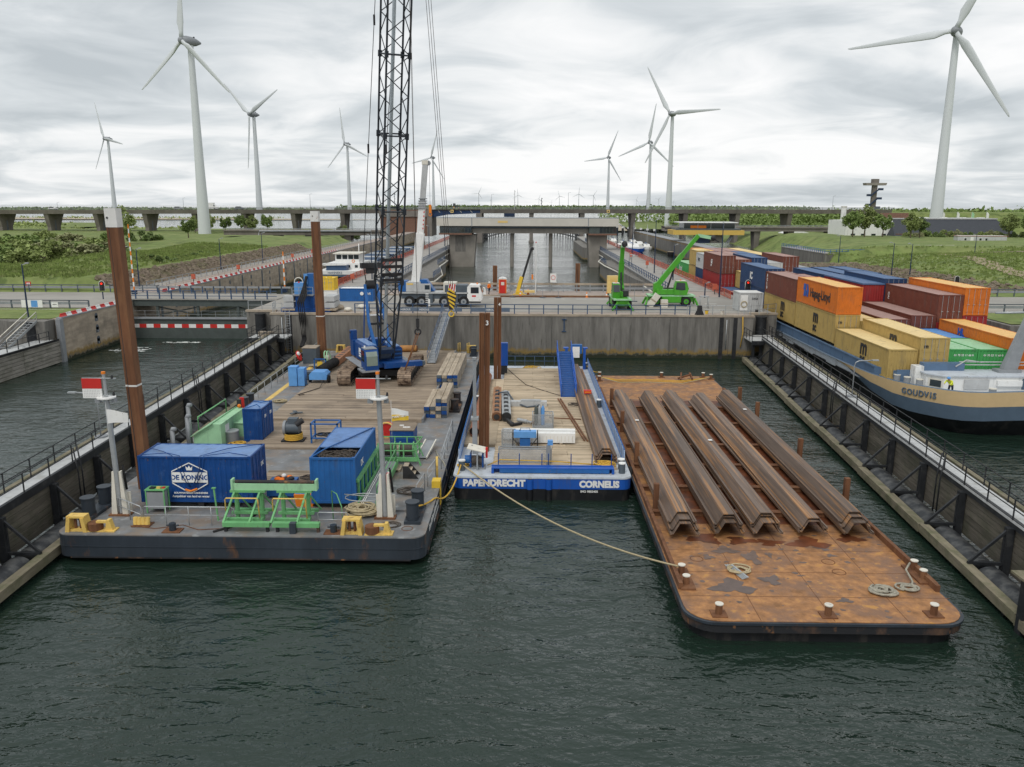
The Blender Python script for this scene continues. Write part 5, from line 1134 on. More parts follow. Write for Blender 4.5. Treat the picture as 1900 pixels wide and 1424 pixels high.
for k in range(5): B().box(1.752, -0.3+k*0.0, 1.8+k*0.16, 1.77, 1.2, 1.88+k*0.16).obj('louvre', DARK, cr)
for k in range(5): P(B().box(0.85, -0.68, 1.75+k*0.18, 1.65, -0.6, 1.85+k*0.18), 'grille', NAVY if k % 2 else BLUEM)
P(B().box(-1.9, 3.4, 1.5, 1.9, 4.5, 3.0), 'counterweight', BLUE); P(B().box(-1.95, 4.0, 3.0, -1.35, 4.5, 3.9), 'exhaust_box', BLUE); P(B().box(-1.97, 4.05, 3.6, -1.33, 4.48, 3.75), 'exhaust_grille', DARK)
P(B().bar((-2.35, -2.6, 1.42), (-2.35, 3.4, 1.42), 0.75, 0.06), 'catwalk', GREYM); P(B().bar((2.2, -1.2, 1.42), (2.2, 3.0, 1.42), 0.6, 0.06), 'catwalk', GREYM)
P(B().box(-0.7, -3.0, 1.3, 2.9, -2.3, 1.75), 'front_beam', BLUE); P(B().box(2.9, -2.95, 1.35, 3.2, -2.35, 1.7), 'beam_end', GREYD)
# cab
cab = P(B().prism([(-3.5, 1.35), (-1.95, 1.35), (-1.95, 3.2), (-3.15, 3.2), (-3.5, 2.6)], -2.55, -1.35, 'x'), 'cab', BLUE)
B().prism([(-3.52, 1.75), (-3.52, 2.6), (-3.19, 3.12), (-3.17, 3.12), (-3.5, 2.6), (-3.5, 1.75)], -2.45, -1.45, 'x').obj('windscreen', mat('cab glass', (0.20, 0.25, 0.22), 0.08, var=0.15, spec=0.8), cab)
B().box(-2.565, -3.1, 2.05, -2.552, -2.1, 3.05).obj('side_window', GLASS, cab); B().box(-1.35, -3.1, 2.05, -1.34, -2.1, 3.05).obj('side_window', GLASS, cab)
B().box(-2.5, -3.2, 3.2, -1.4, -2.0, 3.26).obj('roof', GREYM, cab); B().cyl((-2.3, -2.4, 3.26), (-2.3, -2.4, 3.42), 0.08, n=10).obj('beacon', WHITE, cab)
P(B().box(-2.9, -3.6, 1.2, -1.3, -1.9, 1.34), 'cab_base', GREYM)
# A-frame
for sx in (-0.55, 0.55):
    P(B().bar((sx*1.1, -0.6, 2.0), (sx*1.5, 1.4, 4.9), 0.24).bar((sx*1.5, 1.4, 4.9), (sx*1.0, 3.4, 8.3), 0.24), 'gantry_leg', BLUEM)
    P(B().bar((sx*1.6, 3.3, 2.6), (sx*1.0, 3.5, 8.2), 0.1), 'back_stay', BLUE)
    P(B().bar((sx*1.4, 0.8, 4.0), (sx*1.4, 2.6, 2.8), 0.1), 'gantry_brace', BLUE)
P(B().box(-0.7, 1.8, 5.5, 0.7, 1.95, 5.65), 'gantry_cross', WHITE); P(B().box(-0.75, 1.3, 4.7, 0.75, 1.5, 4.9), 'gantry_cross', DARK)
P(B().cyl((-0.42, 3.4, 8.3), (0.42, 3.4, 8.3), 0.42, n=18), 'sheave', DARK)
P(B().cyl((-0.5, 0.4, 2.3), (0.5, 0.4, 2.3), 0.5, n=18), 'hoist_drum', ROPED); P(B().cyl((-0.5, -0.8, 2.2), (0.5, -0.8, 2.2), 0.42, n=18), 'hoist_drum', GREYD)
# boom: local frame along z, tilted forward by 11 degrees about x at the foot
BW = 0.95; BL = 46.0; tilt = R(11)
bm = inst('boom', B().box(-0.01, -0.01, 0, 0.01, 0.01, 0.01).mesh('boom', NAVY), cr, (0, -1.3, 1.9), (tilt, 0, 0))
STRUT = mat('boom lattice paint', (0.028, 0.034, 0.042), 0.5, var=0.25, scale=1)
zf = 7.5
for sx in (-1, 1):
    for sy in (-1, 1):
        B().cyl((sx*0.62, sy*0.12, 0), (sx*BW, sy*BW, zf), 0.085, n=7).cyl((sx*BW, sy*BW, zf), (sx*BW, sy*BW, BL), 0.085, n=7).obj('chord', STRUT, bm)
def at(sx, sy, z):
    if z >= zf: return Vector((sx*BW, sy*BW, z))
    u = z/zf; return Vector((sx*(0.62+(BW-0.62)*u), sy*(0.12+(BW-0.12)*u), z))
zs = [1.0, 2.6, 4.2, 5.9, 7.5] + [7.5+1.55*k for k in range(1, 25)]
for i in range(len(zs)-1):
    a, b = zs[i], zs[i+1]; fl = i % 2
    for (p, q) in (((-1, -1), (1, -1)), ((1, -1), (1, 1)), ((1, 1), (-1, 1)), ((-1, 1), (-1, -1))):
        B().cyl(at(*(p if fl else q), a), at(*(q if fl else p), b), 0.042, n=5, caps=False).obj('lattice_brace', STRUT, bm)
for k, z in enumerate((7.5, 13.7, 19.9, 26.1, 32.3, 38.5)):
    for p, q in (((-1, -1), (1, -1)), ((1, -1), (1, 1)), ((1, 1), (-1, 1)), ((-1, 1), (-1, -1))):
        B().cyl(at(*p, z), at(*q, z), 0.07, n=6).obj('section_bar', STRUT, bm)
    for sx in (-1, 1):
        for sy in (-1, 1): B().cb(sx*BW, sy*BW, z, 0.26, 0.26, 0.5).obj('section_joint', STRUT, bm)
for z in (7.6, 8.1, 8.8, 9.4): B().box(-BW, -BW-0.02, z, BW, -BW+0.02, z+0.28).obj('guide_plate', DARK, bm)
B().box(-0.62, -0.35, 0.6, 0.62, 0.35, 1.0).obj('foot_plate', NAVY, bm)
B().cyl((-0.1, 0.25, 2), (-0.05, 0.25, 44), 0.16, n=10).obj('leader_tube', mat('silver leader tube', (0.45, 0.5, 0.53), 0.3, 0.5, var=0.1), bm)
# pendants, hoist lines, blocks: world coordinates turned into the crane's frame
iw = (Matrix.Translation((-13.35, 74.4, 1.78)) @ Matrix.Rotation(R(26), 4, 'Z')).inverted()
def line(pts, r, n, m): return B().tube([iw @ Vector(p) for p in pts], r, 5).obj(n, m, cr)
tip = Vector((-13.35, 74.4, 1.78)) + Matrix.Rotation(R(26), 3, 'Z') @ (Vector((0, -1.3, 1.9)) + Matrix.Rotation(tilt, 3, 'X') @ Vector((0, 0, BL)))
lw = Matrix.Rotation(R(26), 3, 'Z')
for s in (-1, 1):
    tp = tip + lw @ Vector((s*0.95, 0.9, 0)); bp = Vector((-13.35, 74.4, 1.78)) + lw @ Vector((s*0.75, 3.0, 10.3))
    line([tp, bp], 0.03, 'pendant', DARK)
    for u in (0.45, 0.72): c = tp.lerp(bp, u); B().cb(*(iw @ c), 0.14, 0.14, 0.8).obj('pendant_link', DARK, cr)
    line([bp, Vector((-13.35, 74.4, 1.78)) + lw @ Vector((s*0.4, 3.4, 8.5))], 0.05, 'hoist_rope', ROPED)
B().box(-1.0, 2.6, 9.9, 1.0, 3.3, 10.4).box(-0.5, 2.7, 9.4, 0.5, 3.2, 9.9).obj('equaliser_beam', DARK, cr)
hk = Vector((-6.3, 68.6, 9.0))
for d in (-0.22, 0.0, 0.22): line([tip+Vector((0.5+d, -0.6, 0)), hk+Vector((d*0.7, 0, 1.6))], 0.02, 'hoist_rope', ROPED)
for d in (-0.06, 0.06): line([tip+Vector((0.1+d, 0, 0)), Vector((-9.55, 71.2, 7.7))], 0.018, 'hoist_rope', ROPED)
hb = thing('hook_block', 'yellow and black striped hook block hanging right of the lattice boom', 'hook block', hk, 14)
prof = [(-0.42, 0.9), (-0.36, 1.3), (0, 1.55), (0.36, 1.3), (0.42, 0.9), (0.3, 0.2), (0.14, -0.15), (-0.14, -0.15), (-0.3, 0.2)]
B().prism(prof, -0.2, 0.2, 'y').obj('cheek', DARK, hb)
for k in range(5):
    z = 0.0+k*0.33; wv = 0.18+0.07*min(k, 3) - (0.12 if k == 4 else 0)
    B().add([(-wv, -0.206, z+0.22), (wv, -0.206, z-0.12), (wv, -0.206, z+0.06), (-wv, -0.206, z+0.40)], [(0, 1, 2, 3)]).obj('stripe', YELL2, hb)
B().torus((0, 0, -0.55), 0.22, 0.05, 14, 6, Matrix.Rotation(R(90), 4, 'X')).tube([(0, 0, -0.1), (0, 0, -0.35)], 0.07, 6).obj('hook', YELL2, hb)
h2 = thing('hook_block', 'small black hook with rusty chain slings beside the lattice boom', 'hook block', (-9.55, 71.2, 6.6))
B().box(-0.14, -0.12, 0.3, 0.14, 0.12, 1.1).cyl((0, 0, 0), (0, 0, 0.3), 0.1, n=8).torus((0, 0, -0.1), 0.26, 0.07, 14, 6, Matrix.Rotation(R(90), 4, 'X')).obj('block', DARK, h2)
for d in (-0.1, 0.1): B().tube([(d, 0, -0.2), (-0.6+d*0.5, -0.3, -2.0), (-1.2, -0.8, -3.6)], 0.045, 6).obj('chain_sling', RUSTP, h2)
# ------------------------------------------------------------------ blue deck barge (middle)
bb = thing('deck_barge', 'blue and black deck barge with a timber deck, lettered at the stern', 'barge', (1, 46.6, 0))
hp = rounded(-4.3, 46.55, 6.5, 81.2, 0.55, 0.3)
B().prism(hp, 0.72, 1.44).obj('hull_band', BLUEB, bb); B().prism(rounded(-4.28, 46.57, 6.48, 81.18, 0.53, 0.3), -1.2, 0.72).obj('hull', BLACKP, bb); B().prism(hp, 1.44, 1.5).obj('deck', PALEG, bb)
B().prism(rounded(-4.33, 46.52, 6.53, 81.23, 0.56, 0.3), 1.38, 1.45).obj('gunwale', PALEG, bb)
for x in (0.35, 1.5):
    B().cyl((x, 46.56, -0.6), (x, 46.56, 1.38), 0.2, n=14).obj('push_knee', BLACKP, bb); B().cyl((x, 46.555, 0.73), (x, 46.555, 1.37), 0.206, n=14).obj('push_knee_top', BLUEB, bb)
text('lettering', 'PAPENDRECHT', 0.56, bb, WHITE, (-3.7, 46.53, 0.90), FRONT, 0.034, 0.008, sx=0.98); text('lettering', 'CORNELIS', 0.56, bb, WHITE, (3.35, 46.53, 0.87), FRONT, 0.034, 0.008, sx=0.93)
text('lettering', 'IMO 9803405', 0.19, bb, WHITE, (3.42, 46.55, 0.52), FRONT, 0.006)
planks(bb, -1.95, 5.75, 47.9, 79.3, 1.5, 1.66, 0.28, PLANKB)
bp = B().box(0.01, 0.01, 0, 0.72, 7.0, 0.2).mesh('plank', PLANKB)
for i in range(3):
    for j in range(3): inst('plank', bp, bb, (-4.1+i*0.73, 52.6+j*7.05, 1.5))
B().box(-2.0, 47.5, 1.5, 5.5, 47.62, 1.9).box(-2.0, 47.1, 1.8, 5.5, 47.5, 1.86).box(-2.0, 47.06, 1.52, -1.85, 47.55, 1.84).box(5.35, 47.06, 1.52, 5.5, 47.55, 1.84).obj('stern_bulwark', BLUEB, bb)
B().box(-1.5, 47.1, 1.55, 5.2, 47.14, 1.8).obj('bulwark_face', BLUEM, bb)
for x in (-1.6, -0.3, 1.1, 1.5, 2.9, 4.2, 5.4): B().box(x-0.03, 47.85, 1.5, x+0.03, 47.91, 2.55).obj('post', BLUE, bb)
for s, x in ((-1, -4.15), (1, 6.35)):
    B().box(x-0.05, 49.2, 1.5, x+0.05, 80.6, 1.62).obj('side_kerb', BLUEL, bb); bt = B().box(-0.035, -0.03, 0, 0.035, 0.03, 0.95).mesh('stanchion', BLUEB)
    for k in range(30): inst('stanchion', bt, bb, (x, 49.5+k*1.03, 1.5))
    B().box(x-0.03, 49.2, 1.7, x+0.03, 80.6, 2.38).obj('side_panel', PANEB, bb); B().tube([(x, 49.2, 2.45), (x, 80.6, 2.45)], 0.035, 6).obj('rail', BLUEM, bb)
for (x, y) in ((-3.85, 47.7), (6.0, 47.4), (6.05, 48.2), (-3.9, 65.0), (6.05, 64.0), (6.1, 79.8)):
    o = B().cyl((x, y, 1.5), (x, y, 2.1), 0.2, n=16).obj('bollard', GREYD, bb); B().cyl((x, y, 2.1), (x, y, 2.16), 0.22, n=16).obj('bollard_top', WHITE, o)
for x in range(-2, 4): B().tube([(x, 81.0, 1.5), (x, 81.0, 2.55)], 0.03, 6).obj('post', BLUER, bb)
for z in (2.05, 2.55): B().tube([(-2.6, 81.0, z), (3.4, 81.0, z)], 0.03, 6).obj('rail', BLUER, bb)
rebase(bb, (1, 46.6, 0))
def twin(label, x, y, top, lean, mark):
    s = thing('spud_pile', label, 'spud pile', (x, y, 1.5), group='spud piles of the barges'); H = top-1.5
    for k, (a, b) in enumerate(((-0.34, -0.015), (0.015, 0.34))):
        bx_ = B(); pr = [(a, -0.25), (a+0.06, -0.25), (a+0.09, -0.16), (b-0.09, -0.16), (b-0.06, -0.25), (b, -0.25), (b, 0.25), (a, 0.25)]; n = 8
        vs = [(p+(lean*t_), q, -2.5+(H+2.5)*t_) for t_ in (0, 1) for p, q in pr]
        bx_.add(vs, [tuple(range(n))[::-1], tuple(range(n, 2*n))] + [(i, (i+1) % n, n+(i+1) % n, n+i) for i in range(n)]).obj('pile_half', RUSTP, s)
    text('lettering', mark, 0.42, s, WHITE, (0.06+lean, -0.27, H-0.75), FRONT, 0.01)
twin('rusty twin spud pile at the near left corner of the timber deck', -2.72, 51.8, 10.75, 0.12, '3')
twin('rusty twin spud pile at the far left corner of the timber deck', -2.6, 74.8, 9.2, 0.05, '4')
# winch at stern corner
wn_ = thing('deck_winch', 'grey and blue winch with a pale cover at the near left deck corner', 'winch', (-2.95, 48.2, 1.5))
B().box(-0.55, -0.35, 0, 0.55, 0.45, 0.1).obj('base', GREYM, wn_); B().cyl((-0.3, 0, 0.5), (0.35, 0, 0.5), 0.3, n=16).obj('drum', ROPED, wn_); B().cyl((-0.75, 0, 0.55), (-0.4, 0, 0.55), 0.26, n=14).obj('motor', BLUEM, wn_)
for x in (-0.38, 0.38): B().box(x-0.05, -0.3, 0.1, x+0.05, 0.35, 0.95).obj('cheek', BLUE, wn_)
B().add([(-0.6, -0.3, 1.35), (0.55, -0.5, 1.15), (0.6, 0.15, 1.3), (-0.5, 0.35, 1.5), (-0.6, -0.3, 1.3), (0.55, -0.5, 1.1), (0.6, 0.15, 1.25), (-0.5, 0.35, 1.45)], [(0, 1, 2, 3), (7, 6, 5, 4), (0, 4, 5, 1), (1, 5, 6, 2), (2, 6, 7, 3), (3, 7, 4, 0)]).obj('cover', CREAM, wn_)
B().bar((0.05, -0.5, 0), (0.05, -0.4, 1.2), 0.09).bar((-0.35, 0.1, 0.9), (-0.3, 0.1, 1.45), 0.07).bar((0.05, -0.45, 1.0), (0.5, -0.1, 0.7), 0.06).obj('stand', GREYM, wn_)
B().box(0.55, -0.2, 0.7, 0.68, 0.0, 1.35).obj('fire_extinguisher', RED, wn_)
ml = thing('spud_guide_post', 'tall galvanised post beside the near twin spud pile', 'post', (-3.25, 51.2, 1.5)); B().box(-0.16, -0.16, 0, 0.16, 0.16, 2.4).obj('lower_post', GREYM, ml); B().box(-0.11, -0.11, 2.4, 0.11, 0.11, 6.3).obj('upper_post', GREYM, ml); B().box(-0.25, -0.22, 2.3, 0.25, 0.22, 2.5).cyl((0, 0, 6.3), (0, 0, 6.45), 0.16, n=12).obj('collar', GREY, ml)
bl_ = thing('spud_winch_box', 'blue winch cabinet behind the far twin spud pile', 'cabinet', (-2.0, 77.0, 1.5)); B().box(-0.35, -0.3, 0.9, 0.35, 0.3, 3.1).obj('cabinet', BLUEB, bl_); B().box(-0.3, -0.25, 0, 0.3, 0.25, 0.9).obj('base', DARK, bl_)
pp = thing('steel_pipe', 'rusty steel pipe lying along the left edge of the timber deck', 'pipe', (-3.5, 54.4, 2.05)); n = 18; bq = B()
bq.cyl((0, 0, 0), (0.1, 19.0, 0), 0.36, n=20, caps=False); bq.cyl((0, 0.0, 0), (0.1, 19.0, 0), 0.33, n=20, caps=False); bq.cyl((0, 0.3, 0), (0, 0.31, 0), 0.33, n=20).obj('pipe', mat('red brown pipe', (0.27, 0.11, 0.06), 0.65, var=0.25, scale=2), pp)
B().cyl((0, 0.25, 0), (0, 0.26, 0), 0.325, n=18).obj('pipe_bore', DARK, pp)
for y in (1.5, 9, 17): B().box(-0.5, y, -0.4, 0.5, y+0.2, -0.36).obj('saddle', TIMBER, pp)
# stair tower and ramp
rmp = thing('access_ramp', 'bright blue steel ramp standing at the far right of the timber deck', 'ramp', (3.75, 66.8, 1.66))
B().add([(-0.62, 0, 0.06), (0.62, 0, 0.06), (0.75, 11.5, 1.9), (-0.55, 11.5, 1.9), (-0.62, 0, 0), (0.62, 0, 0), (0.75, 11.5, 1.8), (-0.55, 11.5, 1.8)], [(0, 1, 2, 3), (7, 6, 5, 4), (0, 4, 5, 1), (1, 5, 6, 2), (2, 6, 7, 3), (3, 7, 4, 0)]).obj('tread_plate', BLUE, rmp)
for s in (-1, 1):
    B().bar((s*0.64, 0, 0.1), (s*0.68+0.08, 11.5, 1.9), 0.07, 0.26).obj('stringer', BLUEB, rmp); B().bar((s*0.64, 0, 1.1), (s*0.68+0.08, 11.5, 2.95), 0.06).bar((s*0.64, 0, 0.6), (s*0.68+0.08, 11.5, 2.4), 0.045).obj('handrail', BLUEB, rmp)
    for k in range(7): c = Vector((s*0.64, 0, 0.1)).lerp(Vector((s*0.68+0.08, 11.5, 1.9)), k/6); B().bar(c, c+Vector((0, 0, 1.0)), 0.05).obj('post', BLUEB, rmp)
for k in range(24): c = Vector((0, 0.3, 0.12)).lerp(Vector((0.1, 11.3, 1.9)), k/23); B().cb(c.x, c.y, c.z, 1.2, 0.05, 0.04).obj('cleat', BLUEM, rmp)
gy = thing('winch_gantry', 'blue winch gantry with a white control box at the far end of the deck barge', 'gantry', (5.05, 79.8, 1.5))
for x in (-0.9, 0.9): B().box(x-0.12, -0.3, 0, x+0.12, 0.3, 2.1).obj('column', BLUEB, gy)
B().box(-0.45, -0.25, 1.6, 0.65, 0.25, 2.5).obj('frame', BLUEM, gy); B().box(-0.3, -0.3, 1.2, 0.4, -0.24, 2.3).obj('control_box', WHITE, gy); B().cyl((-0.6, -0.2, 1.0), (-0.6, 0.2, 1.0), 0.22, n=12).obj('motor', ORANGE, gy); B().box(-1.2, -0.3, 2.1, -0.7, 0.3, 2.2).box(0.75, -0.3, 2.1, 1.2, 0.3, 2.2).obj('cap', BLUEB, gy)
# loose gear on deck B
def hat(z, t_=0.03, s=1.0):
    o = [(-0.72, 0), (-0.58, 0.0), (-0.27, 0.56), (0.27, 0.56), (0.58, 0.0), (0.72, 0)]
    i = [(0.72, t_), (0.59, t_), (0.28, 0.56+t_), (-0.28, 0.56+t_), (-0.59, t_), (-0.72, t_)]
    return [(a*s, b*s+z) for a, b in o], [(a*s, b*s+z) for a, b in i]
def hat_mesh(L_, s=1.0, t_=0.045):
    o, i = hat(0, t_, s); b = B(); n = 6; i = i[::-1]
    pts = o + i[::-1]
    for k in range(5):
        q = [o[k], o[k+1], i[k+1], i[k]]; b.prism(q, 0, L_, 'y')
    for sx in (-1, 1): b.box(sx*0.72*s-0.04, 0, -0.03, sx*0.72*s+0.04, L_, t_+0.05)
    return b.mesh('profile', RUSTS)
hm_ = {}
def sheet_pile(label, x, y, z, L_, rz=0, s=1.0, group=None):
    k = (L_, s)
    if k not in hm_: hm_[k] = hat_mesh(L_, s)
    p_ = thing('sheet_pile', label, 'sheet pile', (x, y, z), rz, group); inst('profile', hm_[k], p_); return p_
for k in range(3): sheet_pile('rusty sheet pile on the timber deck, %s of three' % ('bottom', 'middle', 'top')[k], 5.2, 48.9+0.25*k, 1.68+0.12*k, 28.0, 0.6, 0.92, 'sheet piles on the timber deck')
ib = thing('signal_box', 'small red box on the sheet piles of the timber deck', 'box', (5.15, 64.5, 2.55)); B().box(-0.3, -0.2, 0, 0.3, 0.2, 0.26).obj('body', RED, ib); B().box(-0.25, -0.21, 0.08, 0.25, -0.2, 0.18).obj('stripe', ORANGE, ib)
for k, (x0, x1, y, z, lb) in enumerate(((-1.45, 3.5, 53.6, 1.66, 'far'), (-0.6, 3.45, 52.8, 1.66, 'near'))):
    wbm = thing('white_beam', 'long white plastic beam across the timber deck, the %s one of two' % lb, 'beam', (x0, y, z)); B().box(0, 0, 0.12, x1-x0, 0.5, 0.78).obj('beam', WHITE, wbm)
    for j in range(2): B().box(0.6+j*2.4, -0.05, 0, 0.8+j*2.4, 0.55, 0.12).obj('bearer', TIMBER, wbm)
    for j in range(int((x1-x0)/0.25)): B().box(0.1+j*0.25, -0.008, 0.2, 0.13+j*0.25, 0.0, 0.6).obj('rib', CREAM, wbm)
gb3 = thing('grey_beam', 'pale grey hollow beam lying across the timber deck', 'beam', (-1.2, 63.4, 1.66)); B().box(0, 0, 0, 3.0, 0.6, 0.4).obj('beam', GREYC, gb3); B().box(0.9, 0.05, 0.4, 2.5, 0.5, 0.5).obj('cover_plate', GREY, gb3)
def drilltube(label, x, y, L_, m, rz, endm):
    t_ = thing('hydraulic_hammer', label, 'pile hammer', (x, y, 2.0), rz); B().cyl((0, 0, 0), (0, L_, 0), 0.3, n=18).obj('casing', m, t_); B().cyl((0, -0.25, 0), (0, 0, 0), 0.36, n=18).obj('end_flange', endm, t_); B().cyl((0, -0.28, 0), (0, -0.25, 0), 0.22, n=14).obj('bore', DARK, t_)
    for s in (-0.27, 0.27): B().box(s-0.07, 0, 0.08, s+0.07, L_, 0.22).obj('guide_rail', m, t_)
    for k in range(int(L_/1.3)): B().cb(0, 0.8+k*1.3, 0.3, 0.34, 0.6, 0.05).obj('slot', DARK, t_)
    return t_
drilltube('rusty brown pile hammer lying on the timber deck', -2.1, 59.0, 9.0, mat('rusty orange casing', (0.32, 0.16, 0.08), 0.6, var=0.3, scale=2), 1.5, RUSTP)
drilltube('grey pile hammer with black nose lying on the timber deck', -1.35, 58.9, 7.6, GREY, 2, DARK)
tag(B().tube([(-2.2, 65, 2.4), (-1.4, 65.2, 2.45), (-0.8, 63.8, 1.9), (0.2, 63.0, 1.72), (1.1, 63.3, 1.75), (1.2, 64.0, 2.0)], 0.07, 7).obj('hydraulic_hose', GREYD), 'grey hydraulic hose crossing the two pile hammers', 'hose')
sc = thing('hoist_swivel', 'black steel swivel at the nose of the grey pile hammer', 'swivel', (-1.0, 57.4, 1.66)); B().bar((-0.3, 0.9, 0.25), (0.1, 0, 0.15), 0.22).bar((0.1, 0, 0.1), (0.8, 0.5, 0.1), 0.2).ball((0.1, 0, 0.15), 0.2, 10).obj('arm', DARK, sc)
sc = thing('hydraulic_ram', 'small silver hydraulic ram lying on the timber deck', 'ram', (0.0, 58.2, 1.66)); B().cyl((-0.5, 0.3, 0.2), (0.2, -0.2, 0.2), 0.15, n=12).obj('cylinder', GREY, sc); B().cyl((0.2, -0.2, 0.2), (0.6, -0.5, 0.2), 0.1, n=10).obj('rod', GREY, sc); B().ball((0.65, -0.53, 0.2), 0.14, 10).obj('eye', RUSTP, sc)
def cage(label, x, y, w_, d_, h_, z=1.66):
    c = thing('mesh_cage', label, 'cage', (x, y, z))
    for a in (0, w_):
        for b in (0, d_): B().box(a-0.03, b-0.03, 0, a+0.03, b+0.03, h_).obj('post', GREY, c)
    for zz in (0.05, h_):
        B().box(0, -0.025, zz-0.025, w_, 0.025, zz+0.025).box(0, d_-0.025, zz-0.025, w_, d_+0.025, zz+0.025).box(-0.025, 0, zz-0.025, 0.025, d_, zz+0.025).box(w_-0.025, 0, zz-0.025, w_+0.025, d_, zz+0.025).obj('frame', GREY, c)
    B().box(0, -0.006, 0.05, w_, 0.006, h_).box(0, d_-0.006, 0.05, w_, d_+0.006, h_).box(-0.006, 0, 0.05, 0.006, d_, h_).box(w_-0.006, 0, 0.05, w_+0.006, d_, h_).obj('mesh_panel', MESHG, c)
    B().box(0.03, 0.03, 0.03, w_-0.03, d_-0.03, 0.07).obj('floor', GREYM, c); return c
k1 = cage('mesh cage with gas bottles in the middle of the timber deck', 0.6, 56.9, 1.5, 1.1, 1.0)
for x, m_ in ((0.25, GREEND), (0.5, GREY), (0.75, BLUEP)): g_ = thing('gas_bottle', '%s gas bottle in the mesh cage on the timber deck' % {GREEND.name: 'dark green', GREY.name: 'silver', BLUEP.name: 'pale blue'}[m_.name], 'gas bottle', (0.6+x, 57.6, 1.74)); B().lathe([(0.12, 0), (0.13, 0.05), (0.13, 1.25), (0.06, 1.42), (0.04, 1.45)], 14).obj('cylinder', m_, g_); B().cyl((0, 0, 1.45), (0, 0, 1.6), 0.04, n=8).obj('valve', GREY, g_)
cage('mesh cage filled with scrap left of the white beams', -1.5, 52.0, 0.9, 0.7, 1.1)
cage('long low mesh basket behind the stern bulwark', -1.6, 48.7, 3.3, 0.45, 0.95)
pw = thing('power_unit', 'blue power pack in a black frame before the white beams', 'power pack', (0.05, 52.1, 1.66)); B().box(-0.75, -0.3, 0.75, 0.75, 0.3, 1.15).obj('tank', BLUEP, pw); B().box(-0.35, -0.25, 0.1, 0.35, 0.25, 0.7).obj('motor', BLUEM, pw); B().tube([(-0.35, 0, 1.15), (-0.3, 0, 1.35), (0.3, 0, 1.35), (0.35, 0, 1.15)], 0.04, 6).obj('handle', GREY, pw)
for x in (-0.85, 0.8): B().box(x, -0.35, 0, x+0.07, -0.28, 1.1).box(x, 0.28, 0, x+0.07, 0.35, 1.1).box(x, -0.35, 1.05, x+0.07, 0.35, 1.12).obj('frame', DARK, pw)
B().bar((-0.85, -0.3, 0.8), (-0.3, -0.3, 0.05), 0.05).bar((0.85, -0.3, 0.8), (0.3, -0.3, 0.05), 0.05).box(-0.85, -0.34, 0, 0.85, -0.28, 0.06).obj('brace', DARK, pw)
vg = thing('vibration_gauge', 'small grey stand with a blue top behind the stern bulwark', 'stand', (1.5, 48.4, 1.66)); B().box(-0.12, -0.1, 0, 0.12, 0.1, 1.3).obj('stand', GREYM, vg); B().box(-0.05, -0.12, 1.3, 0.28, 0.14, 1.6).obj('head', BLUEP, vg)
for (a, b, lb) in (((2.8, 66.0), (4.15, 53.6), 'left'), ((3.0, 66.0), (4.35, 53.5), 'right')): tag(B().bar((*a, 1.72), (*b, 1.72), 0.1, 0.08).obj('steel_bar', RUSTP), 'long rusty steel bar lying beside the sheet piles, the %s one' % lb, 'bar')
tag(B().bar((1.9, 59.8, 1.7), (4.3, 59.4, 1.7), 0.06).obj('steel_bar', RUSTP), 'short rusty bar lying across the timber deck', 'bar')
tag(B().tube([(-1.8, 79.0, 1.7), (-0.8, 75.0, 1.69), (0.1, 71.5, 1.69), (1.6, 69.2, 1.69), (3.0, 67.3, 1.69)], 0.03, 5).obj('electric_cable', ROPED), 'thin dark cable running across the pale planks', 'cable')
coil('rope_coil', 'yellow rope coil at the near right corner of the timber deck', 5.0, 48.3, 1.66, 0.6, 9, ROPEY, 0.035)
coil('rope_coil', 'yellow rope coil at the far end of the timber deck', 0.6, 80.0, 1.5, 0.8, 5, ROPEY, 0.03)
coil('rope_coil', 'yellow rope wound on the near left bollard of the deck barge', -3.85, 48.3, 1.55, 0.33, 9, ROPEY, 0.035)
tag(B().tube([(-2.3, 48.4, 1.6), (-1.5, 48.3, 2.0), (2, 48.1, 1.98), (4.6, 48.2, 1.75)], 0.035, 6).obj('mooring_line', ROPEY), 'yellow rope along the stern bulwark', 'rope')
coil('wire_coil', 'thin rusty chain heap beside the ramp', 4.1, 64.0, 1.66, 0.6, 5, ROPED, 0.02)
tag(B().box(-4.62, 50, 0.2, -4.36, 78, 0.9).obj('rubber_fender', RUBBER), 'long black rubber fender between the two left barges', 'fender')
tag(B().torus((6.72, 49, 0.9), 0.35, 0.14, 18, 8, Matrix.Rotation(R(90), 4, 'Y')).obj('tyre_fender', RUBBER), 'black tyre fender at the near right corner of the blue barge', 'fender')
# ------------------------------------------------------------------ rusty pontoon (right)
bc = thing('pontoon', 'rusty orange pontoon loaded with long sheet piles', 'pontoon', (12.6, 29.8, 0))
def rp(d): return arc(6.75+1.3+d, 30.2+1.3+d, 1.3, 180, 270, 6) + arc(18.3-1.3-d, 30.2+1.3+d, 1.3, 270, 360, 6) + [(18.45-d, 79.0), (6.75+d, 79.0)]
B().prism(rp(0), 0.5, 0.93).obj('hull', RUSTK, bc); B().prism(rp(0.25), -1.0, 0.5).obj('bottom', BLACKP, bc); B().prism(rp(-0.06), 0.86, 0.97).obj('fender_band', HULLG, bc); B().prism(rp(0.05), 0.93, 1.0).obj('deck', RUSTD, bc)
B().box(7.6, 40.6, 1.0, 17.9, 68.5, 1.006).obj('deck_stain', RUSTW, bc)
for x in (6.85, 18.1): B().box(x, 33.0, 1.0, x+0.18, 72.5, 1.3).obj('side_coaming', RUSTP, bc)
for y in (41.8, 45.8, 50.0, 54.5, 60.2, 65.3): B().box(7.05, y-0.14, 1.006, 18.3, y+0.14, 1.28).box(7.05, y-0.2, 1.24, 18.3, y+0.2, 1.285).obj('bearer', RUSTP, bc)
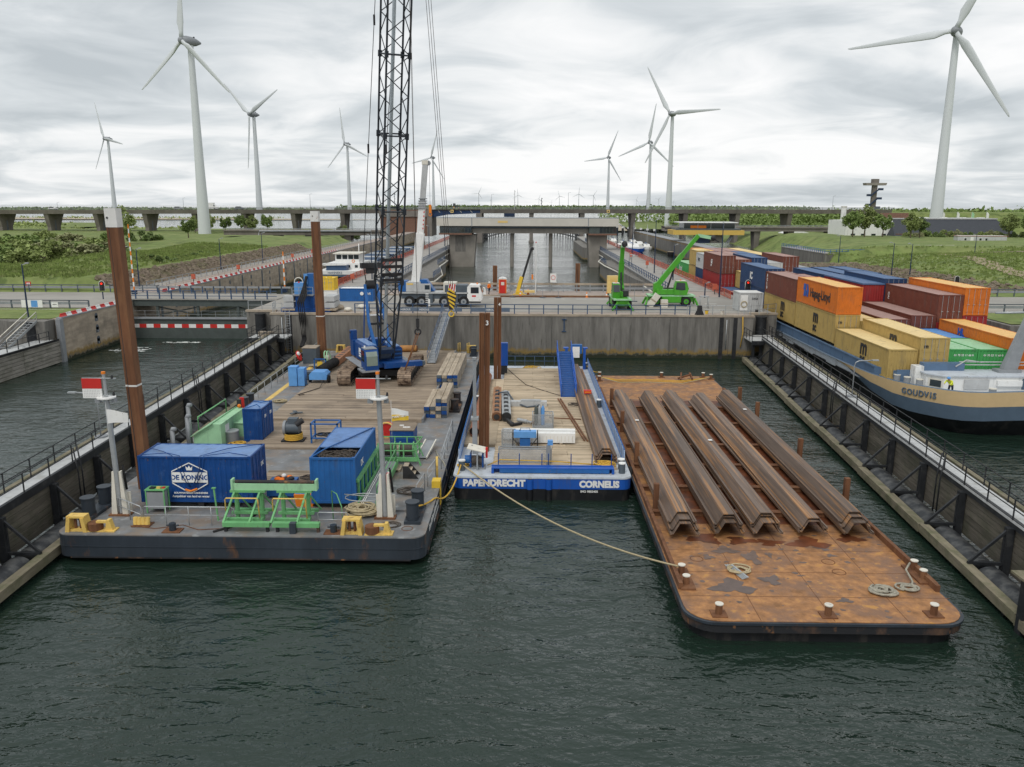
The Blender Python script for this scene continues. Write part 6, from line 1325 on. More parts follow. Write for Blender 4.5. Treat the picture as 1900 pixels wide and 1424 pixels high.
for x, ys in ((7.3, (42.4, 50.4, 58.5, 66.1)), (18.2, (43.6, 51.5, 61.6, 66.9))):
    for y in ys: B().box(x-0.14, y-0.14, 1.0, x+0.14, y+0.14, 2.6).obj('side_post', RUSTP, bc)
def bol(x, y, h=0.46, r=0.145):
    o = B().cyl((x, y, 1.0), (x, y, 1.0+h), r, n=16).box(x-0.32, y-0.3, 1.0, x+0.32, y+0.3, 1.05).obj('bollard', RUSTP, bc); B().cyl((x, y, 1.0+h), (x, y, 1.04+h), r+0.03, n=16).obj('bollard_top', CREAM, o)
for x, y in ((7.25, 34.5), (7.25, 33.4), (18.15, 35.2), (18.1, 34.2), (8.1, 30.8), (12.6, 30.8), (17.0, 30.95), (7.2, 76.5), (7.4, 78.4), (18.2, 77.6), (17.6, 78.4), (13.5, 78.4)): bol(x, y)
B().box(6.95, 32.9, 1.0, 7.6, 35.0, 1.09).obj('bollard_base', RUSTP, bc); B().box(17.75, 33.7, 1.0, 18.55, 35.6, 1.09).obj('bollard_base', RUSTP, bc)
for x, y in ((14.5, 36.0), (14.6, 34.9), (8.3, 36.2)): B().torus((x, y, 1.004), 0.3, 0.02, 20, 4).obj('manhole_rim', RUSTP, bc)
def blot(x, y, s, asp, m, nm, z=1.009):
    ph = random.uniform(0, 6); pts = [(x+s*(1+0.35*math.sin(3*a+ph)+0.18*math.sin(7*a-ph))*math.cos(a), y+s*asp*(1+0.35*math.sin(3*a+ph)+0.18*math.sin(7*a-ph))*math.sin(a)) for a in [k*0.2618 for k in range(24)]]
    B().add([(a, b, z) for a, b in pts], [tuple(range(24))]).obj(nm, m, bc)
for x, y, s, a, m, nm in ((9.3, 33.3, 0.85, 0.75, PUDDLE, 'wet_patch'), (11.2, 34.0, 0.42, 1.0, PUDDLE, 'wet_patch'), (11.0, 36.4, 0.36, 1.9, STAIN, 'grey_stain'), (9.9, 37.2, 0.55, 0.7, STAIN, 'grey_stain'), (13.8, 32.1, 0.32, 0.6, PUDDLE, 'wet_patch'), (14.9, 36.7, 0.22, 0.7, PUDDLE, 'wet_patch'),
                            (9.2, 38.6, 0.75, 0.75, RUSTW, 'rust_stain'), (11.0, 38.4, 0.7, 0.6, RUSTW, 'rust_stain'), (12.4, 38.2, 0.6, 0.6, RUSTW, 'rust_stain'), (14.3, 38.2, 0.9, 0.7, RUSTW, 'rust_stain'), (16.6, 38.8, 0.6, 0.8, RUSTW, 'rust_stain'), (14.8, 37.6, 0.35, 0.8, PUDDLE, 'wet_patch'), (11.9, 36.7, 0.15, 1.8, STAIN, 'grey_stain'), (8.9, 36.4, 0.25, 1.0, STAIN, 'grey_stain')):
    blot(x, y, s, a, m, nm, 1.009+random.uniform(0, 0.006))
for y in (32.4, 34.8, 37.2, 39.6): B().box(6.9, y, 0.998, 18.4, y+0.03, 1.004).obj('weld_seam', RUSTP, bc)
for x in (9.7, 12.7, 15.7): B().box(x, 30.3, 0.998, x+0.03, 40.5, 1.0045).obj('weld_seam', RUSTP, bc)
rsb = B()
for k in range(150):
    x, y = random.uniform(7.2, 18.1), random.uniform(30.6, 40.3) if k % 3 else random.uniform(69, 78.6); s_ = random.uniform(0.03, 0.16); n_ = random.randint(5, 8)
    rsb.add([(x+s_*random.uniform(0.5, 1.3)*math.cos(j*6.283/n_), y+0.8*s_*random.uniform(0.5, 1.3)*math.sin(j*6.283/n_), 1.0055+0.00001*k) for j in range(n_)], [tuple(range(n_))])
rsb.obj('rust_scale', STAIN, bc)['kind'] = 'stuff'
rebase(bc, (12.6, 29.8, 0))
for k, x in enumerate((8.15, 10.45, 12.4, 14.75, 17.0)):
    n = (3, 3, 3, 2, 3)[k]
    for j in range(n):
        sheet_pile('long rusty sheet pile, %s of the %s stack on the pontoon' % (('bottom', 'middle', 'top')[j if n == 3 else j*2], ('leftmost', 'second', 'middle', 'fourth', 'rightmost')[k]), x, 38.7+0.22*j+random.uniform(-0.35, 0.35), 1.32+0.14*j, 28.2, random.uniform(-0.35, 0.35), 1.0, 'sheet piles on the pontoon')
for k, (x, y) in enumerate(((16.95, 60.5), (12.4, 52.0), (8.2, 57.0))): tag(B().box(x-0.12, y, 2.27, x+0.14, y+0.3, 2.275).obj('paper_label', WHITE), 'small white label stuck on the %s stack of long sheet piles' % ('rightmost', 'middle', 'leftmost')[k], 'label')
ang = thing('steel_plates', 'bundle of short steel strips tangled in rope on the pontoon', 'steel strips', (9.75, 34.7, 1.0))
for k in range(4): B().bar((-0.25+k*0.08, 0.8-0.05*k, 0.03+0.03*k), (0.2+k*0.07, -0.7, 0.03+0.03*k), 0.09, 0.03).obj('strip', GREY, ang)
coil('rope_coil', 'tan rope loops over the steel strips on the pontoon', 10.0, 34.9, 1.02, 0.55, 4, ROPE, 0.04)
coil('rope_coil', 'thick greenish rope coil near the right bollards of the pontoon', 15.75, 32.9, 1.0, 0.55, 8, ROPEG, 0.05)
coil('rope_coil', 'loose greenish rope loops beside the right bollards of the pontoon', 17.0, 33.3, 1.0, 0.5, 4, ROPEG, 0.05)
tag(B().tube([(17.8, 34.9, 1.5), (17.5, 34.6, 1.3), (17.5, 33.9, 1.06), (17.3, 33.5, 1.06)], 0.05, 6).obj('mooring_line', ROPEG), 'short greenish rope from the right bollard of the pontoon', 'rope')
for k, y in enumerate((75.6, 76.2, 76.8)): tag(B().tube([(7.2, 76.5, 1.4), (9, y, 1.05), (12, y+0.3, 1.03), (15, y-0.2, 1.03), (18, 77.4, 1.2)], 0.04, 6).obj('mooring_line', ROPEY if k else ROPE), 'old rope stretched over the far deck of the pontoon, ' + ('nearest of three', 'middle of three', 'farthest of three')[k], 'rope', 'ropes on the far pontoon deck')
ac = thing('stern_anchor', 'small rusty anchor at the far end of the pontoon', 'anchor', (15.6, 77.2, 1.0)); B().bar((-0.7, 0, 0.15), (0.6, 0.2, 0.5), 0.16).bar((0.6, -0.5, 0.2), (0.6, 0.9, 0.5), 0.16).bar((-0.5, -0.4, 0.1), (-0.3, 0.5, 0.6), 0.14).obj('shank', RUSTP, ac)
# lines between the barges
def sag(a, b, s, n=16):
    a, b = Vector(a), Vector(b); return [a.lerp(b, k/n) - Vector((0, 0, s*4*(k/n)*(1-k/n))) for k in range(n+1)]
tag(B().tube(sag((-3.85, 47.7, 1.9), (7.25, 34.4, 1.4), 0.9), 0.045, 6).obj('mooring_line', ROPE), 'long tan mooring line sagging from the blue barge to the pontoon', 'rope')
tag(B().tube(sag((-5.7, 39.9, 2.1), (-5.0, 42.5, 1.56), 0.1, 6) + sag((-4.9, 42.8, 1.5), (-3.9, 47.5, 1.9), 0.75, 10), 0.05, 6).obj('mooring_line', ROPEY), 'yellow mooring line between the crane barge and the blue barge', 'rope')
tag(B().tube(sag((6.1, 79.8, 2.0), (7.4, 78.4, 1.5), 0.3, 6), 0.04, 6).obj('mooring_line', ROPEY), 'short yellow line between the far ends of the blue barge and pontoon', 'rope')
# ------------------------------------------------------------------ vehicles and gear on the lock head
def wheel(parent, x, y, z, r, w_, axis='x', rim=GREYM):
    d = Vector((w_/2, 0, 0)) if axis == 'x' else Vector((0, w_/2, 0)); c = Vector((x, y, z))
    o = B().cyl(c-d, c+d, r, n=22).obj('wheel', RUBBER, parent)
    for s in (-1, 1): B().cyl(c+d*s*1.0, c+d*s*1.05, r*0.52, n=16).obj('rim', rim, o)
    B().cyl(c-d*1.12, c+d*1.12, r*0.2, n=10).obj('hub', GREYD, o); return o
# mobile crane, cab to the right (+x)
mc = thing('mobile_crane', 'white and grey four-axle mobile crane parked behind the blue railing', 'mobile crane', (-10.6, 102.7, 5.0))
P = lambda b, n, m: b.obj(n, m, mc)
P(B().box(-5.0, -1.0, 1.0, 3.2, 1.2, 1.75), 'chassis', GREYD); P(B().box(-5.1, -1.25, 1.68, 3.4, 1.3, 1.85), 'deck_edge', GREYC)
P(B().box(0.5, -1.2, 1.85, 3.3, 1.2, 2.75), 'engine_cover', GREYD); P(B().box(0.3, -1.1, 1.85, 1.9, 1.0, 3.05), 'tool_boxes', CREAM)
P(B().box(0.95, -1.22, 1.95, 1.85, -1.205, 2.9), 'warning_panel', WHITE)
for k in range(3): B().add([(0.95+k*0.3, -1.226, 1.95), (1.1+k*0.3, -1.226, 1.95), (1.25+k*0.3, -1.226, 2.9), (1.1+k*0.3, -1.226, 2.9)], [(0, 1, 2, 3)]).obj('warning_stripe', RED, mc)
cb_ = P(B().prism([(3.3, 0.75), (4.95, 0.75), (5.2, 1.0), (5.15, 1.8), (4.85, 2.75), (3.6, 2.8), (3.3, 2.5)], -1.25, 1.2, 'y'), 'cab', WHITE)
B().box(3.75, -1.27, 1.75, 4.75, -1.252, 2.5).obj('side_window', GLASS, cb_); B().prism([(5.17, 1.8), (4.9, 2.65), (4.93, 2.65), (5.2, 1.8)], -1.1, 1.05, 'y').obj('windscreen', GLASS, cb_); B().box(3.4, -1.3, 0.55, 5.0, -1.2, 0.72).obj('step', DARK, cb_)
B().box(3.9, -1.262, 1.3, 4.4, -1.252, 1.5).obj('plate', RED, cb_); B().cyl((4.5, 0, 2.8), (4.5, 0, 2.98), 0.1, n=10).obj('beacon', ORANGE, cb_); B().tube([(5.1, -1.3, 2.6), (5.4, -1.4, 2.3), (5.4, -1.4, 1.9)], 0.04, 6).obj('mirror', DARK, cb_)
for x in (-4.0, -2.45, 0.4, 2.85):
    for y in (-1.05, 1.0): wheel(mc, x, y, 0.68, 0.68, 0.42, 'y', GREYM)
for x in (-1.5, 1.65): P(B().box(x-0.45, -1.2, 0.5, x+0.45, 1.1, 1.7), 'outrigger_box', GREYD); P(B().box(x-0.12, -1.26, 0.1, x+0.12, -1.2, 1.0), 'outrigger_leg', WHITE)
for k in range(5): P(B().box(-1.95, -1.3, 0.55+k*0.26, -1.55, -1.22, 0.63+k*0.26), 'ladder_rung', WHITE)
up = P(B().box(-4.4, -1.1, 1.9, -2.6, 1.0, 3.1), 'superstructure', GREYC); P(B().box(-3.4, -1.3, 1.9, -1.3, -0.9, 2.9), 'crane_cab', GREYC); P(B().box(-2.0, -1.32, 2.2, -1.4, -1.3, 2.75), 'crane_cab_window', GLASS); P(B().box(-5.4, -1.0, 1.9, -4.3, 1.0, 3.2), 'counterweight', BLUEM)
B().box(-4.3, -1.115, 2.75, -3.5, -1.1, 2.95).obj('sign_panel', YELLOW, up)
P(B().prism([(-2.3, 1.9), (-0.9, 1.9), (-1.9, 3.35), (-3.0, 3.35)], -0.5, 1.2, 'y'), 'winch_cover', BLUEM)
bz = [(0.0, 3.0, 0.58), (0.7, 9.0, 0.52), (1.05, 12.9, 0.40), (1.5, 17.5, 0.32)]
for (xa, za, w1), (xb, zb, w2) in zip(bz, bz[1:]):
    P(B().bar((-3.3+xa, 0, za), (-3.3+xb, 0, zb+0.1), w2*2, w2*2), 'boom_section', WHITE if w2 > 0.35 else GREYC)
for k in range(5): P(B().cb(-2.3+k*0.03, 0, 12.2+k*0.28, 1.15-0.05*k, 1.15-0.05*k, 0.12), 'boom_collar', GREYM)
for k in range(5): P(B().box(-2.25+k*0.045, -0.545, 9.6+k*0.5, -2.12+k*0.045, -0.525, 9.8+k*0.5), 'boom_mark', RED)
P(B().box(-2.2, -0.35, 17.4, -1.45, 0.35, 17.9), 'boom_head', CREAM); P(B().cyl((-1.45, -0.2, 17.6), (-1.45, 0.2, 17.6), 0.3, n=14), 'sheave', GREYM)
P(B().tube([(-1.3, -0.1, 17.6), (-1.3, -0.1, 12.6)], 0.02, 5), 'hoist_rope', ROPED); P(B().box(-1.45, -0.2, 11.6, -1.15, 0.1, 12.6).torus((-1.3, -0.05, 11.4), 0.18, 0.05, 12, 5, Matrix.Rotation(R(90), 4, 'X')), 'hook_block', ORANGE)
P(B().cyl((-2.5, 0, 2.4), (-3.0, 0, 6.0), 0.16, n=10), 'luffing_ram', GREY)
# telehandlers
def loader(label, x, y, rz, el, blen, turret):
    t_ = thing('rotating_loader', label, 'telehandler', (x, y, 5.0), rz, 'green rotating loaders'); Q = lambda b, n, m: b.obj(n, m, t_)
    Q(B().prism([(-2.7, 0.55), (-1.5, 0.4), (1.5, 0.4), (2.7, 0.55), (2.9, 1.15), (2.5, 1.45), (-2.5, 1.45), (-2.9, 1.15)], -0.75, 0.75, 'y'), 'chassis', GREENM)
    Q(B().box(-3.0, -1.1, 1.25, 3.0, 1.1, 1.42), 'fender_deck', GREENL); Q(B().box(-1.2, -1.12, 0.5, 1.2, 1.12, 1.25), 'side_box', GREENM)
    for xx in (-1.85, 1.85):
        for yy in (-0.95, 0.95): wheel(t_, xx, yy, 0.62, 0.62, 0.45, 'y', GREENM)
    for xx in (-3.0, 3.0):
        for s in (-1, 1): Q(B().bar((xx, s*0.6, 1.0), (xx+0.35*(1 if xx > 0 else -1), s*1.3, 0.1), 0.2), 'stabiliser', GREENM)
    tu = inst('turret', B().box(-1.9, -0.95, 1.5, 1.2, 0.2, 2.1).prism([(-2.2, 1.5), (-1.2, 1.5), (-1.0, 2.4), (-1.8, 3.0), (-2.2, 2.8)], -0.3, 0.6, 'y').cyl((0, 0, 1.4), (0, 0, 1.55), 0.8, n=20).mesh('turret', GREENM), t_, (0, 0, 0), (0, 0, R(turret)))
    B().box(-0.8, 0.2, 1.55, 0.9, 0.95, 2.2).obj('engine_cover', DARK, tu)
    cab = B().prism([(0.3, 1.45), (1.9, 1.45), (2.1, 2.2), (1.8, 3.15), (0.5, 3.2), (0.3, 2.6)], -1.15, -0.25, 'y').obj('cab', GREENM, tu)
    B().prism([(0.45, 2.15), (1.25, 2.05), (1.7, 2.1), (1.6, 3.0), (0.55, 3.05)], -1.17, -1.152, 'y').obj('side_window', GLASS, cab); B().prism([(2.11, 2.2), (1.83, 3.05), (1.86, 3.05), (2.14, 2.2)], -1.1, -0.3, 'y').obj('windscreen', GLASS, cab)
    B().box(0.5, -1.1, 3.2, 1.7, -0.3, 3.26).obj('roof', CREAM, cab)
    a = R(el); p0 = Vector((-1.7, 0.15, 2.6)); d = Vector((math.cos(a), 0, math.sin(a))); p1 = p0+d*blen*0.62; p2 = p0+d*blen
    B().bar(p0, p1, 0.55, 0.62).obj('boom', GREENM, tu); B().bar(p1-d*0.3, p2, 0.42, 0.48).obj('boom_extension', GREENM, tu)
    a2 = a-R(62); d2 = Vector((math.cos(a2), 0, math.sin(a2))); p3 = p2+d2*1.7
    B().bar(p2, p3, 0.36, 0.42).obj('boom_head', GREENL, tu); B().ball(p3+d2*0.2, 0.38, 10).obj('attachment', DARK, tu); B().bar(p3, p3+d2*1.0+Vector((0, 0, -0.35)), 0.16).obj('fork', DARK, tu)
    B().cyl(p0+Vector((1.2, 0, -0.75)), p0+d*blen*0.45+Vector((0, 0, -0.2)), 0.12, n=10).obj('luffing_ram', DARK, tu); B().cyl((1.1, -0.7, 3.26), (1.1, -0.7, 3.42), 0.08, n=8).obj('beacon', ORANGE, tu)
    return t_
loader('big bright green rotating loader with its boom raised to the right', 18.7, 104.6, 0, 52, 8.0, 0)
l2 = loader('smaller bright green rotating loader facing the railing, boom nearly upright', 11.9, 101.6, -90, 74, 5.2, 0)
def crate(label, x, y, z, sx_, sy_, sz_, rx=0, rz=0):
    c = thing('plywood_crate', label, 'crate', (x, y, z), rz); M = Matrix.Rotation(R(rx), 4, 'Y'); B().box(-sx_/2, -sy_/2, 0, sx_/2, sy_/2, sz_, M).obj('panel', CREAM, c); B().box(-sx_/2-0.02, -sy_/2-0.02, sz_*0.45, sx_/2+0.02, sy_/2+0.02, sz_*0.55, M).obj('batten', TIMBER, c)
crate('tilted plywood sheet box leaning on the big green loader', 15.8, 103.2, 5.0, 0.7, 0.9, 1.9, 35); crate('small upright plywood box before the big green loader', 17.6, 102.6, 5.0, 0.85, 0.8, 0.95)
# portable toilet
pt = thing('portable_toilet', 'orange portable toilet with a white roof on the lock head', 'portable toilet', (-3.3, 117.8, 4.97)); B().box(-0.55, -0.55, 0.1, 0.55, 0.55, 2.15).obj('cabin', ORANGE, pt); B().box(-0.45, -0.57, 0.15, 0.45, -0.55, 2.05).obj('door', RED, pt); B().box(-0.22, -0.58, 1.3, 0.25, -0.57, 1.75).obj('notice', CREAM, pt); B().prism([(-0.6, 2.15), (0.6, 2.15), (0.5, 2.32), (0.15, 2.42), (-0.15, 2.42), (-0.5, 2.32)], -0.6, 0.6, 'y').obj('roof', WHITE, pt); B().box(-0.6, -0.6, 0, 0.6, 0.6, 0.1).obj('base', GREYM, pt)
# mini crane
mn = thing('mini_crane', 'small yellow crane with a black boom on the lock head', 'mini crane', (-0.9, 116.4, 5.0)); B().box(-0.5, -0.5, 0, 0.5, 0.5, 0.5).obj('base', YELL2, mn); B().bar((-0.2, 0, 0.5), (0.35, 0, 2.6), 0.5, 0.4).obj('column', YELL2, mn); B().bar((0.1, 0, 1.0), (1.75, 0, 6.6), 0.32, 0.34).obj('boom', DARK, mn); B().ball((1.85, 0, 6.55), 0.25, 8).obj('boom_head', DARK, mn); B().tube([(1.9, 0, 6.4), (1.9, 0, 2.9)], 0.02, 5).obj('hoist_rope', ROPED, mn); B().box(1.78, -0.1, 2.2, 2.02, 0.1, 2.9).obj('hook_block', ORANGE, mn)
for s in (-1, 1): B().bar((0, 0, 0.3), (s*1.1, -0.8, 0.02), 0.12).obj('outrigger', YELL2, mn)
gx = thing('pallet_load', 'low yellow lidded box beside the mini crane', 'box', (0.6, 116.3, 5.0)); B().box(-0.75, -0.4, 0.35, 0.75, 0.4, 0.65).obj('load', PALEY, gx); B().box(-0.6, -0.4, 0, -0.5, 0.4, 0.35).box(0.5, -0.4, 0, 0.6, 0.4, 0.35).obj('trestle', GREYM, gx)
fpo = thing('flagpole', 'white flagpole standing on the lock head', 'flagpole', (1.5, 118.0, 5.0)); B().cyl((0, 0, 0), (0, 0, 7.3), 0.08, 0.05, n=10).obj('pole', WHITE, fpo); B().ball((0, 0, 7.38), 0.1, 10).obj('knob', RED, fpo)
sg = thing('traffic_sign', 'white notice board with a red ring on the guard rail', 'sign', (4.1, 119.9, 4.97)); B().box(-0.03, -0.03, 0, 0.03, 0.03, 2.7).obj('post', GREYM, sg); B().box(-0.45, -0.06, 1.5, 0.45, -0.03, 2.8).obj('board', WHITE, sg); B().torus((0, -0.075, 2.2), 0.3, 0.035, 20, 5, Matrix.Rotation(R(90), 4, 'X')).obj('ring', RED, sg)
for k, (x, y, lb) in enumerate(((8.6, 113.3, 'centre right of the roadway'), (11.4, 113.5, 'beside the yellow cabinet'), (-0.7, 114.6, 'before the mini crane'), (0.4, 116.9, 'under the low yellow box'))):
    cn = thing('traffic_cone', 'orange and white traffic cone %s' % lb, 'traffic cone', (x, y, 5.0), group='traffic cones'); B().box(-0.22, -0.22, 0, 0.22, 0.22, 0.05).obj('base', ORANGE, cn); B().lathe([(0.17, 0.05), (0.13, 0.28)], 12).obj('lower', ORANGE, cn); B().lathe([(0.13, 0.28), (0.09, 0.5)], 12).obj('band', WHITE, cn); B().lathe([(0.09, 0.5), (0.03, 0.8)], 12).obj('tip', ORANGE, cn)
yc = thing('site_cabinet', 'pale yellow tall cabinet behind the smaller green loader', 'cabinet', (12.5, 116.8, 5.0)); B().box(-0.75, -0.5, 0.3, 0.75, 0.5, 2.75).obj('body', PALEY, yc); B().box(-0.7, -0.4, 0, -0.5, 0.4, 0.3).box(0.5, -0.4, 0, 0.7, 0.4, 0.3).obj('foot', DARK, yc)
for k in range(6): B().box(-0.4, -0.515, 1.3+k*0.2, 0.55, -0.5, 1.38+k*0.2).obj('louvre', YELLOW, yc)
for x, zt, lb in ((-4.9, 8.1, 'left'), (8.4, 8.5, 'right')):
    dpile = thing('dolphin_pile', 'brown steel pile standing in the canal behind the lock head, %s one' % lb, 'pile', (x, 131, 0), group='steel piles behind the lock head'); B().box(-0.35, -0.35, -3, 0.35, 0.35, zt).obj('pile', RUSTP, dpile); B().box(-0.02, -0.37, -1, 0.04, -0.35, zt).obj('seam', DARK, dpile)
tag(B().box(-3.5, 113.2, 5.0, 12.0, 113.6, 5.18).obj('steel_beam', RUSTP), 'long rusty steel beam lying along the roadway', 'beam')
# fence stands and small posts
for k, (x, y, lb) in enumerate(((-1.8, 113.0, 'left of the mini crane'), (2.4, 112.5, 'right of the mini crane'), (4.6, 112.5, 'before the ring sign'), (14.6, 108.5, 'between the green loaders'))): 
    f_ = thing('sign_stand', 'grey portable sign stand %s' % lb, 'sign stand', (x, y, 5.0), group='portable sign stands'); B().box(-0.03, -0.03, 0.1, 0.03, 0.03, 1.7).obj('post', GREYM, f_); B().box(-0.4, -0.2, 0, 0.4, 0.2, 0.1).obj('foot', GREYD, f_)
# grey workshop container
dc = container('pale grey workshop container at the right corner of the lock head', 26.0, 98.6, 5.0, 3.0, 2.3, GREYC, GREYC, 0, W=2.9, door='far')
B().box(0.15, -0.02, 0.1, 1.05, 0.03, 2.0).obj('door', WHITE, dc); text('lettering', 'DISA', 0.34, dc, DARK, (1.55, -0.0, 1.45), FRONT, 0.004)
B().torus((0.6, -0.08, 0.9), 0.35, 0.06, 18, 6, Matrix.Rotation(R(90), 4, 'X')).obj('hose_coil', ROPE, dc)
for k in range(9): B().box(0.1, 0.15+k*0.32, 2.27, 2.8, 0.28+k*0.32, 2.31).obj('roof_rib', WHITE, dc)
sp2 = thing('access_stool', 'grey tubular stand on the roadway left of the workshop container', 'stand', (22.4, 101.5, 5.0))
for x in (-0.5, 0.5):
    for y in (-0.3, 0.3): B().tube([(x, y, 0), (x, y, 1.5)], 0.035, 6).obj('leg', GREY, sp2)
B().box(-0.55, -0.35, 1.5, 0.55, 0.35, 1.56).obj('top', GREY, sp2)
bg_ = thing('work_bag', 'black jacket hung over the galvanised railing', 'jacket', (20.3, 94.1, 5.1)); B().taper(-0.35, -0.15, 0.05, 0.35, 0.1, 1.15, -0.25, -0.1, 0.25, 0.08).obj('cloth', DARK, bg_); B().bar((-0.3, 0, 0.5), (-0.5, 0, 0.05), 0.12).bar((0.3, 0, 0.5), (0.5, 0, 0.0), 0.12).obj('sleeve', DARK, bg_)
for k, (x, y, m_, lb) in enumerate(((21.6, 96.2, YELL2, 'yellow'), (23.4, 96.0, CREAM, 'cream'), (27.8, 97.2, DARK, 'black'))):
    bk = thing('bucket', 'small %s bucket near the galvanised railing' % lb, 'bucket', (x, y, 4.97)); B().lathe([(0.16, 0), (0.22, 0.45)], 12).obj('body', m_, bk); B().torus((0, 0, 0.45), 0.22, 0.02, 12, 4).obj('rim', DARK, bk)
# blue skip container, orange container, counterweight machine
bs2 = container('long blue site container behind the machine with white blocks', -24.7, 107.0, 5.0, 4.5, 1.75, BLUEM, WHITE, -90, W=2.2, door='far'); bs2.location = (-24.7, 109.2, 5.0)
B().cyl((2.215, 3.0, 1.05), (2.23, 3.0, 1.05), 0.24, n=18).obj('logo', WHITE, bs2); text('lettering', 'Q-VE', 0.4, bs2, WHITE, (2.215, 3.3, 0.9), (R(90), 0, R(90)), 0.008)
oc = container('orange yellow small container behind the far spud pile', -28.7, 112.6, 5.9, 2.6, 1.7, YELL2, YELL2, 0, W=2.0, door='near'); crc = thing('white_chest', 'white chest under the small orange yellow container', 'chest', (-27.6, 113.4, 5.0)); B().box(-1.3, -1.0, 0, 1.3, 1.6, 0.82).obj('body', WHITE, crc); B().box(-1.35, -1.05, 0.82, 1.35, 1.65, 0.89).obj('lid', CREAM, crc)
pk = thing('drill_rig', 'blue tracked rig with white counterweight blocks at the left of the lock head', 'rig', (-26.3, 97.2, 5.0)); P = lambda b, n, m: b.obj(n, m, pk)
P(B().box(-2.9, -1.4, 0.0, 3.0, 1.6, 0.45), 'base_frame', BLUE); P(B().box(-1.2, -1.0, 0.45, 1.0, 1.4, 2.0), 'body', BLUE); P(B().box(-1.5, -1.2, 1.9, 1.0, 1.4, 2.05), 'platform', GREYM)
P(B().box(-1.4, -0.6, 2.05, -0.3, 0.9, 3.4), 'engine_box', BLUEP); P(B().box(0.1, -0.5, 2.05, 0.9, 0.7, 4.5), 'tower', BLUEM); P(B().box(-0.2, -0.56, 3.2, 0.25, -0.5, 4.5), 'tower_rail', BLUEP); P(B().torus((-0.9, -0.3, 3.5), 0.5, 0.07, 18, 6, Matrix.Rotation(R(90), 4, 'X')), 'hose_reel', CREAM); P(B().ball((-0.85, -0.4, 3.4), 0.14, 8), 'lamp', RED)
for sx in (-1, 1):
    x = -2.0 if sx < 0 else 2.9
    for z in (0.5, 1.25):
        for k in range(3 if sx > 0 else 1): P(B().box(x-0.6, -1.2+k*1.0, z, x+0.6, -0.25+k*1.0, z+0.62), 'counterweight_block', GREYC)
    P(B().box(x-0.8, -1.5, 0.2, x+0.8, 1.8, 0.42), 'timber_mat', TIMBER)
rail('', '', [(-1.5, -1.2, 2.05), (1.0, -1.2, 2.05)], 0.9, (0.9, 0.45), 0.8, GREY, 0.03, parent=pk)
for d in (0, 0.22, 0.44, 0.66): P(B().tube([(0.1+d*0.2, -0.6, 4.2), (-0.1+d*0.3, -0.9, 3.2), (-0.2+d, -2.2, 2.2), (-0.3+d, -3.3, 1.4), (-0.1+d, -3.5, -0.5), (0.35+d*0.6, -4.4, -2.8), (0.5+d*0.4, -6.0, -3.4)], 0.1, 7), 'hydraulic_hose', RUBBER)
for k, (x, y, m_, sz) in enumerate(((-21.4, 97.0, CREAM, 0.7), (-22.8, 98.5, TIMBER, 0.9), (-20.2, 99.5, CREAM, 0.8), (-18.8, 96.0, GREYC, 0.6))):
    bg2 = thing('big_bag', '%s low bundle on the quay, %s' % (('white sack', 'brown timber', 'white sack', 'grey wrapped')[k], ('next to the counterweight blocks', 'behind the counterweight blocks', 'below the blue site container', 'behind the crane gantry')[k]), 'bundle', (x, y, 4.97)); B().ball((0, 0, sz*0.35), sz*0.7, 10, 0.55).obj('sack', m_, bg2); B().box(-sz*0.7, -sz*0.4, 0, sz*0.7, sz*0.4, 0.1).obj('pallet', TIMBER, bg2)
wb2 = thing('big_bag', 'white big bag beside the worker in orange', 'bundle', (-6.1, 116.0, 5.0)); B().taper(-0.5, -0.4, 0, 0.5, 0.4, 0.95, -0.4, -0.35, 0.35, 0.3).obj('sack', WHITE, wb2); B().ball((0.1, 0, 0.95), 0.3, 8, 0.5).obj('neck', CREAM, wb2)
ba2 = thing('banner', 'dark blue banner with white print on the blue railing', 'banner', (-15.0, 94.2, 5.25)); B().box(0, -0.03, 0.12, 7.6, 0.0, 0.6).obj('cloth', BANNER, ba2)
for x in (0.4, 2.6, 5.6): text('lettering', 'HEROUS', 0.3, ba2, WHITE, (x, -0.035, 0.24), FRONT, 0.004)
ba3 = thing('banner', 'short dark blue banner with white print right of the gangway', 'banner', (-6.4, 94.2, 5.25)); B().box(0, -0.03, 0.12, 4.6, 0.0, 0.6).obj('cloth', BANNER, ba3); text('lettering', 'HEROUS', 0.3, ba3, WHITE, (1.8, -0.035, 0.24), FRONT, 0.004)
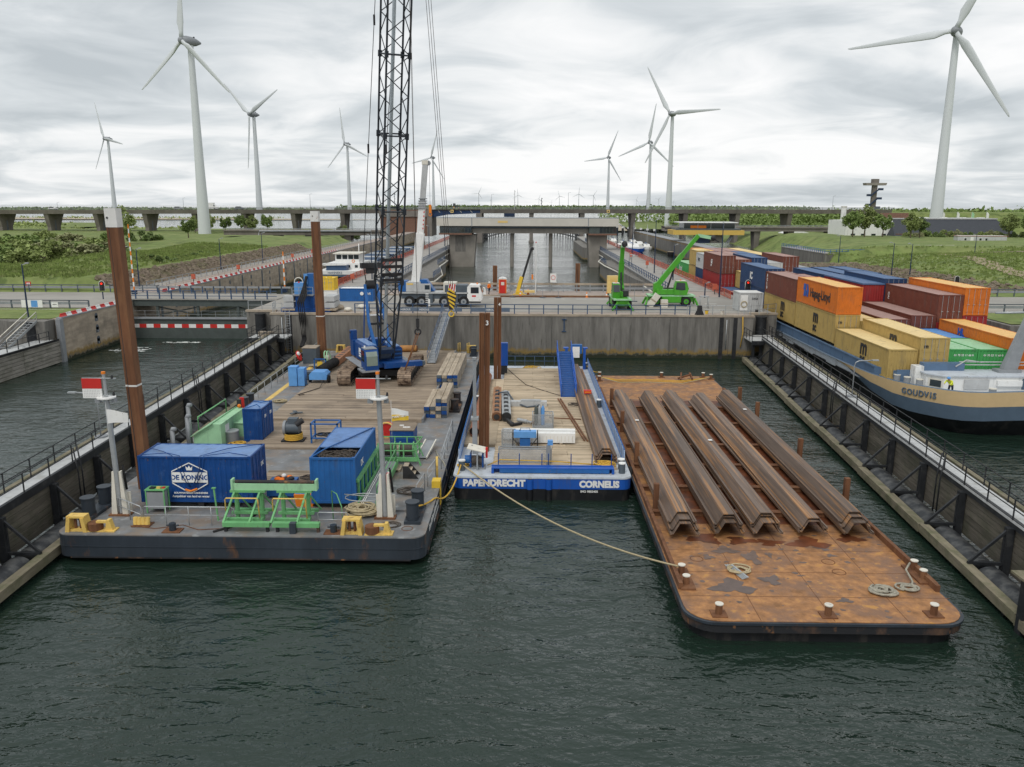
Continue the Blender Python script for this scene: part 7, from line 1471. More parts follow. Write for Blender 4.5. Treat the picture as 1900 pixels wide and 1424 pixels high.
# ------------------------------------------------------------------ people
def person(label, loc, rz, joints, edges, radii, zsplit, vest, helmet, lean):
    root = thing('person', label, 'person', loc, rz)
    me = bpy.data.meshes.new('body'); me.from_pydata(joints, edges, []); o = bpy.data.objects.new('body', me); COL.objects.link(o)
    sk = o.modifiers.new('s', 'SKIN'); o.modifiers.new('d', 'SUBSURF').levels = 2
    for i, r in enumerate(radii): me.skin_vertices[0].data[i].radius = (r, r)
    me.skin_vertices[0].data[0].use_root = True
    dg = bpy.context.evaluated_depsgraph_get(); m = bpy.data.meshes.new_from_object(o.evaluated_get(dg)); bpy.data.objects.remove(o); bpy.data.meshes.remove(me)
    m.materials.clear()
    for q in (CLOTH, SKIN, vest, DARK): m.materials.append(q)
    hd = Vector(joints[4]); hands = [Vector(joints[7]), Vector(joints[10])]; ch = Vector(joints[2]); pe = Vector(joints[0])
    for p_ in m.polygons:
        c = p_.center; p_.use_smooth = True
        if (c-hd).length < 0.17 or min((c-h_).length for h_ in hands) < 0.1: p_.material_index = 1
        elif c.z < 0.1: p_.material_index = 3
        elif (c-pe).length > 0.16 and c.z > pe.z-0.02: p_.material_index = 2
    inst('body', m, root)
    B().lathe([(0.135, 0), (0.15, 0.02), (0.13, 0.09), (0.08, 0.15), (0.02, 0.17)], 12, hd+Vector((0, 0, 0.04))).obj('helmet', helmet, root)
    B().cb(hd.x, hd.y-0.13, hd.z-0.01, 0.03, 0.05, 0.05).obj('nose', SKIN, root)
    return root
E_ = [(0, 1), (1, 2), (2, 3), (3, 4), (2, 5), (5, 6), (6, 7), (2, 8), (8, 9), (9, 10), (0, 11), (11, 12), (12, 13), (13, 14), (0, 15), (15, 16), (16, 17), (17, 18)]
RD = [0.16, 0.15, 0.17, 0.06, 0.10, 0.075, 0.055, 0.045, 0.075, 0.055, 0.045, 0.10, 0.075, 0.05, 0.045, 0.10, 0.075, 0.05, 0.045]
person('worker in orange hi-vis vest and white helmet walking on the lock head', (-5.2, 116.2, 5.0), 40,
       [(0, 0, 0.95), (0, 0, 1.15), (0, -0.02, 1.42), (0, -0.03, 1.55), (0, -0.05, 1.68), (-0.22, -0.02, 1.42), (-0.27, 0.05, 1.15), (-0.24, -0.12, 0.92), (0.22, -0.02, 1.42), (0.27, 0.0, 1.15), (0.25, -0.15, 0.95),
        (-0.1, 0, 0.88), (-0.13, -0.16, 0.5), (-0.12, -0.12, 0.07), (-0.12, -0.28, 0.05), (0.1, 0, 0.88), (0.13, 0.12, 0.5), (0.12, 0.3, 0.09), (0.12, 0.16, 0.05)], E_, RD, 1.0, HIVIS, WHITE, 0)
person('deckhand in yellow and black jacket leaning over the bow of the container ship', (34.1, 63.7, 2.75), -50,
       [(0, 0, 0.9), (0, -0.12, 1.08), (0, -0.36, 1.26), (0, -0.47, 1.35), (0, -0.58, 1.42), (-0.22, -0.38, 1.26), (-0.25, -0.62, 1.08), (-0.18, -0.85, 1.02), (0.22, -0.38, 1.26), (0.25, -0.62, 1.08), (0.18, -0.85, 1.02),
        (-0.1, 0, 0.85), (-0.12, -0.08, 0.46), (-0.12, 0.0, 0.07), (-0.12, -0.16, 0.05), (0.1, 0, 0.85), (0.12, 0.05, 0.46), (0.12, 0.18, 0.07), (0.12, 0.02, 0.05)], E_, RD, 1.0, HIVY, BLUEP, 0)
# lamp posts, signals and striped barrier poles
def lamp(label, x, y, z, h, arm, grp='quay lamp posts', m=NAVY):
    l_ = thing('lamp_post', label, 'lamp post', (x, y, z), group=grp); B().cyl((0, 0, 0), (0, 0, h), 0.11, 0.06, n=10).obj('pole', m, l_); B().bar((0, 0, h-0.05), (arm, 0, h+0.12), 0.08).obj('arm', GREY, l_); B().box(min(arm*0.7, arm*1.3), -0.12, h+0.08, max(arm*0.7, arm*1.3), 0.12, h+0.2).obj('lamp_head', GREY, l_)
lamp('dark lamp post on the quay at the far left, near the steel stairs', -56.5, 90.5, 4.9, 6.0, 0.6)
for k, (x, y, h) in enumerate(((-58.3, 121.5, 6.0), (-62.5, 125.9, 6.0), (-59.8, 159, 6), (-57.6, 178, 6.5))): lamp('dark lamp post on the bank road of the left chamber, %s from the gate' % ('first', 'second', 'third', 'fourth')[k], x, y, 5.0, h, 0.6)
for k, (x, y, h) in enumerate(((27.4, 114.7, 10.2), (25.6, 141.4, 6), (24.6, 155.9, 10.0), (26.8, 206, 7.5), (27.6, 247.6, 9.2), (27.8, 275, 6))): lamp('dark lamp post on the right quay of the canal, %s from the workshop container' % ('nearest', 'second', 'third', 'fourth', 'fifth', 'farthest')[k], x, y, 5.0, h, 0.5 if k else 0.05)
for k, (x, y) in enumerate(((-26.5, 140), (-24.2, 205), (-25.6, 258))): lamp('dark lamp post on the left quay of the canal, %s one' % ('near', 'middle', 'far')[k], x, y, 5.0, 7.5, -0.5)
for k, (x, y) in enumerate(((74.4, 195.2), (70.2, 157.2), (71.9, 153.4), (112.3, 206.4))): lamp('dark lamp post on the right bank, ' + ('by the quay platform', 'left of a pair behind the blue containers', 'right of a pair behind the blue containers', 'beside the sloped paving')[k], x, y, 4.6, 6.2, -0.7)
lamp('slim camera mast with white cameras at the right end of the roadway', 25.2, 114.0, 5.0, 2.0, 0.5)
def signal(label, x, y, z, h, lit=True):
    s_ = thing('traffic_light', label, 'traffic light', (x, y, z), group='lock traffic lights'); B().cyl((0, 0, 0), (0, 0, h), 0.08, n=8).obj('post', NAVY, s_); B().prism([(-0.34, h+0.15), (0.34, h+0.15)] + [(0.34*math.cos(R(a)), h+1.1+0.34*math.sin(R(a))) for a in range(0, 181, 30)], -0.06, 0.06, 'y').obj('backing', DARK, s_)
    for k, m_ in enumerate((REDLAMP if lit else DARK, DARK, DARK)): B().cyl((0, -0.14, h+1.1-0.36*k), (0, -0.06, h+1.1-0.36*k), 0.13, n=14).obj('lens', m_, s_)
    B().tube([(-0.37, -0.02, h+0.15), (-0.37, -0.02, h+1.1)] + [(0.37*math.cos(R(a)), -0.02, h+1.1+0.37*math.sin(R(a))) for a in range(180, -1, -30)] + [(0.37, -0.02, h+0.15)], 0.035, 5).obj('white_rim', WHITE, s_)
signal('traffic light on the left quay beside the tall spud pile', -56.9, 108.0, 5.0, 1.0); signal('traffic light before the navy containers', 31.0+0.6-1.0, 112.0, 5.0, 1.2); signal('round signal at the roadway behind the orange container', 68.5, 130, 4.6, 0.8, False)
def barber(label, x, y, z, h, n):
    b_ = thing('barrier_boom', label, 'barrier boom', (x, y, z), group='raised barrier booms')
    for k in range(n): B().cyl((0, 0, h*k/n), (0, 0, h*(k+1)/n), 0.11-0.03*k/n, n=8).obj('stripe', ORANGE if k % 2 == 0 else WHITE, b_)
    B().box(-0.3, -0.3, -0.5, 0.3, 0.3, 0.1).obj('housing', NAVY, b_)
barber('raised red and white barrier boom beside the tall spud pile', -55.6, 114.2, 5.5, 9.3, 15); barber('raised red and white barrier boom left of the far spud pile', -35.2, 118, 5.5, 5.4, 9)
rs = thing('road_sign', 'red road sign at the far left of the road', 'sign', (-73.0, 117.9, 5.0)); B().box(-0.05, -0.05, 0, 0.05, 0.05, 0.8).obj('post', GREYM, rs); B().box(-0.4, -0.05, 0.7, 0.4, 0.0, 1.4).obj('board', RED, rs); B().box(-0.22, -0.06, 0.85, -0.02, -0.05, 1.25).box(0.06, -0.06, 0.85, 0.26, -0.05, 1.25).obj('symbol', WHITE, rs)
ns = thing('notice_board', 'blue and white notice board on the railing left of the road', 'sign', (-61.6, 97.6, 5.0)); B().box(0, 0, 0.15, 2.6, 0.06, 1.05).obj('board', WHITE, ns); B().box(1.2, -0.01, 0.2, 2.0, 0.0, 1.0).obj('print', BLUEP, ns)
ns = thing('notice_board', 'small white notice board beside the traffic light post', 'sign', (-57.9, 97.6, 5.0)); B().box(0, 0, 0.2, 0.8, 0.06, 0.8).obj('board', WHITE, ns); B().box(0.15, -0.01, 0.5, 0.65, 0.0, 0.56).obj('print', DARK, ns)
for k, (x, y) in enumerate(((-53.9, 131), (-53.9, 152), (-53.9, 188), (-53.9, 206), (-28.4, 133), (-25.2, 150), (25.0, 168), (25.2, 196), (27.6, 118.5))):
    lb_ = thing('lifebuoy_post', 'red lifebuoy box on a post, %s' % ('left chamber wall, nearest', 'left chamber wall, second', 'left chamber wall, third', 'left chamber wall, farthest', 'left canal quay, near', 'left canal quay, far', 'right canal quay, middle', 'right canal quay, far', 'right canal quay, nearest')[k], 'lifebuoy box', (x, y, 5.0), group='lifebuoy boxes'); B().box(-0.05, -0.05, 0, 0.05, 0.05, 1.0).obj('post', DARK, lb_); B().box(-0.3, -0.15, 0.7, 0.3, 0.15, 1.5).obj('box', REDN, lb_)
def car(label, x, y, z, rz, m, van=0):
    c_ = thing('van' if van else 'car', label, 'van' if van else 'car', (x, y, z), rz, None); h = 1.9 if van == 2 else 1.1
    pr = [(-2.1, 0.35), (2.1, 0.35), (2.15, 0.8), (1.2, 0.98), (0.5, 1.5), (-1.4, 1.5), (-2.0, 1.0)] if not van else ([(-3.2, 0.5), (3.2, 0.5), (3.3, 1.2), (2.7, 1.6), (2.0, 2.4), (1.6, 2.4), (1.6, 3.3), (-3.2, 3.3)])
    B().prism(pr, -0.85 if not van else -1.1, 0.85 if not van else 1.1, 'y').obj('body', m, c_)
    gl_ = [(0.5, 1.02), (1.05, 1.0), (0.45, 1.42), (-1.3, 1.42), (-1.75, 1.02)] if not van else [(2.1, 1.6), (2.6, 1.6), (2.05, 2.3), (1.7, 2.3), (1.7, 1.6)]
    for s in (-1, 1): B().prism(gl_, s*(0.855 if not van else 1.105)-0.005, s*(0.855 if not van else 1.105)+0.005, 'y').obj('window', GLASS, c_)
    for xx in ((-1.35, 1.35) if not van else (-2.1, 2.2)):
        for yy in (-0.8, 0.8): wheel(c_, xx, yy*(1 if not van else 1.25), 0.32 if not van else 0.45, 0.32 if not van else 0.45, 0.2, 'y')
car('white car on the road at the far left edge', -78.6, 112, 5.02, 0, WHITE)
# ------------------------------------------------------------------ container ship on the right
gv = thing('container_ship', 'inland container ship with tan bow band and blue coaming, right of the guide wall', 'ship', (39, 62, 0))
PORT = [(30.25, 186, 3.0), (30.25, 120, 3.0), (30.25, 90, 3.0), (30.27, 80, 3.02), (30.3, 77, 3.04), (30.4, 74, 3.06), (30.6, 70.5, 3.1), (31.1, 67.1, 3.2), (31.7, 65.2, 3.3), (32.3, 63.8, 3.4), (33.1, 62.2, 3.5), (34.0, 61.2, 3.58), (35.3, 60.8, 3.64), (38.8, 60.6, 3.8)]
FULL = PORT + [(77.6-a, b, c) for a, b, c in PORT[:-1]][::-1]
def inset(p, d):       # move a hull point inwards: aft and towards the centre line
    u = sst(80, 62, p[1]); sx = 1 if p[0] < 38.8 else -1
    return (p[0] + sx*d*(1-0.6*u)*(0 if abs(p[0]-38.8) < 0.1 else 1), p[1] + d*u*1.2)
def tb_(y): return 1.15*sst(80, 64, y)
def band(f0, f1, m, nm, d0=0, d1=0):
    bl = B(); bl.smooth = True; vs = []
    for p in FULL:
        a, b = inset(p, d0), inset(p, d1); vs += [(a[0], a[1], f0(p)), (b[0], b[1], f1(p))]
    bl.add(vs, [(2*i, 2*i+1, 2*i+3, 2*i+2) for i in range(len(FULL)-1)]); return bl.obj(nm, m, gv)
band(lambda p: -0.8, lambda p: p[2]-tb_(p[1])*2.0-0.02, BLACKP, 'hull', 1.5, 0.25); band(lambda p: p[2]-tb_(p[1])*2.0-0.02, lambda p: p[2]-tb_(p[1]), SLATE, 'hull_band', 0.25, 0.06)
band(lambda p: p[2]-tb_(p[1]), lambda p: p[2], TANHULL, 'bow_band', 0.06, 0.0); band(lambda p: p[2], lambda p: p[2]+0.06, SLATE, 'gunwale', 0.0, 0.14); band(lambda p: p[2]+0.06, lambda p: p[2]-0.8, PALEG, 'bulwark_inside', 0.14, 0.2)
ol = [inset(p, 0.12) for p in FULL]; B().add([(a, b, 2.72 if b < 72 else 2.85) for a, b in ol], [tuple(range(len(ol)))]).obj('side_deck', PALEG, gv)
for s in (30.78, 46.8):
    B().box(s-0.06, 70.2, 2.6, s+0.06, 185, 3.9).obj('hatch_coaming', COAM, gv); B().box(s-0.13, 70.2, 3.78, s+0.13, 185, 3.88).obj('coaming_rail', COAM, gv)
    for k in range(35): B().box(s-0.1, 71+k*3.2, 2.85, s+0.1, 71.1+k*3.2, 3.78).obj('coaming_stiffener', COAM, gv)
B().prism([(30.72, 70.2), (30.84, 70.2), (31.75, 67.98), (31.62, 67.98)], 2.6, 3.88).obj('coaming_end', COAM, gv)
B().box(31.62, 67.85, 1.4, 46.0, 67.98, 4.0).obj('hatch_end', COAM, gv); B().box(30.9, 68, 0.2, 46.7, 185, 0.5).obj('hold_floor', DARK, gv)
for k in range(16): B().box(30.14, 74+k*6.4, 2.2, 30.25, 77.5+k*6.4, 2.5).obj('rubbing_strake', BLACKP, gv)
h1 = B().prism([(33.3, 67.7), (33.3, 66.2), (34.2, 65.0), (44.0, 65.0), (44.0, 67.7)], 2.7, 4.02).obj('deckhouse', WHITE, gv); B().prism([(33.1, 67.8), (33.1, 66.1), (34.1, 64.85), (44.2, 64.85), (44.2, 67.8)], 4.02, 4.12).obj('deckhouse_roof', PALEG, gv)
B().box(32.7, 66.9, 2.7, 33.4, 67.8, 4.5).obj('ventilator', WHITE, gv); B().box(33.4, 67.0, 4.12, 36.8, 67.75, 4.75).obj('ventilator', COAM, gv)
B().prism([(33.42, 66.0), (34.12, 65.06), (34.08, 65.02), (33.38, 65.96)], 3.0, 3.75).obj('window_frame', CREAM, h1); B().prism([(33.5, 65.85), (34.04, 65.12), (34.0, 65.08), (33.46, 65.81)], 3.1, 3.65).obj('window', GLASS, h1)
B().box(38.4, 64.75, 3.3, 40.4, 65.0, 3.75).obj('locker', WHITE, gv); B().box(35.8, 64.9, 3.0, 37.8, 64.94, 3.8).obj('rail_panel', GREYC, gv)
for x in (41.0, 41.7, 42.4): B().cyl((x, 64.0, 3.3), (x+0.5, 64.0, 3.3), 0.5, n=16).obj('winch_drum', SLATE, gv)
B().box(40.6, 63.6, 2.72, 43.2, 64.4, 2.85).obj('winch_base', GREYM, gv); B().box(40.5, 64.97, 3.0, 43.6, 65.01, 3.9).obj('winch_recess', SLATE, gv)
for x, y in ((31.4, 68.9), (31.7, 67.9), (32.1, 66.9), (32.7, 66.0), (36.8, 62.6)):
    o = B().cyl((x, y, 2.72), (x, y, 3.55), 0.27, n=14).obj('bollard', GREYM, gv); B().cyl((x, y, 3.55), (x, y, 3.61), 0.29, n=14).obj('bollard_top', CREAM, o)
B().add([(39.6, 66.4, 4.12), (40.8, 66.4, 4.12), (40.8, 67.0, 4.12), (39.6, 67.0, 4.12), (41.4, 66.5, 9.6), (41.9, 66.5, 9.6), (41.9, 66.9, 9.6), (41.4, 66.9, 9.6)], [(0, 3, 2, 1), (4, 5, 6, 7), (0, 1, 5, 4), (1, 2, 6, 5), (2, 3, 7, 6), (3, 0, 4, 7)]).obj('mast', GREYM, gv)
B().box(39.2, 66.2, 4.12, 41.1, 67.2, 4.35).obj('mast_base', GREYM, gv); B().tube([(38.6, 66.7, 9.05), (43.2, 66.7, 9.15)], 0.09, 6).obj('mast_spar', GREY, gv)
for z in (4.6, 4.85): B().tube([(36.4, 67.2, z), (43.5, 67.2, z)], 0.05, 6).obj('jib', GREYC, gv)
B().tube([(36.0, 66.9, 4.5), (37.0, 67.2, 5.0), (38.4, 67.2, 4.8)], 0.06, 6).obj('jib', GREYC, gv)
nb = thing('prohibition_board', 'white board with two red ring signs on the ship deck, right edge', 'sign', (42.4, 67.3, 4.3)); B().box(0, 0, 0, 2.0, 0.05, 1.1).obj('board', WHITE, nb)
for x in (0.5, 1.45): B().torus((x, -0.02, 0.55), 0.36, 0.05, 18, 5, Matrix.Rotation(R(90), 4, 'X')).obj('ring', RED, nb)
# name on the tan band, following the bow curve
path = [Vector(p) for p in PORT[7:13]]; acc = [0.0]
for a, b in zip(path, path[1:]): acc.append(acc[-1]+(b-a).to_2d().length)
for i, ch in enumerate('GOUDVIS'):
    s = 1.0 + (0, 0.6, 1.2, 1.75, 2.3, 2.82, 3.08)[i]
    k = max(j for j in range(5) if acc[j] <= s); u = (s-acc[k])/(acc[k+1]-acc[k]); c = path[k].lerp(path[k+1], u); d = path[k+1]-path[k]
    nrm = Vector((d.y, -d.x, 0)).normalized()
    text('lettering', ch, 0.68, gv, SLATE, (c.x+nrm.x*0.03, c.y+nrm.y*0.03, c.z-0.82), (R(90), 0, math.atan2(d.y, d.x)), 0.012, 0.03)
rebase(gv, (39, 62, 0))
# containers
ROW = [30.95+2.5*r for r in range(6)]
rown = ('quay-side', 'second', 'third', 'fourth', 'fifth', 'outermost'); bayn = ('bow', 'second', 'third', 'fourth', 'fifth', 'sixth', 'seventh', 'eighth', 'ninth')
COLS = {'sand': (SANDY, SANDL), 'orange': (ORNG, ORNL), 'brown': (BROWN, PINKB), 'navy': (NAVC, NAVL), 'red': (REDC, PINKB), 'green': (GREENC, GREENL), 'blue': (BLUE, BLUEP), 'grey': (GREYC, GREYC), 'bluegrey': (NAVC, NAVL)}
def box(col, bay, row, tier, y, ztop_, L_=12.19, H=2.6, door='near', extra=''):
    mt, rt = COLS[col]
    return container('%s container%s, %s tier, %s row, %s bay' % (col, extra, tier, rown[row], bayn[bay]), ROW[row], y, ztop_-H, L_, H, mt, rt, 0, door=door, group='containers on the container ship')
def msc(c, y=5.2, H=2.6):
    text('lettering', 'm', 2.0, c, DARK, (0.0, y+0.8, H*0.48), LEFT, 0.06, 0.01); text('lettering', 'sc', 1.3, c, DARK, (0.0, y+0.68, H*0.16), LEFT, 0.04, 0.01)
def mscdoor(c): text('lettering', 'm', 0.5, c, DARK, (0.3, 0.005, 2.0), FRONT, 0.015, 0.01)
Y0 = [68.2, 80.6, 93.0, 105.4, 117.8, 130.2, 142.6, 155.0, 167.4]
c = box('sand', 0, 0, 'single', Y0[0], 5.7, door='far', extra=' with black lettering'); msc(c)
c = box('sand', 0, 1, 'single', Y0[0]-0.2, 6.75, H=2.9, extra=' with doors facing the bow'); msc(c, 5.2, 2.9); mscdoor(c)
for r in (2, 3):
    c = box('green', 0, r, 'single', Y0[0], 5.75, 6.06, door='far', extra=' with white numbers'); text('lettering', '01 70 53 11 66 0', 0.24, c, WHITE, (0.5, 0.02, 2.0), FRONT, 0.006)
    box('blue', 0, r, 'single', Y0[0]+6.15, 5.75, 6.06, door='far', extra=' behind the green one')
c = box('orange', 0, 4, 'single', Y0[0]-0.3, 6.75, H=2.9, door='far'); text('lettering', 'HL', 0.9, c, BLUEB, (0.0, 8.6, 1.9), LEFT, 0.04, 0.01)
c = box('sand', 1, 0, 'lower', Y0[1], 7.0, H=2.9, extra=' with black lettering'); msc(c, 5.6, 2.9); mscdoor(c)
c = box('orange', 1, 0, 'upper', Y0[1], 9.75, H=2.74, door='far', extra=' with a shipping line name')
text('lettering', 'Hapag-Lloyd', 1.35, c, DARK, (0.0, 7.9, 1.0), LEFT, 0.02, 0.01, sx=0.88)
B().prism([(9.9, 0.85), (9.2, 0.85), (9.0, 1.5), (9.35, 1.5), (9.2, 2.2), (9.9, 2.2), (10.1, 1.55), (9.75, 1.5)], -0.02, 0.005, 'x').prism([(8.9, 0.85), (8.5, 0.85), (8.35, 1.5), (8.7, 2.2), (9.0, 2.2)], -0.02, 0.005, 'x').obj('emblem', BLUEB, c)
box('sand', 1, 1, 'single', Y0[1], 6.4); box('brown', 1, 2, 'single', Y0[1], 6.6); c = box('brown', 1, 3, 'single', Y0[1], 7.0, extra=' with white letters on its doors'); text('lettering', 'AEL', 0.5, c, WHITE, (0.25, 0.0, 0.5), FRONT, 0.02)
box('red', 1, 4, 'lower', Y0[1], 6.3); c = box('brown', 1, 4, 'upper', Y0[1], 9.05, H=2.74, extra=' with doors facing the bow'); text('lettering', 'CAI', 0.5, c, WHITE, (0.0, 11.4, 1.9), (R(90), R(90), R(-90)), 0.02)
box('red', 1, 5, 'lower', Y0[1], 7.0); box('orange', 1, 5, 'upper', Y0[1], 9.75, H=2.74, extra=' with doors facing the bow')
c = box('sand', 2, 0, 'lower', Y0[2], 6.75); msc(c, 4.5); c = box('brown', 2, 0, 'upper', Y0[2], 9.4, H=2.64, extra=' with vertical white letters')
for i, q in enumerate('ACLU'): text('lettering', q, 0.5, c, WHITE, (0.0, 11.6, 2.0-i*0.5), LEFT, 0.02, 0.01)
box('brown', 2, 1, 'lower', Y0[2], 6.4); box('brown', 2, 1, 'upper', Y0[2], 9.1); box('brown', 2, 2, 'single', Y0[2], 6.5); box('red', 2, 3, 'lower', Y0[2], 6.3); c = box('red', 2, 3, 'upper', Y0[2], 8.95, extra=' with a grey-blue tarpaulin roof', door='far'); B().box(-0.03, -0.05, 2.5, CW+0.03, 12.24, 2.66).obj('tarpaulin', NAVL, c)
box('brown', 2, 4, 'lower', Y0[2], 6.8); box('navy', 2, 4, 'upper', Y0[2], 9.55, H=2.74); box('red', 2, 5, 'lower', Y0[2], 6.4); 
c = box('navy', 3, 0, 'lower', Y0[3], 6.95); c = box('navy', 3, 0, 'upper', Y0[3], 9.7, H=2.74, extra=' with a white emblem'); text('lettering', 'IC', 1.3, c, WHITE, (0.0, 7.2, 0.9), LEFT, 0.06, 0.01)
box('brown', 3, 1, 'lower', Y0[3], 6.3); box('brown', 3, 1, 'upper', Y0[3], 8.9); box('brown', 3, 2, 'single', Y0[3], 6.6); box('navy', 3, 3, 'lower', Y0[3], 6.3); box('navy', 3, 3, 'upper', Y0[3], 9.0); box('navy', 3, 4, 'lower', Y0[3], 6.4); box('navy', 3, 4, 'upper', Y0[3], 9.1); box('navy', 3, 5, 'lower', Y0[3], 6.4); box('navy', 3, 5, 'upper', Y0[3], 9.2)
box('navy', 4, 0, 'single', Y0[4]+6.1, 5.0, 6.0, extra=' of half length, far'); box('red', 4, 0, 'single', Y0[4], 5.0, 6.0, extra=' of half length, near'); c = box('sand', 4, 1, 'single', Y0[4]+6.1, 7.6, 6.06); msc(c, 1.2); box('blue', 4, 2, 'single', Y0[4], 7.2); box('sand', 4, 3, 'single', Y0[4], 6.8); box('grey', 4, 4, 'single', Y0[4]+6.1, 7.4, 6.06)
c = box('red', 5, 0, 'lower', Y0[5], 6.95); c = box('brown', 5, 0, 'upper', Y0[5], 9.9, H=2.9, extra=' with white letters on its side'); text('lettering', 'GE', 0.9, c, WHITE, (0.0, 6.6, 1.3), LEFT, 0.04, 0.01); text('lettering', 'OV', 0.5, c, WHITE, (0.0, 6.6, 0.8), LEFT, 0.03, 0.01)
box('brown', 5, 1, 'lower', Y0[5], 6.6); c = box('brown', 5, 1, 'upper', Y0[5], 9.3, extra=' with white letters on its doors'); text('lettering', 'AEL', 0.5, c, WHITE, (0.9, 0.0, 1.3), FRONT, 0.02)
box('navy', 5, 2, 'lower', Y0[5], 6.8); box('navy', 5, 2, 'upper', Y0[5], 9.6); box('grey', 5, 3, 'lower', Y0[5], 6.2); box('grey', 5, 3, 'upper', Y0[5], 8.8); box('brown', 5, 4, 'lower', Y0[5], 7.0); box('brown', 5, 4, 'upper', Y0[5], 9.8)
box('navy', 6, 0, 'lower', Y0[6], 6.8, 6.06); c = box('grey', 6, 0, 'upper', Y0[6], 9.4, 6.06, extra=' with grey letters', door='far'); text('lettering', 'WEC', 0.8, c, GREYD, (0.0, 4.6, 1.2), LEFT, 0.02, 0.01)
c = box('sand', 6, 0, 'lower', Y0[6]+6.15, 6.9, 6.06); c = box('sand', 6, 0, 'upper', Y0[6]+6.15, 9.7, 6.06, H=2.74); 
for r, a, b in ((1, 'brown', 'navy'), (2, 'navy', 'brown'), (3, 'navy', 'navy'), (4, 'sand', 'sand')): box(a, 6, r, 'lower', Y0[6], 6.6); box(b, 6, r, 'upper', Y0[6], 9.3)
for r, a, b in ((1, 'orange', 'orange'), (2, 'brown', 'brown'), (3, 'navy', 'brown'), (4, 'sand', 'sand')): box(a, 7, r, 'lower', Y0[7], 6.6); box(b, 7, r, 'upper', Y0[7], 9.3)
c = box('green', 7, 0, 'single', Y0[7], 6.8, extra=' with white letters'); text('lettering', 'Excel', 1.4, c, WHITE, (0.0, 9.6, 0.9), LEFT, 0.02, 0.01)
# ------------------------------------------------------------------ ship in the left chamber
hn = thing('river_ship', 'white and dark river ship seen from astern in the left chamber', 'ship', (-42, 184, 0))
B().prism([(-47.2, 185.5), (-46, 184.2), (-38.6, 184.2), (-37.4, 185.5), (-37.2, 290), (-42.2, 296), (-47.4, 290)], -0.5, 1.6).obj('hull', BLACKP, hn); B().prism([(-47.25, 185.4), (-46, 184.1), (-38.6, 184.1), (-37.35, 185.4), (-37.15, 290), (-42.2, 296.1), (-47.45, 290)], 1.6, 2.1).obj('hull_band', SLATE, hn); B().prism([(-47.3, 185.3), (-46, 184.0), (-38.6, 184.0), (-37.3, 185.3), (-37.15, 205), (-47.45, 205)], 2.1, 2.9).obj('stern_bulwark', WHITE, hn)
text('lettering', 'HANNEKE', 0.72, hn, SLATE, (-44.9, 183.98, 2.25), FRONT, 0.01)
B().box(-46.3, 189, 2.9, -38.3, 201, 4.3).obj('accommodation', WHITE, hn); B().box(-44.8, 191.5, 4.3, -39.2, 198, 6.3).obj('wheelhouse', WHITE, hn); B().box(-45.2, 190.8, 6.3, -38.8, 198.6, 6.5).obj('wheelhouse_roof', CREAM, hn)
for x in (-44.5, -43.1, -41.7, -40.4): B().box(x, 191.46, 5.1, x+1.15, 191.5, 6.1).obj('window', GLASS, hn)
for x in (-45.5, -43.5, -41.5, -39.7): B().box(x, 188.96, 3.3, x+0.7, 189, 3.9).obj('window', GLASS, hn)
for y in (190, 193, 196, 199): B().box(-38.3, y, 3.2, -38.26, y+0.8, 3.9).obj('window', GLASS, hn)
tn = B().box(-45.6, 185.6, 2.9, -41.0, 188.3, 4.2).obj('stern_shelter', BLUER, hn); B().box(-46.5, 185.2, 4.2, -46.2, 188.5, 4.4).prism([(-46.4, 4.0), (-45.0, 4.6), (-41.5, 4.5), (-40.9, 4.1)], 185.3, 188.6, 'y').obj('awning', WHITE, hn)
B().torus((-40.0, 188.9, 4.8), 0.3, 0.08, 16, 6, Matrix.Rotation(R(90), 4, 'X')).obj('lifebuoy', ORANGE, hn)
B().box(-46.4, 205, 1.9, -38.2, 286, 3.2).obj('hatch_cover', GREYM, hn)
for k in range(14): B().box(-46.2, 207+k*5.6, 3.2, -38.4, 210.5+k*5.6, 3.7).obj('hatch_lid', BLUER if k % 3 else GREYC, hn)
B().tube([(-41.5, 203, 2.9), (-41.5, 203, 8.2)], 0.1, 8).obj('mast', WHITE, hn)
rebase(hn, (-42, 184, 0))
# boats in the right chamber
def boat(label, x, y, L_, W_, hm, dm, cab=True, mast_=0, kind='motor_yacht', rz=0, h=1.3):
    b_ = thing(kind, label, 'boat', (x, y, 0), rz, 'boats in the right chamber')
    o = [(-W_/2, L_*0.95), (-W_/2, L_*0.25), (-W_*0.32, L_*0.08), (0, 0), (W_*0.32, L_*0.08), (W_/2, L_*0.25), (W_/2, L_*0.95), (W_*0.4, L_), (-W_*0.4, L_)]
    B().prism([(a*0.85, b*0.97+0.2) for a, b in o], -0.3, h*0.35).prism([(a, b) for a, b in o], h*0.35, h).obj('hull', hm, b_); B().prism([(a*0.94, b*0.97+0.15) for a, b in o], h, h+0.06).obj('deck', dm, b_)
    if cab:
        B().prism([(L_*0.35, h), (L_*0.42, h+1.0), (L_*0.8, h+1.05), (L_*0.85, h)], -W_*0.3, W_*0.3, 'x').obj('cabin', WHITE, b_); B().box(-W_*0.305, L_*0.45, h+0.45, W_*0.305, L_*0.78, h+0.85).obj('window', GLASS, b_)
    if mast_: B().tube([(0, L_*0.4, h), (0, L_*0.4, h+mast_)], 0.08, 6).obj('mast', GREY, b_); B().tube([(0, L_*0.42, h+1.4), (0, L_*0.8, h+1.5)], 0.12, 6).obj('sail_cover', BLUEM, b_)
boat('blue hulled barge with white cabins in the right chamber', 42.0, 305, 38, 7, BLUEB, GREYC, True, 5, 'river_barge', 0, 2.0)
boat('dark hulled yacht before the blue barge in the right chamber', 50.5, 292, 15, 4.2, BLACKP, TIMBER, True, 7, 'sailing_yacht', -55, 1.6)
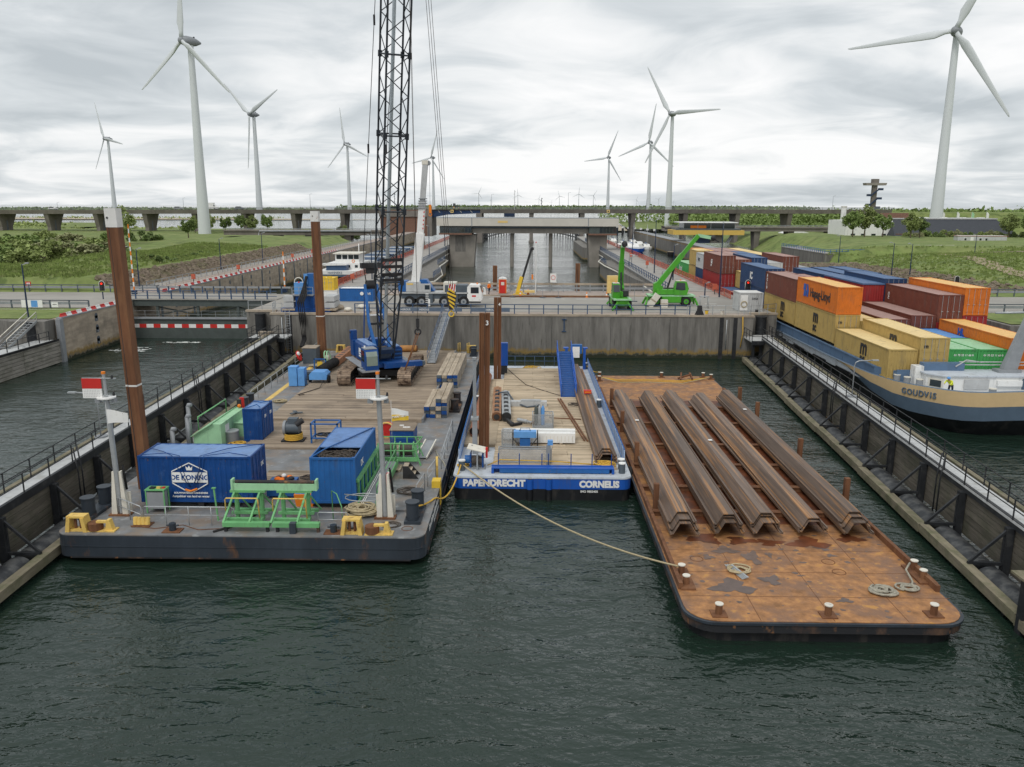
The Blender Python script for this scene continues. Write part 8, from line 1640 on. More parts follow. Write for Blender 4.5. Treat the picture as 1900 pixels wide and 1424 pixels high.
for k in range(9):
    boat('%s yacht %s in the right chamber' % (('white', 'cream', 'white', 'pale blue', 'white', 'white', 'cream', 'white', 'white')[k], ('moored at the red fence, nearest', 'moored at the red fence, second', 'behind the blue barge', 'in the middle of the chamber', 'at the far wall, nearest', 'at the far wall, middle', 'at the red fence, farthest', 'at the far wall, farthest', 'far behind the others')[k]),
         (33, 32.5, 43, 38, 49.5, 49.8, 33, 49.5, 42)[k], (322, 342, 352, 332, 330, 352, 364, 372, 386)[k], 12+k % 3*2, 4, (WHITE, CREAM, WHITE, PALEG, WHITE, WHITE, CREAM, WHITE, WHITE)[k], CREAM, True, (0, 9, 8, 0, 9, 0, 8, 9, 8)[k], 'motor_yacht' if k in (0, 3, 5) else 'sailing_yacht')
# ------------------------------------------------------------------ control bridge over the middle canal
cbg = thing('control_bridge', 'pale control building bridging the middle canal on concrete piers', 'control building', (0, 238, 0))
P = lambda b, n, m: b.obj(n, m, cbg)
FASC = mat('pale fascia panel', (0.56, 0.53, 0.47), 0.7, var=0.06, scale=0.4)
P(B().box(-25.6, 236, 11.8, 26.6, 246, 14.0), 'fascia', FASC)
for x in (-15.6, 17.8): B().box(x, 235.97, 11.7, x+0.25, 236.0, 14.05).obj('panel_joint', GREYM, cbg)
P(B().box(-25.6, 236, 14.0, 26.6, 246, 14.15), 'roof', GREYM)
P(B().box(-15.5, 237.6, 9.7, 18.2, 244.5, 11.2), 'beam', CONCP); P(B().box(-15.5, 237.0, 11.2, 18.2, 237.6, 11.8), 'shadow_gap', GREYD)
for x0, x1 in ((-24.8, -15.6), (18.2, 26.0)):
    P(B().box(x0, 236.4, 9.75, x1, 245, 11.8), 'window_band', GREEND); P(B().box(x0-0.2, 236.2, 9.3, x1+0.1, 245.2, 9.75), 'sill_band', BRICK)
    n = 9 if x0 < 0 else 5; w0 = x0+0.3 if x0 < 0 else x0+3.0
    for k in range(n): P(B().box(w0+k*(x1-w0)/n+0.05, 236.34, 10.0, w0+(k+1)*(x1-w0)/n-0.1, 236.4, 11.5), 'window', GLASS)
for k in range(16): P(B().box(-15+k*2.1, 237.3, 11.15, -14.92+k*2.1, 237.6, 11.8), 'mullion', GREYM)
for x0, x1, xi in ((-22.2, -15.4, -14.4), (19.0, 23.6, 18.0)):
    pr = [(x0, -3), (x1, -3), (xi if x0 < 0 else x1, 9.3), (x0 if x0 < 0 else xi, 9.3)]
    P(B().prism(pr, 238.5, 245, 'y'), 'pier', CONCP)
P(B().box(-20.5, 238.46, 4.4, -17.5, 238.5, 8.9), 'pier_recess', CONC)
for x in (-4.0, 7.3): P(B().cyl((x, 240, -3), (x, 240, 9.7), 0.55, n=14), 'column', CONCP)
P(B().box(-8.0, 235.95, 12.7, -5.2, 236.0, 13.3), 'sign_plate', PALEY)
rebase(cbg, (0, 238, 0))
# curved timber fenders far in the canal
for s, lb in ((-1, 'left'), (1, 'right')):
    cf = thing('curved_fender', 'curved dark fender wall far up the canal, %s side' % lb, 'fender wall', (s*20+3, 420, 0), group='curved fender walls'); pts = [(s*24.5+3, 410), (s*23.5+3, 440), (s*20.5+3, 480), (s*15+3, 512), (s*9+3, 535)]
    for z in (1.2, 2.8, 4.3): B().tube([(a, b, z) for a, b in pts], 0.35, 6).obj('waling', DARK, cf)
    for a, b in zip(pts, pts[1:]):
        for k in range(4): B().cyl((a[0]+(b[0]-a[0])*k/4, a[1]+(b[1]-a[1])*k/4, -2), (a[0]+(b[0]-a[0])*k/4, a[1]+(b[1]-a[1])*k/4, 4.6), 0.3, n=8).obj('pile', TARBLACK, cf)
    rebase(cf, (s*20+3, 420, 0))
# ------------------------------------------------------------------ viaduct
vd = thing('motorway_viaduct', 'long concrete motorway viaduct crossing behind the locks', 'viaduct', (0, 400, 0))
def vz(x): return 15.9 + (x*0.005 if x < 0 else x*0.002)
def deck(x0, x1, m, t_, dy=0.0, nm='deck'):
    a, b = vz(x0), vz(x1); return B().add([(x0, 398-dy, a-t_), (x1, 398-dy, b-t_), (x1, 414, b-t_), (x0, 414, a-t_), (x0, 397.4-dy, a), (x1, 397.4-dy, b), (x1, 414.6, b), (x0, 414.6, a)], [(0, 3, 2, 1), (4, 5, 6, 7), (0, 1, 5, 4), (1, 2, 6, 5), (2, 3, 7, 6), (3, 0, 4, 7)]).obj(nm, m, vd)
for k in range(19): deck(-46-(k+1)*24.2, -46-k*24.2-0.06, VIAD, 1.9)
for k in range(8): deck(-22+k*24.6+0.06, -22+(k+1)*24.6, VIAD, 1.9)
deck(-46, -22, VIAD, 0.5)
BLUEG = mat('dark blue bridge steel', (0.02, 0.045, 0.11), 0.5, var=0.15)
B().prism([(-46, 15.2), (-22, 15.3), (-22, 13.9), (-38, 13.2), (-46, 11.6)], 398.2, 399, 'y').obj('bascule_girder', BLUEG, vd)
for k in range(9): B().bar((-45+k*2.6, 398.1, 15.2), (-44+k*2.6, 398.1, 14.2), 0.18).obj('bracket', CREAM if k % 2 else BLUEG, vd)
for x in [-113-24.2*k for k in range(0, 16)] + [-89, 2.7, 27.3, 51.9, 77, 102, 127]:
    z1 = vz(x)-1.9; zb = 0.0; B().add([(x-0.85, 400.5, zb-2), (x+0.85, 400.5, zb-2), (x+0.85, 409, zb-2), (x-0.85, 409, zb-2), (x-0.9, 400.5, 6.5), (x+0.9, 400.5, 6.5), (x+0.9, 409, 6.5), (x-0.9, 409, 6.5), (x-1.1, 398.4, z1), (x+1.1, 398.4, z1), (x+1.1, 412.6, z1), (x-1.1, 412.6, z1)],
        [(0, 3, 2, 1), (0, 1, 5, 4), (1, 2, 6, 5), (2, 3, 7, 6), (3, 0, 4, 7), (4, 5, 9, 8), (5, 6, 10, 9), (6, 7, 11, 10), (7, 4, 8, 11), (8, 9, 10, 11)]).obj('pier', VIAD, vd)
    B().box(x-1.3, 399.6, 0, x+1.3, 410, 3.6 if x < -100 else 0.5).obj('pier_base', VIAD, vd)
    if x < 0: B().box(x+0.9, 404, 3, x+1.0, 405.2, 10.5).obj('pier_slot', GREYD, vd)
for k in range(75):
    x = -480+k*8.4
    if not -47 < x < -21: B().box(x, 397.3, vz(x), x+0.14, 397.42, vz(x)+1.0).obj('parapet_post', GREYM, vd)
for z, m_ in ((0.45, GREYM), (0.95, GREYM)):
    for a, b in ((-506, -46), (-46, 175)): B().bar((a, 397.35, vz(a)+z), (b, 397.35, vz(b)+z), 0.12, 0.2).obj('parapet_rail', m_, vd)
B().box(-70, 396, 3.0, -46, 416, vz(-58)-0.3).obj('bascule_house', BRICK, vd); B().box(-47.5, 395.5, 3.0, -45.2, 416.5, 15.4).obj('bascule_pier', VIAD, vd); B().box(-70.5, 395.4, 12.2, -46, 396, 15.0).obj('house_band', VIAD, vd); B().box(-24, 397.8, -2, -21.2, 416, 14.0).obj('bascule_pier', VIAD, vd)
rebase(vd, (0, 400, 0))
for k, (x, h) in enumerate(((-236, 3.6), (-172, 5.6), (-108, 7.5), (-70, 8), (-17.1, 7.2), (21.1, 8), (60, 5), (152, 6.5))):
    lamp('slim street lamp on the viaduct, %s from the left' % ('first', 'second', 'third', 'fourth', 'fifth', 'sixth', 'seventh', 'eighth')[k], x, 413, vz(x), h, 0.9, 'viaduct street lamps', GREYM)
for k, (x, h) in enumerate(((-63, 8.0), (-5.4, 9.2), (7.5, 5.6), (-66, 6.5))):
    m_ = thing('signal_mast_tower', 'slim %s on the viaduct, %s' % ('lattice signal mast', ('left of the lattice boom', 'white striped, above the canal', 'with camera arms, right of the canal', 'short, left of the lattice boom')[k]), 'mast', (x, 396.6, vz(x)-0.3)); B().cyl((0, 0, 0), (0, 0, h), 0.12, n=6).obj('pole', GREYC if k == 1 else GREYD, m_)
    for j in range(5): B().box(-0.35 if j % 2 else 0.05, -0.1, h*0.35+j*h*0.14, 0.0 if j % 2 else 0.4, 0.1, h*0.35+j*h*0.14+0.4).obj('signal', DARK if k != 1 else WHITE, m_)
car('white box truck driving on the viaduct', -154, 402, vz(-154)+0.02, 0, WHITE, 2); car('dark car driving on the viaduct', -140, 402, vz(-140)+0.02, 0, GREYD); car('white car at the left end of the viaduct', -232, 402, vz(-232)+0.02, 0, WHITE); car('silver car driving on the viaduct left of the truck', -170, 402, vz(-170)+0.02, 0, GREYM)
tr_ = thing('tractor', 'green tractor crossing the blue bascule span', 'tractor', (-34, 401, vz(-34)+0.02)); B().box(-0.5, -0.5, 0.9, 1.9, 0.5, 1.7).obj('bonnet', GREEND, tr_); B().box(-1.3, -0.75, 1.2, -0.1, 0.75, 2.8).obj('cab', GLASS, tr_); wheel(tr_, -0.9, -0.8, 0.85, 0.85, 0.4, 'y', YELLOW); wheel(tr_, -0.9, 0.8, 0.85, 0.85, 0.4, 'y', YELLOW); wheel(tr_, 1.4, -0.7, 0.55, 0.55, 0.3, 'y', YELLOW); wheel(tr_, 1.4, 0.7, 0.55, 0.55, 0.3, 'y', YELLOW)
for x, lb in ((-35.5, 'on the blue bascule span'), (39.5, 'right of the canal')):
    yb = thing('warning_panel', 'yellow warning panel %s of the viaduct' % lb, 'sign', (x, 397.1, vz(x)-1.6)); B().box(-0.7, -0.1, 0, 0.7, 0, 1.4).obj('board', PALEY, yb); B().box(-0.35, -0.12, 0.4, 0.35, -0.1, 1.0).obj('symbol', DARK, yb)
# service bridges
def sbridge(label, x0, x1, y, z0, z1, piers):
    r = thing('service_bridge', label, 'bridge', ((x0+x1)/2, y, z1)); B().box(x0, y, z0+0.4, x1, y+8, z1).box(x0, y-0.5, z1-0.5, x1, y+8.5, z1+0.05).obj('deck', VIAD, r)
    for x in piers: B().taper(x-0.8, y+2, -2, x+0.8, y+6, z0+0.4, x-1.3, y+0.8, x+1.3, y+7.2).obj('pier', VIAD, r)
    B().box(x0, y-0.45, z1+0.55, x1, y-0.35, z1+0.75).obj('rail', GREYM, r)
    pm_ = post_mesh(0.75, 0.08, GREYM)
    for k in range(int((x1-x0)/2.5)): inst('post', pm_, r, (x0+k*2.5, y-0.4, z1))
    rebase(r, ((x0+x1)/2, y, z1))
sbridge('low concrete service bridge over the side channel left of the locks', -122, -56, 330, 5.2, 7.6, (-101, -88, -72)); sbridge('low concrete service bridge right of the yellow control building', 58, 150, 345, 7.0, 9.2, (97, 111, 128))
gp = thing('pipe_bridge', 'white square pipe bent over the low service bridge', 'pipe', (-108, 327, 5)); B().tube([(-114, 318, 3.4), (-114, 318, 4.6), (-108, 322, 5.0), (-107, 327, 5.2), (-107, 328.5, 7.2), (-62, 328.5, 7.4), (-62, 328.5, 5.8), (-58, 328, 5.6)], 0.28, 8).obj('pipe', GREY, gp); rebase(gp, (-108, 327, 5))
# ------------------------------------------------------------------ yellow control building right
yb = thing('control_tower', 'flat yellow control building with a white canopy beside the right chamber', 'control building', (64, 290, 5)); P = lambda b, n, m: b.obj(n, m, yb)
P(B().box(51.4, 287, 7.8, 76, 299, 9.4), 'yellow_band', mat('mustard cladding', (0.62, 0.42, 0.10), 0.6, var=0.06)); P(B().box(52.5, 288, 9.4, 75, 298, 10.0), 'base_band', GREYD); P(B().box(55.2, 288.5, 10.0, 73.0, 297.5, 11.9), 'glass_storey', GLASS)
for x in (55.1, 60, 64.5, 69, 72.9): P(B().box(x, 288.4, 10.0, x+0.15, 288.5, 11.9), 'mullion', GREY)
P(B().box(57.5, 288.45, 10.1, 63.0, 288.49, 11.0), 'blind', ORANGE); P(B().box(53.4, 286.8, 11.9, 73.7, 299, 12.15), 'canopy', WHITE); P(B().box(60.5, 289, 4.9, 64.6, 297, 7.8), 'stair_core', NAVY); P(B().box(65.0, 290, 4.9, 69.5, 297, 7.8), 'plinth', CONCP)
for a, b in (((70.3, 4.9), (72.0, 7.8)), ((71.0, 4.9), (72.6, 7.8)), ((56.5, 4.9), (55.0, 7.8))): P(B().bar((a[0], 289, a[1]), (b[0], 289, b[1]), 0.45), 'raking_column', GREYM)
rebase(yb, (64, 290, 5))
# quay platform, building and cabins on the right bank
qp = thing('quay_platform', 'grey concrete quay platform with blue railing on the right bank', 'quay', (82, 224, 5)); B().box(81.4, 224, -2, 116, 262, 5.0).obj('wall', CONCW, qp); B().box(81.3, 223.9, 5.0, 116, 262, 5.15).obj('top', PAVE, qp); rail('', '', [(81.5, 262, 5.15), (81.5, 224.2, 5.15), (116, 224.2, 5.15)], 1.0, (1.0, 0.5), 1.6, BLUEM, 0.06, parent=qp); rebase(qp, (82, 224, 5))
SL = mat('pale slab paving', (0.42, 0.39, 0.34), 0.9, var=0.12, scale=0.5)
sp_ = thing('slope_paving', 'row of pale concrete slabs on the slope below the buildings', 'paving', (0, 0, 0))
for k in range(22):
    x = 106+k*3.2; (B().add([(x, 226, 5.8), (x+3.0, 226, 5.9), (x+4.2, 231, 7.2), (x+1.2, 231, 7.1)], [(0, 1, 2, 3)]).obj('slab', SL, sp_))
rebase(sp_, (138, 228, 6)); sp_ = thing('slope_paving', 'row of grey concrete slabs on the grass bank', 'paving', (0, 0, 0))
for k in range(18):
    x = 106+k*2.6; y = 212-k*1.4; (B().add([(x, y, zright(x, y)+0.12), (x+2.4, y-1.2, zright(x+2.4, y-1.2)+0.12), (x+3.2, y+2.0, zright(x+3.2, y+2)+0.35), (x+0.8, y+3.2, zright(x+0.8, y+3.2)+0.35)], [(0, 1, 2, 3)]).obj('slab', RIPRAP, sp_))
rebase(sp_, (128, 200, 6))
hb = thing('visitor_building', 'long low building with a dark pitched roof on the right bank', 'building', (145, 312, 5)); P = lambda b, n, m: b.obj(n, m, hb)
P(B().box(119, 308, 4.0, 136, 326, 12.6), 'white_wing', WHITE); P(B().box(135, 302, 4.0, 178, 326, 8.0), 'wall', BRICK)
P(B().add([(134, 300, 6.6), (180, 300, 6.6), (176, 312, 13.2), (137, 312, 13.2)], [(0, 1, 2, 3)]).add([(134, 300, 6.6), (137, 312, 13.2), (137, 330, 13.2), (134, 330, 6.6)], [(0, 1, 2, 3)]).add([(180, 300, 6.6), (180, 330, 6.6), (176, 330, 13.2), (176, 312, 13.2)], [(0, 1, 2, 3)]), 'roof', ROOFD); P(B().box(136.5, 311.5, 13.1, 176.5, 330, 13.5), 'flat_roof', GREYC); P(B().box(137, 315, 13.5, 146, 322, 15.3), 'plant_room', BRICK)
for k in range(4): P(B().box(150+k*7, 314, 13.5, 152+k*7, 316, 13.8), 'roof_light', WHITE)
for k in range(4): P(B().box(121+k*3.8, 307.96, 6.2, 122.6+k*3.8, 308, 7.8), 'window', GLASS)
for k in range(3): P(B().box(137+k*4.2, 301.95, 4.6, 140+k*4.2, 302, 6.4), 'shutter', mat('red brown shutter %d' % k, (0.25, 0.09, 0.05), 0.7))
P(B().box(146, 301.9, 4.4, 149, 302, 6.3), 'door', WHITE)
tn2 = thing('mast_column', 'white round flue column behind the long building', 'flue', (137.5, 360, 13)); B().cyl((0, 0, -6), (0, 0, 4.5), 1.1, n=14).obj('flue', WHITE, tn2); B().cyl((0, 0, 4.5), (0, 0, 4.8), 1.3, n=14).obj('cap', CREAM, tn2)
rebase(hb, (145, 312, 5))
sc_ = thing('site_cabin', 'long pale grey site cabin on the right bank', 'cabin', (145.5, 264, 6.2), -4); B().box(-7.5, 0, 0, 7.5, 3, 2.3).obj('wall', GREYC, sc_); B().box(-7.6, -0.1, 2.3, 7.6, 3.1, 2.45).obj('roof', mat('red brown cabin roof', (0.32, 0.12, 0.08), 0.7), sc_); B().box(-7.4, 0.1, 2.45, 7.4, 2.9, 2.5).obj('roof_sheet', WHITE, sc_)
for x in (-5.6, -1.0, 0.8): B().box(x, -0.04, 0.9, x+0.9, 0, 1.8).obj('window_frame', WHITE, sc_); B().box(x+0.1, -0.06, 1.0, x+0.8, -0.04, 1.7).obj('window', GLASS, sc_)
B().box(-3.6, -0.04, 0.1, -2.6, 0, 2.0).obj('door', WHITE, sc_)
wt = thing('white_tent', 'small white marquee beyond the right service bridge', 'marquee', (122, 372, 3.5)); B().prism([(-6, 0), (6, 0), (6, 2.4), (0, 4.0), (-6, 2.4)], 0, 8, 'y').obj('canvas', WHITE, wt); B().box(-1.2, -0.05, 0, 1.2, 0, 2.1).obj('opening', GREYM, wt)
for k in range(3): car('%s car parked near the site cabin' % ('silver', 'blue', 'white')[k], 158.5+k*2.6, 272, 5.6, 90, (GREYC, BLUEM, WHITE)[k])
for k in range(4): fl = thing('feather_flag', 'white feather flag on the road embankment, %s' % ('first from the left', 'second', 'third', 'last')[k], 'flag', (186+k*6.5, 372, 8.0), group='feather flags'); B().tube([(0, 0, 0), (0, 0, 7.5)], 0.07, 6).obj('pole', GREY, fl); B().prism([(0, 2.5), (1.1, 3.0), (1.2, 6.5), (0.5, 7.4), (0, 7.4)], -0.02, 0.02, 'y').obj('cloth', WHITE if k != 2 else GREENL, fl)
# observation tower
ot2 = thing('observation_tower', 'concrete lookout tower with blue zigzag stairs', 'tower', (179.7, 432, 14)); B().box(-1.1, -1.1, -2, 1.1, 1.1, 17.4).obj('column', VIAD, ot2); B().prism([(-5.4, 15.6), (-5.0, 14.4), (5.0, 14.4), (5.4, 15.6)], -2.2, 2.2, 'y').obj('platform', CONCP, ot2); B().box(-1.5, -1.5, 15.6, 1.5, 1.5, 17.6).obj('cabin', VIAD, ot2)
for k, (a, b, c_, d_) in enumerate(((-3.6, 9.4, 3.0, 12.4), (-3.8, 4.6, 2.6, 7.8), (-3.2, 0.4, 2.2, 3.2))):
    B().bar((a+1.6, -1.6, b), (c_-1.2, -1.6, d_), 1.0, 0.5).obj('stair_flight', NAVY, ot2); B().box(a-0.4, -2.2, b-0.5, a+1.8, -0.6, b+0.6).obj('landing', NAVY, ot2); B().box(c_-1.4, -2.2, d_-0.5, c_+0.8, -0.6, d_+0.6).obj('landing', NAVY, ot2)
# ------------------------------------------------------------------ wind turbines
def turbine(label, x, y, hub, base, yaw, rot, s=1.0, blade=36, group='wind turbines'):
    t_ = thing('wind_turbine', label, 'wind turbine', (x, y, base), yaw, group); H = hub-base; rb = 2.5*s
    B().lathe([(rb, -3), (rb*0.98, H*0.02), (rb*0.72, H*0.35), (rb*0.5, H*0.8), (rb*0.44, H-1.4)], 20).obj('tower', CHROME, t_)
    na = B().lathe([(0.3, -3.6), (1.5*s, -3.2), (1.9*s, -1.2), (1.8*s, 1.0), (1.3*s, 3.4), (0.4, 5.6)], 16, (0, 0, 0), Matrix.Translation((0, -0.6, H)) @ Matrix.Rotation(R(-90), 4, 'X')).obj('nacelle', GREYM, t_)
    B().box(-0.15, 1.5, H+1.4, 0.15, 2.2, H+2.2).obj('wind_sensor', DARK, na)
    hb_ = B().ball((0, -4.0, H), 1.35*s, 12).obj('hub', GREYM, t_)
    prof = [(0.0, 0.95, 0.8), (2.2, 0.95, 0.7), (5.5, 1.75, 0.5), (10, 1.55, 0.36), (20, 1.05, 0.22), (30, 0.7, 0.13), (35, 0.42, 0.07), (36, 0.12, 0.03)]
    for k in range(3):
        b = B(); b.smooth = True; vs = []; n = 10
        for (z, ch, th) in prof:
            z = z*blade/36; tw = R(28*(1-z/blade)**2)
            for i in range(n):
                u = 2*math.pi*i/n; px = ch*math.cos(u) - 0.45*(ch-0.95 if z > 1 else 0); py = th*math.sin(u)
                vs.append((px*math.cos(tw)-py*math.sin(tw), px*math.sin(tw)+py*math.cos(tw), z+1.0))
        m_ = len(prof); b.add(vs, [(j*n+i, j*n+(i+1) % n, (j+1)*n+(i+1) % n, (j+1)*n+i) for j in range(m_-1) for i in range(n)] + [tuple(range(n))[::-1], tuple(range((m_-1)*n, m_*n))])
        b.obj('blade', CHROME, t_, (0, -4.0, H), (0, R(rot+120*k), 0))
    return t_
WT = [('second turbine from the left, largest of the left group', -145, 369, -38, 5), ('leftmost turbine, far behind the viaduct', -448, 894, -38, -20), ('third turbine from the left, behind the viaduct', -212, 655, -38, -52), ('turbine behind the viaduct left of the lattice boom', -206, 964, -38, -9), ('turbine just right of the lattice boom', -137, 1228, -38, 20),
      ('small turbine right of the canal, leftmost of three', 120, 1216, -38, 24), ('middle turbine of the three right of the canal', 137, 929, -38, 10), ('large turbine of the three right of the canal', 111, 646, -38, -31), ('largest turbine, at the right edge above the long building', 172, 349, -38, 26)]
for lb, wx, Dd, yw, ro in WT: turbine('white wind turbine, ' + lb, wx, Dd, 86, 4.0, yw, ro, 1.12, 40)
tb = bpy.data.objects.get('wind_turbine')
for k, (wx, Dd, ro) in enumerate(((-268, 4698, 20), (-459, 10714, 5), (-52, 5337, -10), (126, 8071, 14), (235, 5839, -20), (304, 4780, 0), (445, 5483, 30), (443, 14470, 8), (1198, 9006, 15), (1312, 8228, 40), (2078, 11697, 12), (2542, 11404, 0))):
    o = copytree(tb); o.location = (wx, Dd, 3); o.rotation_euler = (0, 0, R(-5 + 3*(k % 4)))
    for ch in o.children:
        if ch.name.startswith('blade'): ch.rotation_euler.y += R(ro)
    o['label'] = 'tiny wind turbine on the horizon, %s from the left of the distant row' % ('first', 'second', 'third', 'fourth', 'seventh', 'eighth', 'ninth', 'sixth', 'tenth', 'eleventh', 'twelfth', 'last')[k]
    o['group'] = 'distant wind turbines'
# far ship in the channel
fs = thing('river_ship', 'dark ship far up the channel beyond the control bridge', 'ship', (-28, 1397, 0)); B().prism([(-9, 0), (-7, -2), (9, -2), (9, 30), (-9, 30)], -0.5, 5).obj('hull', NAVY, fs); B().box(-4, 6, 5, 9, 26, 8.5).obj('cabin', GREYC, fs); B().box(0, 10, 8.5, 6, 18, 11).obj('wheelhouse', WHITE, fs)
for k in range(16):
    a = thing('mooring_dolphin', 'dark mooring dolphin beyond the viaduct in the receding row', 'dolphin', (38+k*2.2+k*k*0.12*0, 620-k*11, 0), group='row of mooring dolphins'); B().cyl((0, 0, -2), (0, 0, 4.2), 0.7, n=10).obj('pile', DARK, a); B().cyl((0, 0, 4.2), (0, 0, 5.2), 0.75, n=10).obj('top', WHITE, a)
# ------------------------------------------------------------------ vegetation
def crown_mesh(name, seed, n, clumps, rx, rz, leaf, m, flat_=0.0):   # leaf faces gathered in many small clumps
    rnd = random.Random(seed); b = B(); cl = []
    for k in range(clumps):
        while True:
            x, y, z = rnd.uniform(-1, 1), rnd.uniform(-1, 1), rnd.uniform(-1 if not flat_ else -0.3, 1)
            if 0.25 < x*x+y*y+z*z < 1: break
        cl.append((x*rx*0.8, y*rx*0.8, z*rz*0.8, rnd.uniform(0.14, 0.36)*min(rx, rz)))
    for k in range(n):
        cx, cy, cz, r = rnd.choice(cl); d = Vector((rnd.gauss(0, 1), rnd.gauss(0, 1), rnd.gauss(0, 1))).normalized()*r*rnd.uniform(0.55, 1.08)
        c = Vector((cx, cy, cz))+d; u = Vector((rnd.gauss(0, 1), rnd.gauss(0, 1), rnd.gauss(0, 0.7))).normalized(); v = u.cross(Vector((rnd.gauss(0, 1), rnd.gauss(0, 1), rnd.gauss(0, 1)))).normalized()
        s = leaf*rnd.uniform(0.6, 1.3); b.add([c-u*s, c+v*s*0.6, c+u*s, c-v*s*0.6], [(0, 1, 2, 3)])
    return b.mesh(name, m)
TREE = [crown_mesh('crown', 1, 3400, 40, 3.4, 3.0, 0.26, LEAF[0]), crown_mesh('crown', 2, 3400, 36, 3.2, 3.3, 0.26, LEAF[1]), crown_mesh('crown', 3, 3000, 34, 3.0, 2.8, 0.26, LEAF[3])]
BUSH = [crown_mesh('foliage', 11, 2800, 34, 3.6, 2.0, 0.22, LEAF[1], 1), crown_mesh('foliage', 12, 2800, 32, 3.4, 2.0, 0.22, LEAF[2], 1), crown_mesh('foliage', 13, 2600, 20, 3.2, 2.2, 0.22, LEAF[0], 1), crown_mesh('foliage', 14, 2200, 18, 3.0, 1.8, 0.22, LEAF[3], 1)]
TRUNK = B().cyl((0, 0, -0.5), (0.1, 0, 3.0), 0.22, 0.15, n=8).cyl((0.1, 0, 3.0), (0.8, 0.4, 5.2), 0.12, 0.05, n=6).cyl((0.1, 0, 3.0), (-0.8, -0.3, 5.4), 0.12, 0.05, n=6).cyl((0.1, 0, 3.0), (0.1, 0.5, 6.4), 0.13, 0.04, n=6).mesh('trunk', BARK)
def tree(label, x, y, z, s, k, group):
    t_ = thing('tree', label, 'tree', (x, y, z), random.uniform(0, 360), group); t_.scale = (s, s, s*random.uniform(0.9, 1.15)); inst('trunk', TRUNK, t_); inst('crown', TREE[k % 3], t_, (0, 0, 5.2))
BARKM = B().cyl((0, 0, -0.4), (0.3, 0.2, 1.4), 0.14, 0.06, n=6).cyl((0, 0, -0.4), (-0.5, 0.2, 1.3), 0.12, 0.05, n=6).mesh('stem', BARK)
def bush(label, x, y, z, s, k, group, sz=1.0):
    t_ = thing('bush', label, 'bush', (x, y, z), random.uniform(0, 360), group); t_.scale = (s, s, s*sz); inst('stem', BARKM, t_); inst('foliage', BUSH[k % 4], t_, (0, 0, 0.55))
random.seed(21)
i = 0
for row, (y0, xa, xb, n, s0) in enumerate(((155, -126, -86, 10, 1.5), (171, -146, -90, 10, 1.7), (190, -166, -96, 10, 1.8), (214, -196, -104, 10, 2.0), (246, -225, -118, 10, 2.0), (284, -250, -126, 10, 1.9))):
    for k in range(n):
        x = xa+(xb-xa)*(k+0.5)/n + random.uniform(-2.5, 2.5); y = y0+random.uniform(-6, 6)
        bush('%s bush on the left bank, row %s from the road, %s from the left' % (('yellow-green', 'grey-green', 'green', 'dark green')[i % 4], ('first', 'second', 'third', 'fourth', 'fifth', 'last')[row], ('first', 'second', 'third', 'fourth', 'fifth', 'sixth', 'seventh', 'eighth', 'ninth', 'tenth')[k]), x, y, zleft(x, y)-0.2, s0*random.uniform(0.75, 1.25), i, 'bushes on the left bank', random.uniform(0.6, 0.95)); i += 1
for k, (x, y, s, q) in enumerate(((-131, 265, 1.35, 1), (-124, 300, 1.0, 0), (-150, 300, 1.1, 1), (-141, 384, 1.0, 0), (-147, 380, 0.95, 1), (-133, 382, 1.0, 0), (-153, 378, 0.9, 1), (-121, 384, 1.0, 0), (-84, 380, 0.9, 1), (-78, 378, 0.85, 0), (-127, 380, 0.95, 1), (-94, 420, 1.0, 1), (-168, 340, 1.0, 0))):
    tree('leafy tree under the viaduct left of the crane, %s' % ('beside the tall spud pile', 'left of the first striped boom', 'far left behind the bushes', 'right of the truck, first', 'right of the truck, second', 'right of the truck, third', 'left of the truck', 'between two viaduct piers', 'behind the far spud pile', 'right of the far spud pile', 'right of the truck, last', 'small, by the side channel', 'small, near the water')[k], x, y, max(0.3, zleft(x, y))-0.2, s, q, 'trees near the viaduct')
for k, (x, y, s, q) in enumerate(((115, 291, 1.2, 0), (120, 293, 1.25, 1), (125, 290, 1.15, 0), (132, 284, 1.05, 1), (136, 286, 1.0, 2), (170, 292, 1.1, 1), (176, 290, 1.0, 0), (184, 296, 1.4, 2), (194, 300, 1.6, 0), (206, 298, 1.6, 1), (150, 330, 0.7, 0), (165, 372, 0.8, 2), (140, 372, 0.7, 0), (196, 280, 1.0, 1), (188, 268, 0.9, 2))):
    tree('leafy tree on the right bank, %s' % ('left of the white building wing', 'before the white building wing', 'before the shutters', 'left of a pair before the dark roof', 'right of a pair before the dark roof', 'at the right end of the dark roof', 'near the right end of the dark roof', 'tall, right of the long building', 'tall, far right', 'tall, at the right edge', 'behind the long building', 'on the embankment, right', 'on the embankment, left', 'behind the parked cars', 'right of the parked cars')[k], x, y, zright(x, y)-0.2 if y < 360 else 6, s, q, 'trees on the right bank')
for k in range(15):
    x = 137+k*3.3; y = 296+random.uniform(-2, 2); bush('hedge bush before the long dark roofed building, %s from the left' % ('first', 'second', 'third', 'fourth', 'fifth', 'sixth', 'seventh', 'eighth', 'ninth', 'tenth', 'eleventh', 'twelfth', 'thirteenth', 'fourteenth', 'last')[k], x, y, zright(x, y)-0.3, random.uniform(0.7, 1.0), k, 'hedge bushes of the long building', 1.1)
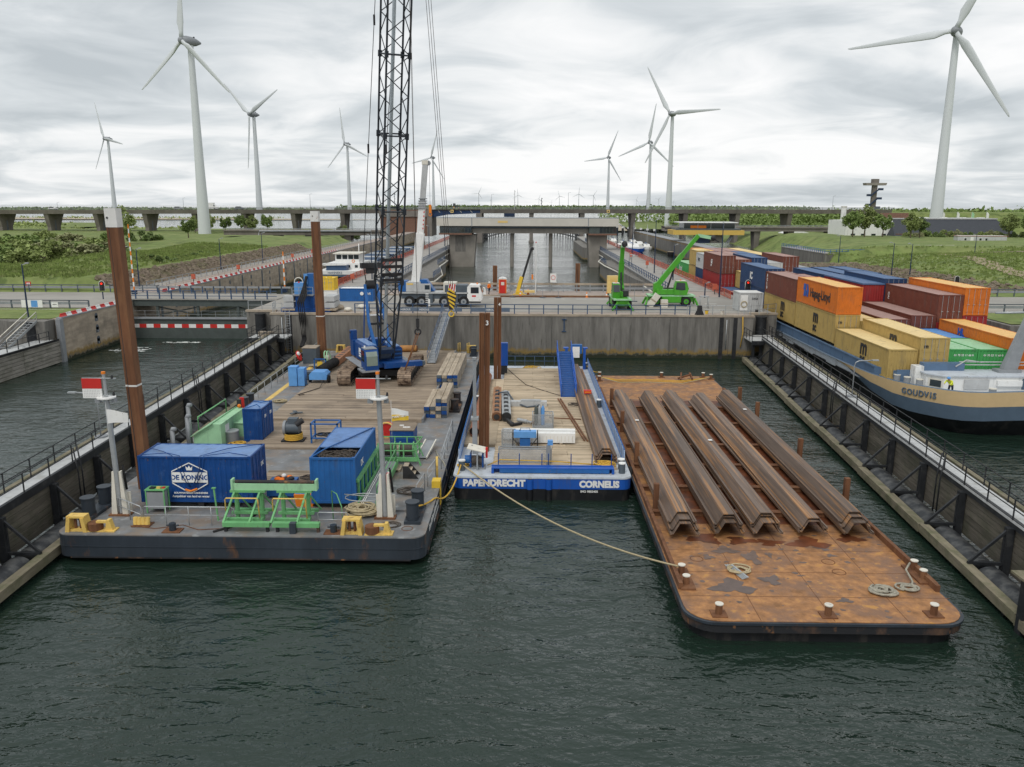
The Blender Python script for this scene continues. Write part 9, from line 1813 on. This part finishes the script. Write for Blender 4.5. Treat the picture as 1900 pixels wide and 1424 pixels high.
for k in range(5): bush('dark low scrub on the grass bank above the riprap, clump %s' % ('nearest the road', 'second', 'third', 'fourth', 'farthest')[k], -70-k*0.6, 150+k*8, zleft(-70, 150+k*8)-0.6, 1.1, 3, 'scrub above the riprap', 0.55)
# far woods: masses nobody could count
def woods(name, label, strips, leaf, m):
    b = B(); rnd = random.Random(5)
    for (x0, y0, x1, y1, depth, h, n, *zb) in strips:
        for k in range(n):
            u = rnd.random(); x = x0+(x1-x0)*u; y = y0+(y1-y0)*u+rnd.uniform(0, depth); hh = h*(0.65+0.35*mnoise.noise(Vector((x*0.03, y*0.03, 0)))+0.25*mnoise.noise(Vector((x*0.11, y*0.1, 4)))); z = (zb[0] if zb else 1)+hh*rnd.random()**0.7
            c = Vector((x, y, z)); a = Vector((rnd.gauss(0, 1), rnd.gauss(0, 1), rnd.gauss(0, 1))).normalized(); v = a.cross(Vector((rnd.gauss(0, 1), rnd.gauss(0, 1), rnd.gauss(0, 1)))).normalized(); s = leaf*rnd.uniform(0.6, 1.4)
            b.add([c-a*s, c+v*s*0.7, c+a*s, c-v*s*0.7], [(0, 1, 2, 3)])
    tag(b.obj(name, m), label, 'woodland', kind='stuff')
woods('far_woodland', 'low green woods right of the canal beyond the viaduct', [(110, 600, 420, 640, 80, 17, 15000), (70, 740, 560, 800, 90, 18, 9000), (420, 640, 1100, 760, 90, 20, 14000), (100, 470, 190, 480, 50, 8, 4000), (150, 448, 700, 462, 22, 9, 11000, 9), (215, 300, 330, 330, 40, 10, 6000, 5)], 1.1, LEAF[0])
woods('far_woodland', 'thin green band of woods on the horizon beyond the water', [(-3600, 2100, -600, 2300, 200, 9, 9000), (-700, 3000, 900, 3000, 200, 20, 8000), (600, 1400, 2600, 1700, 250, 14, 12000), (-400, 4200, 1500, 4200, 300, 24, 6000)], 4.5, LEAF[3])
woods('far_woodland', 'low scrub along the far left shore', [(-1000, 560, -345, 570, 60, 5, 5000), (-1400, 990, -300, 980, 40, 3, 2500), (-500, 430, -190, 440, 50, 4.5, 6000)], 1.1, LEAF[1])
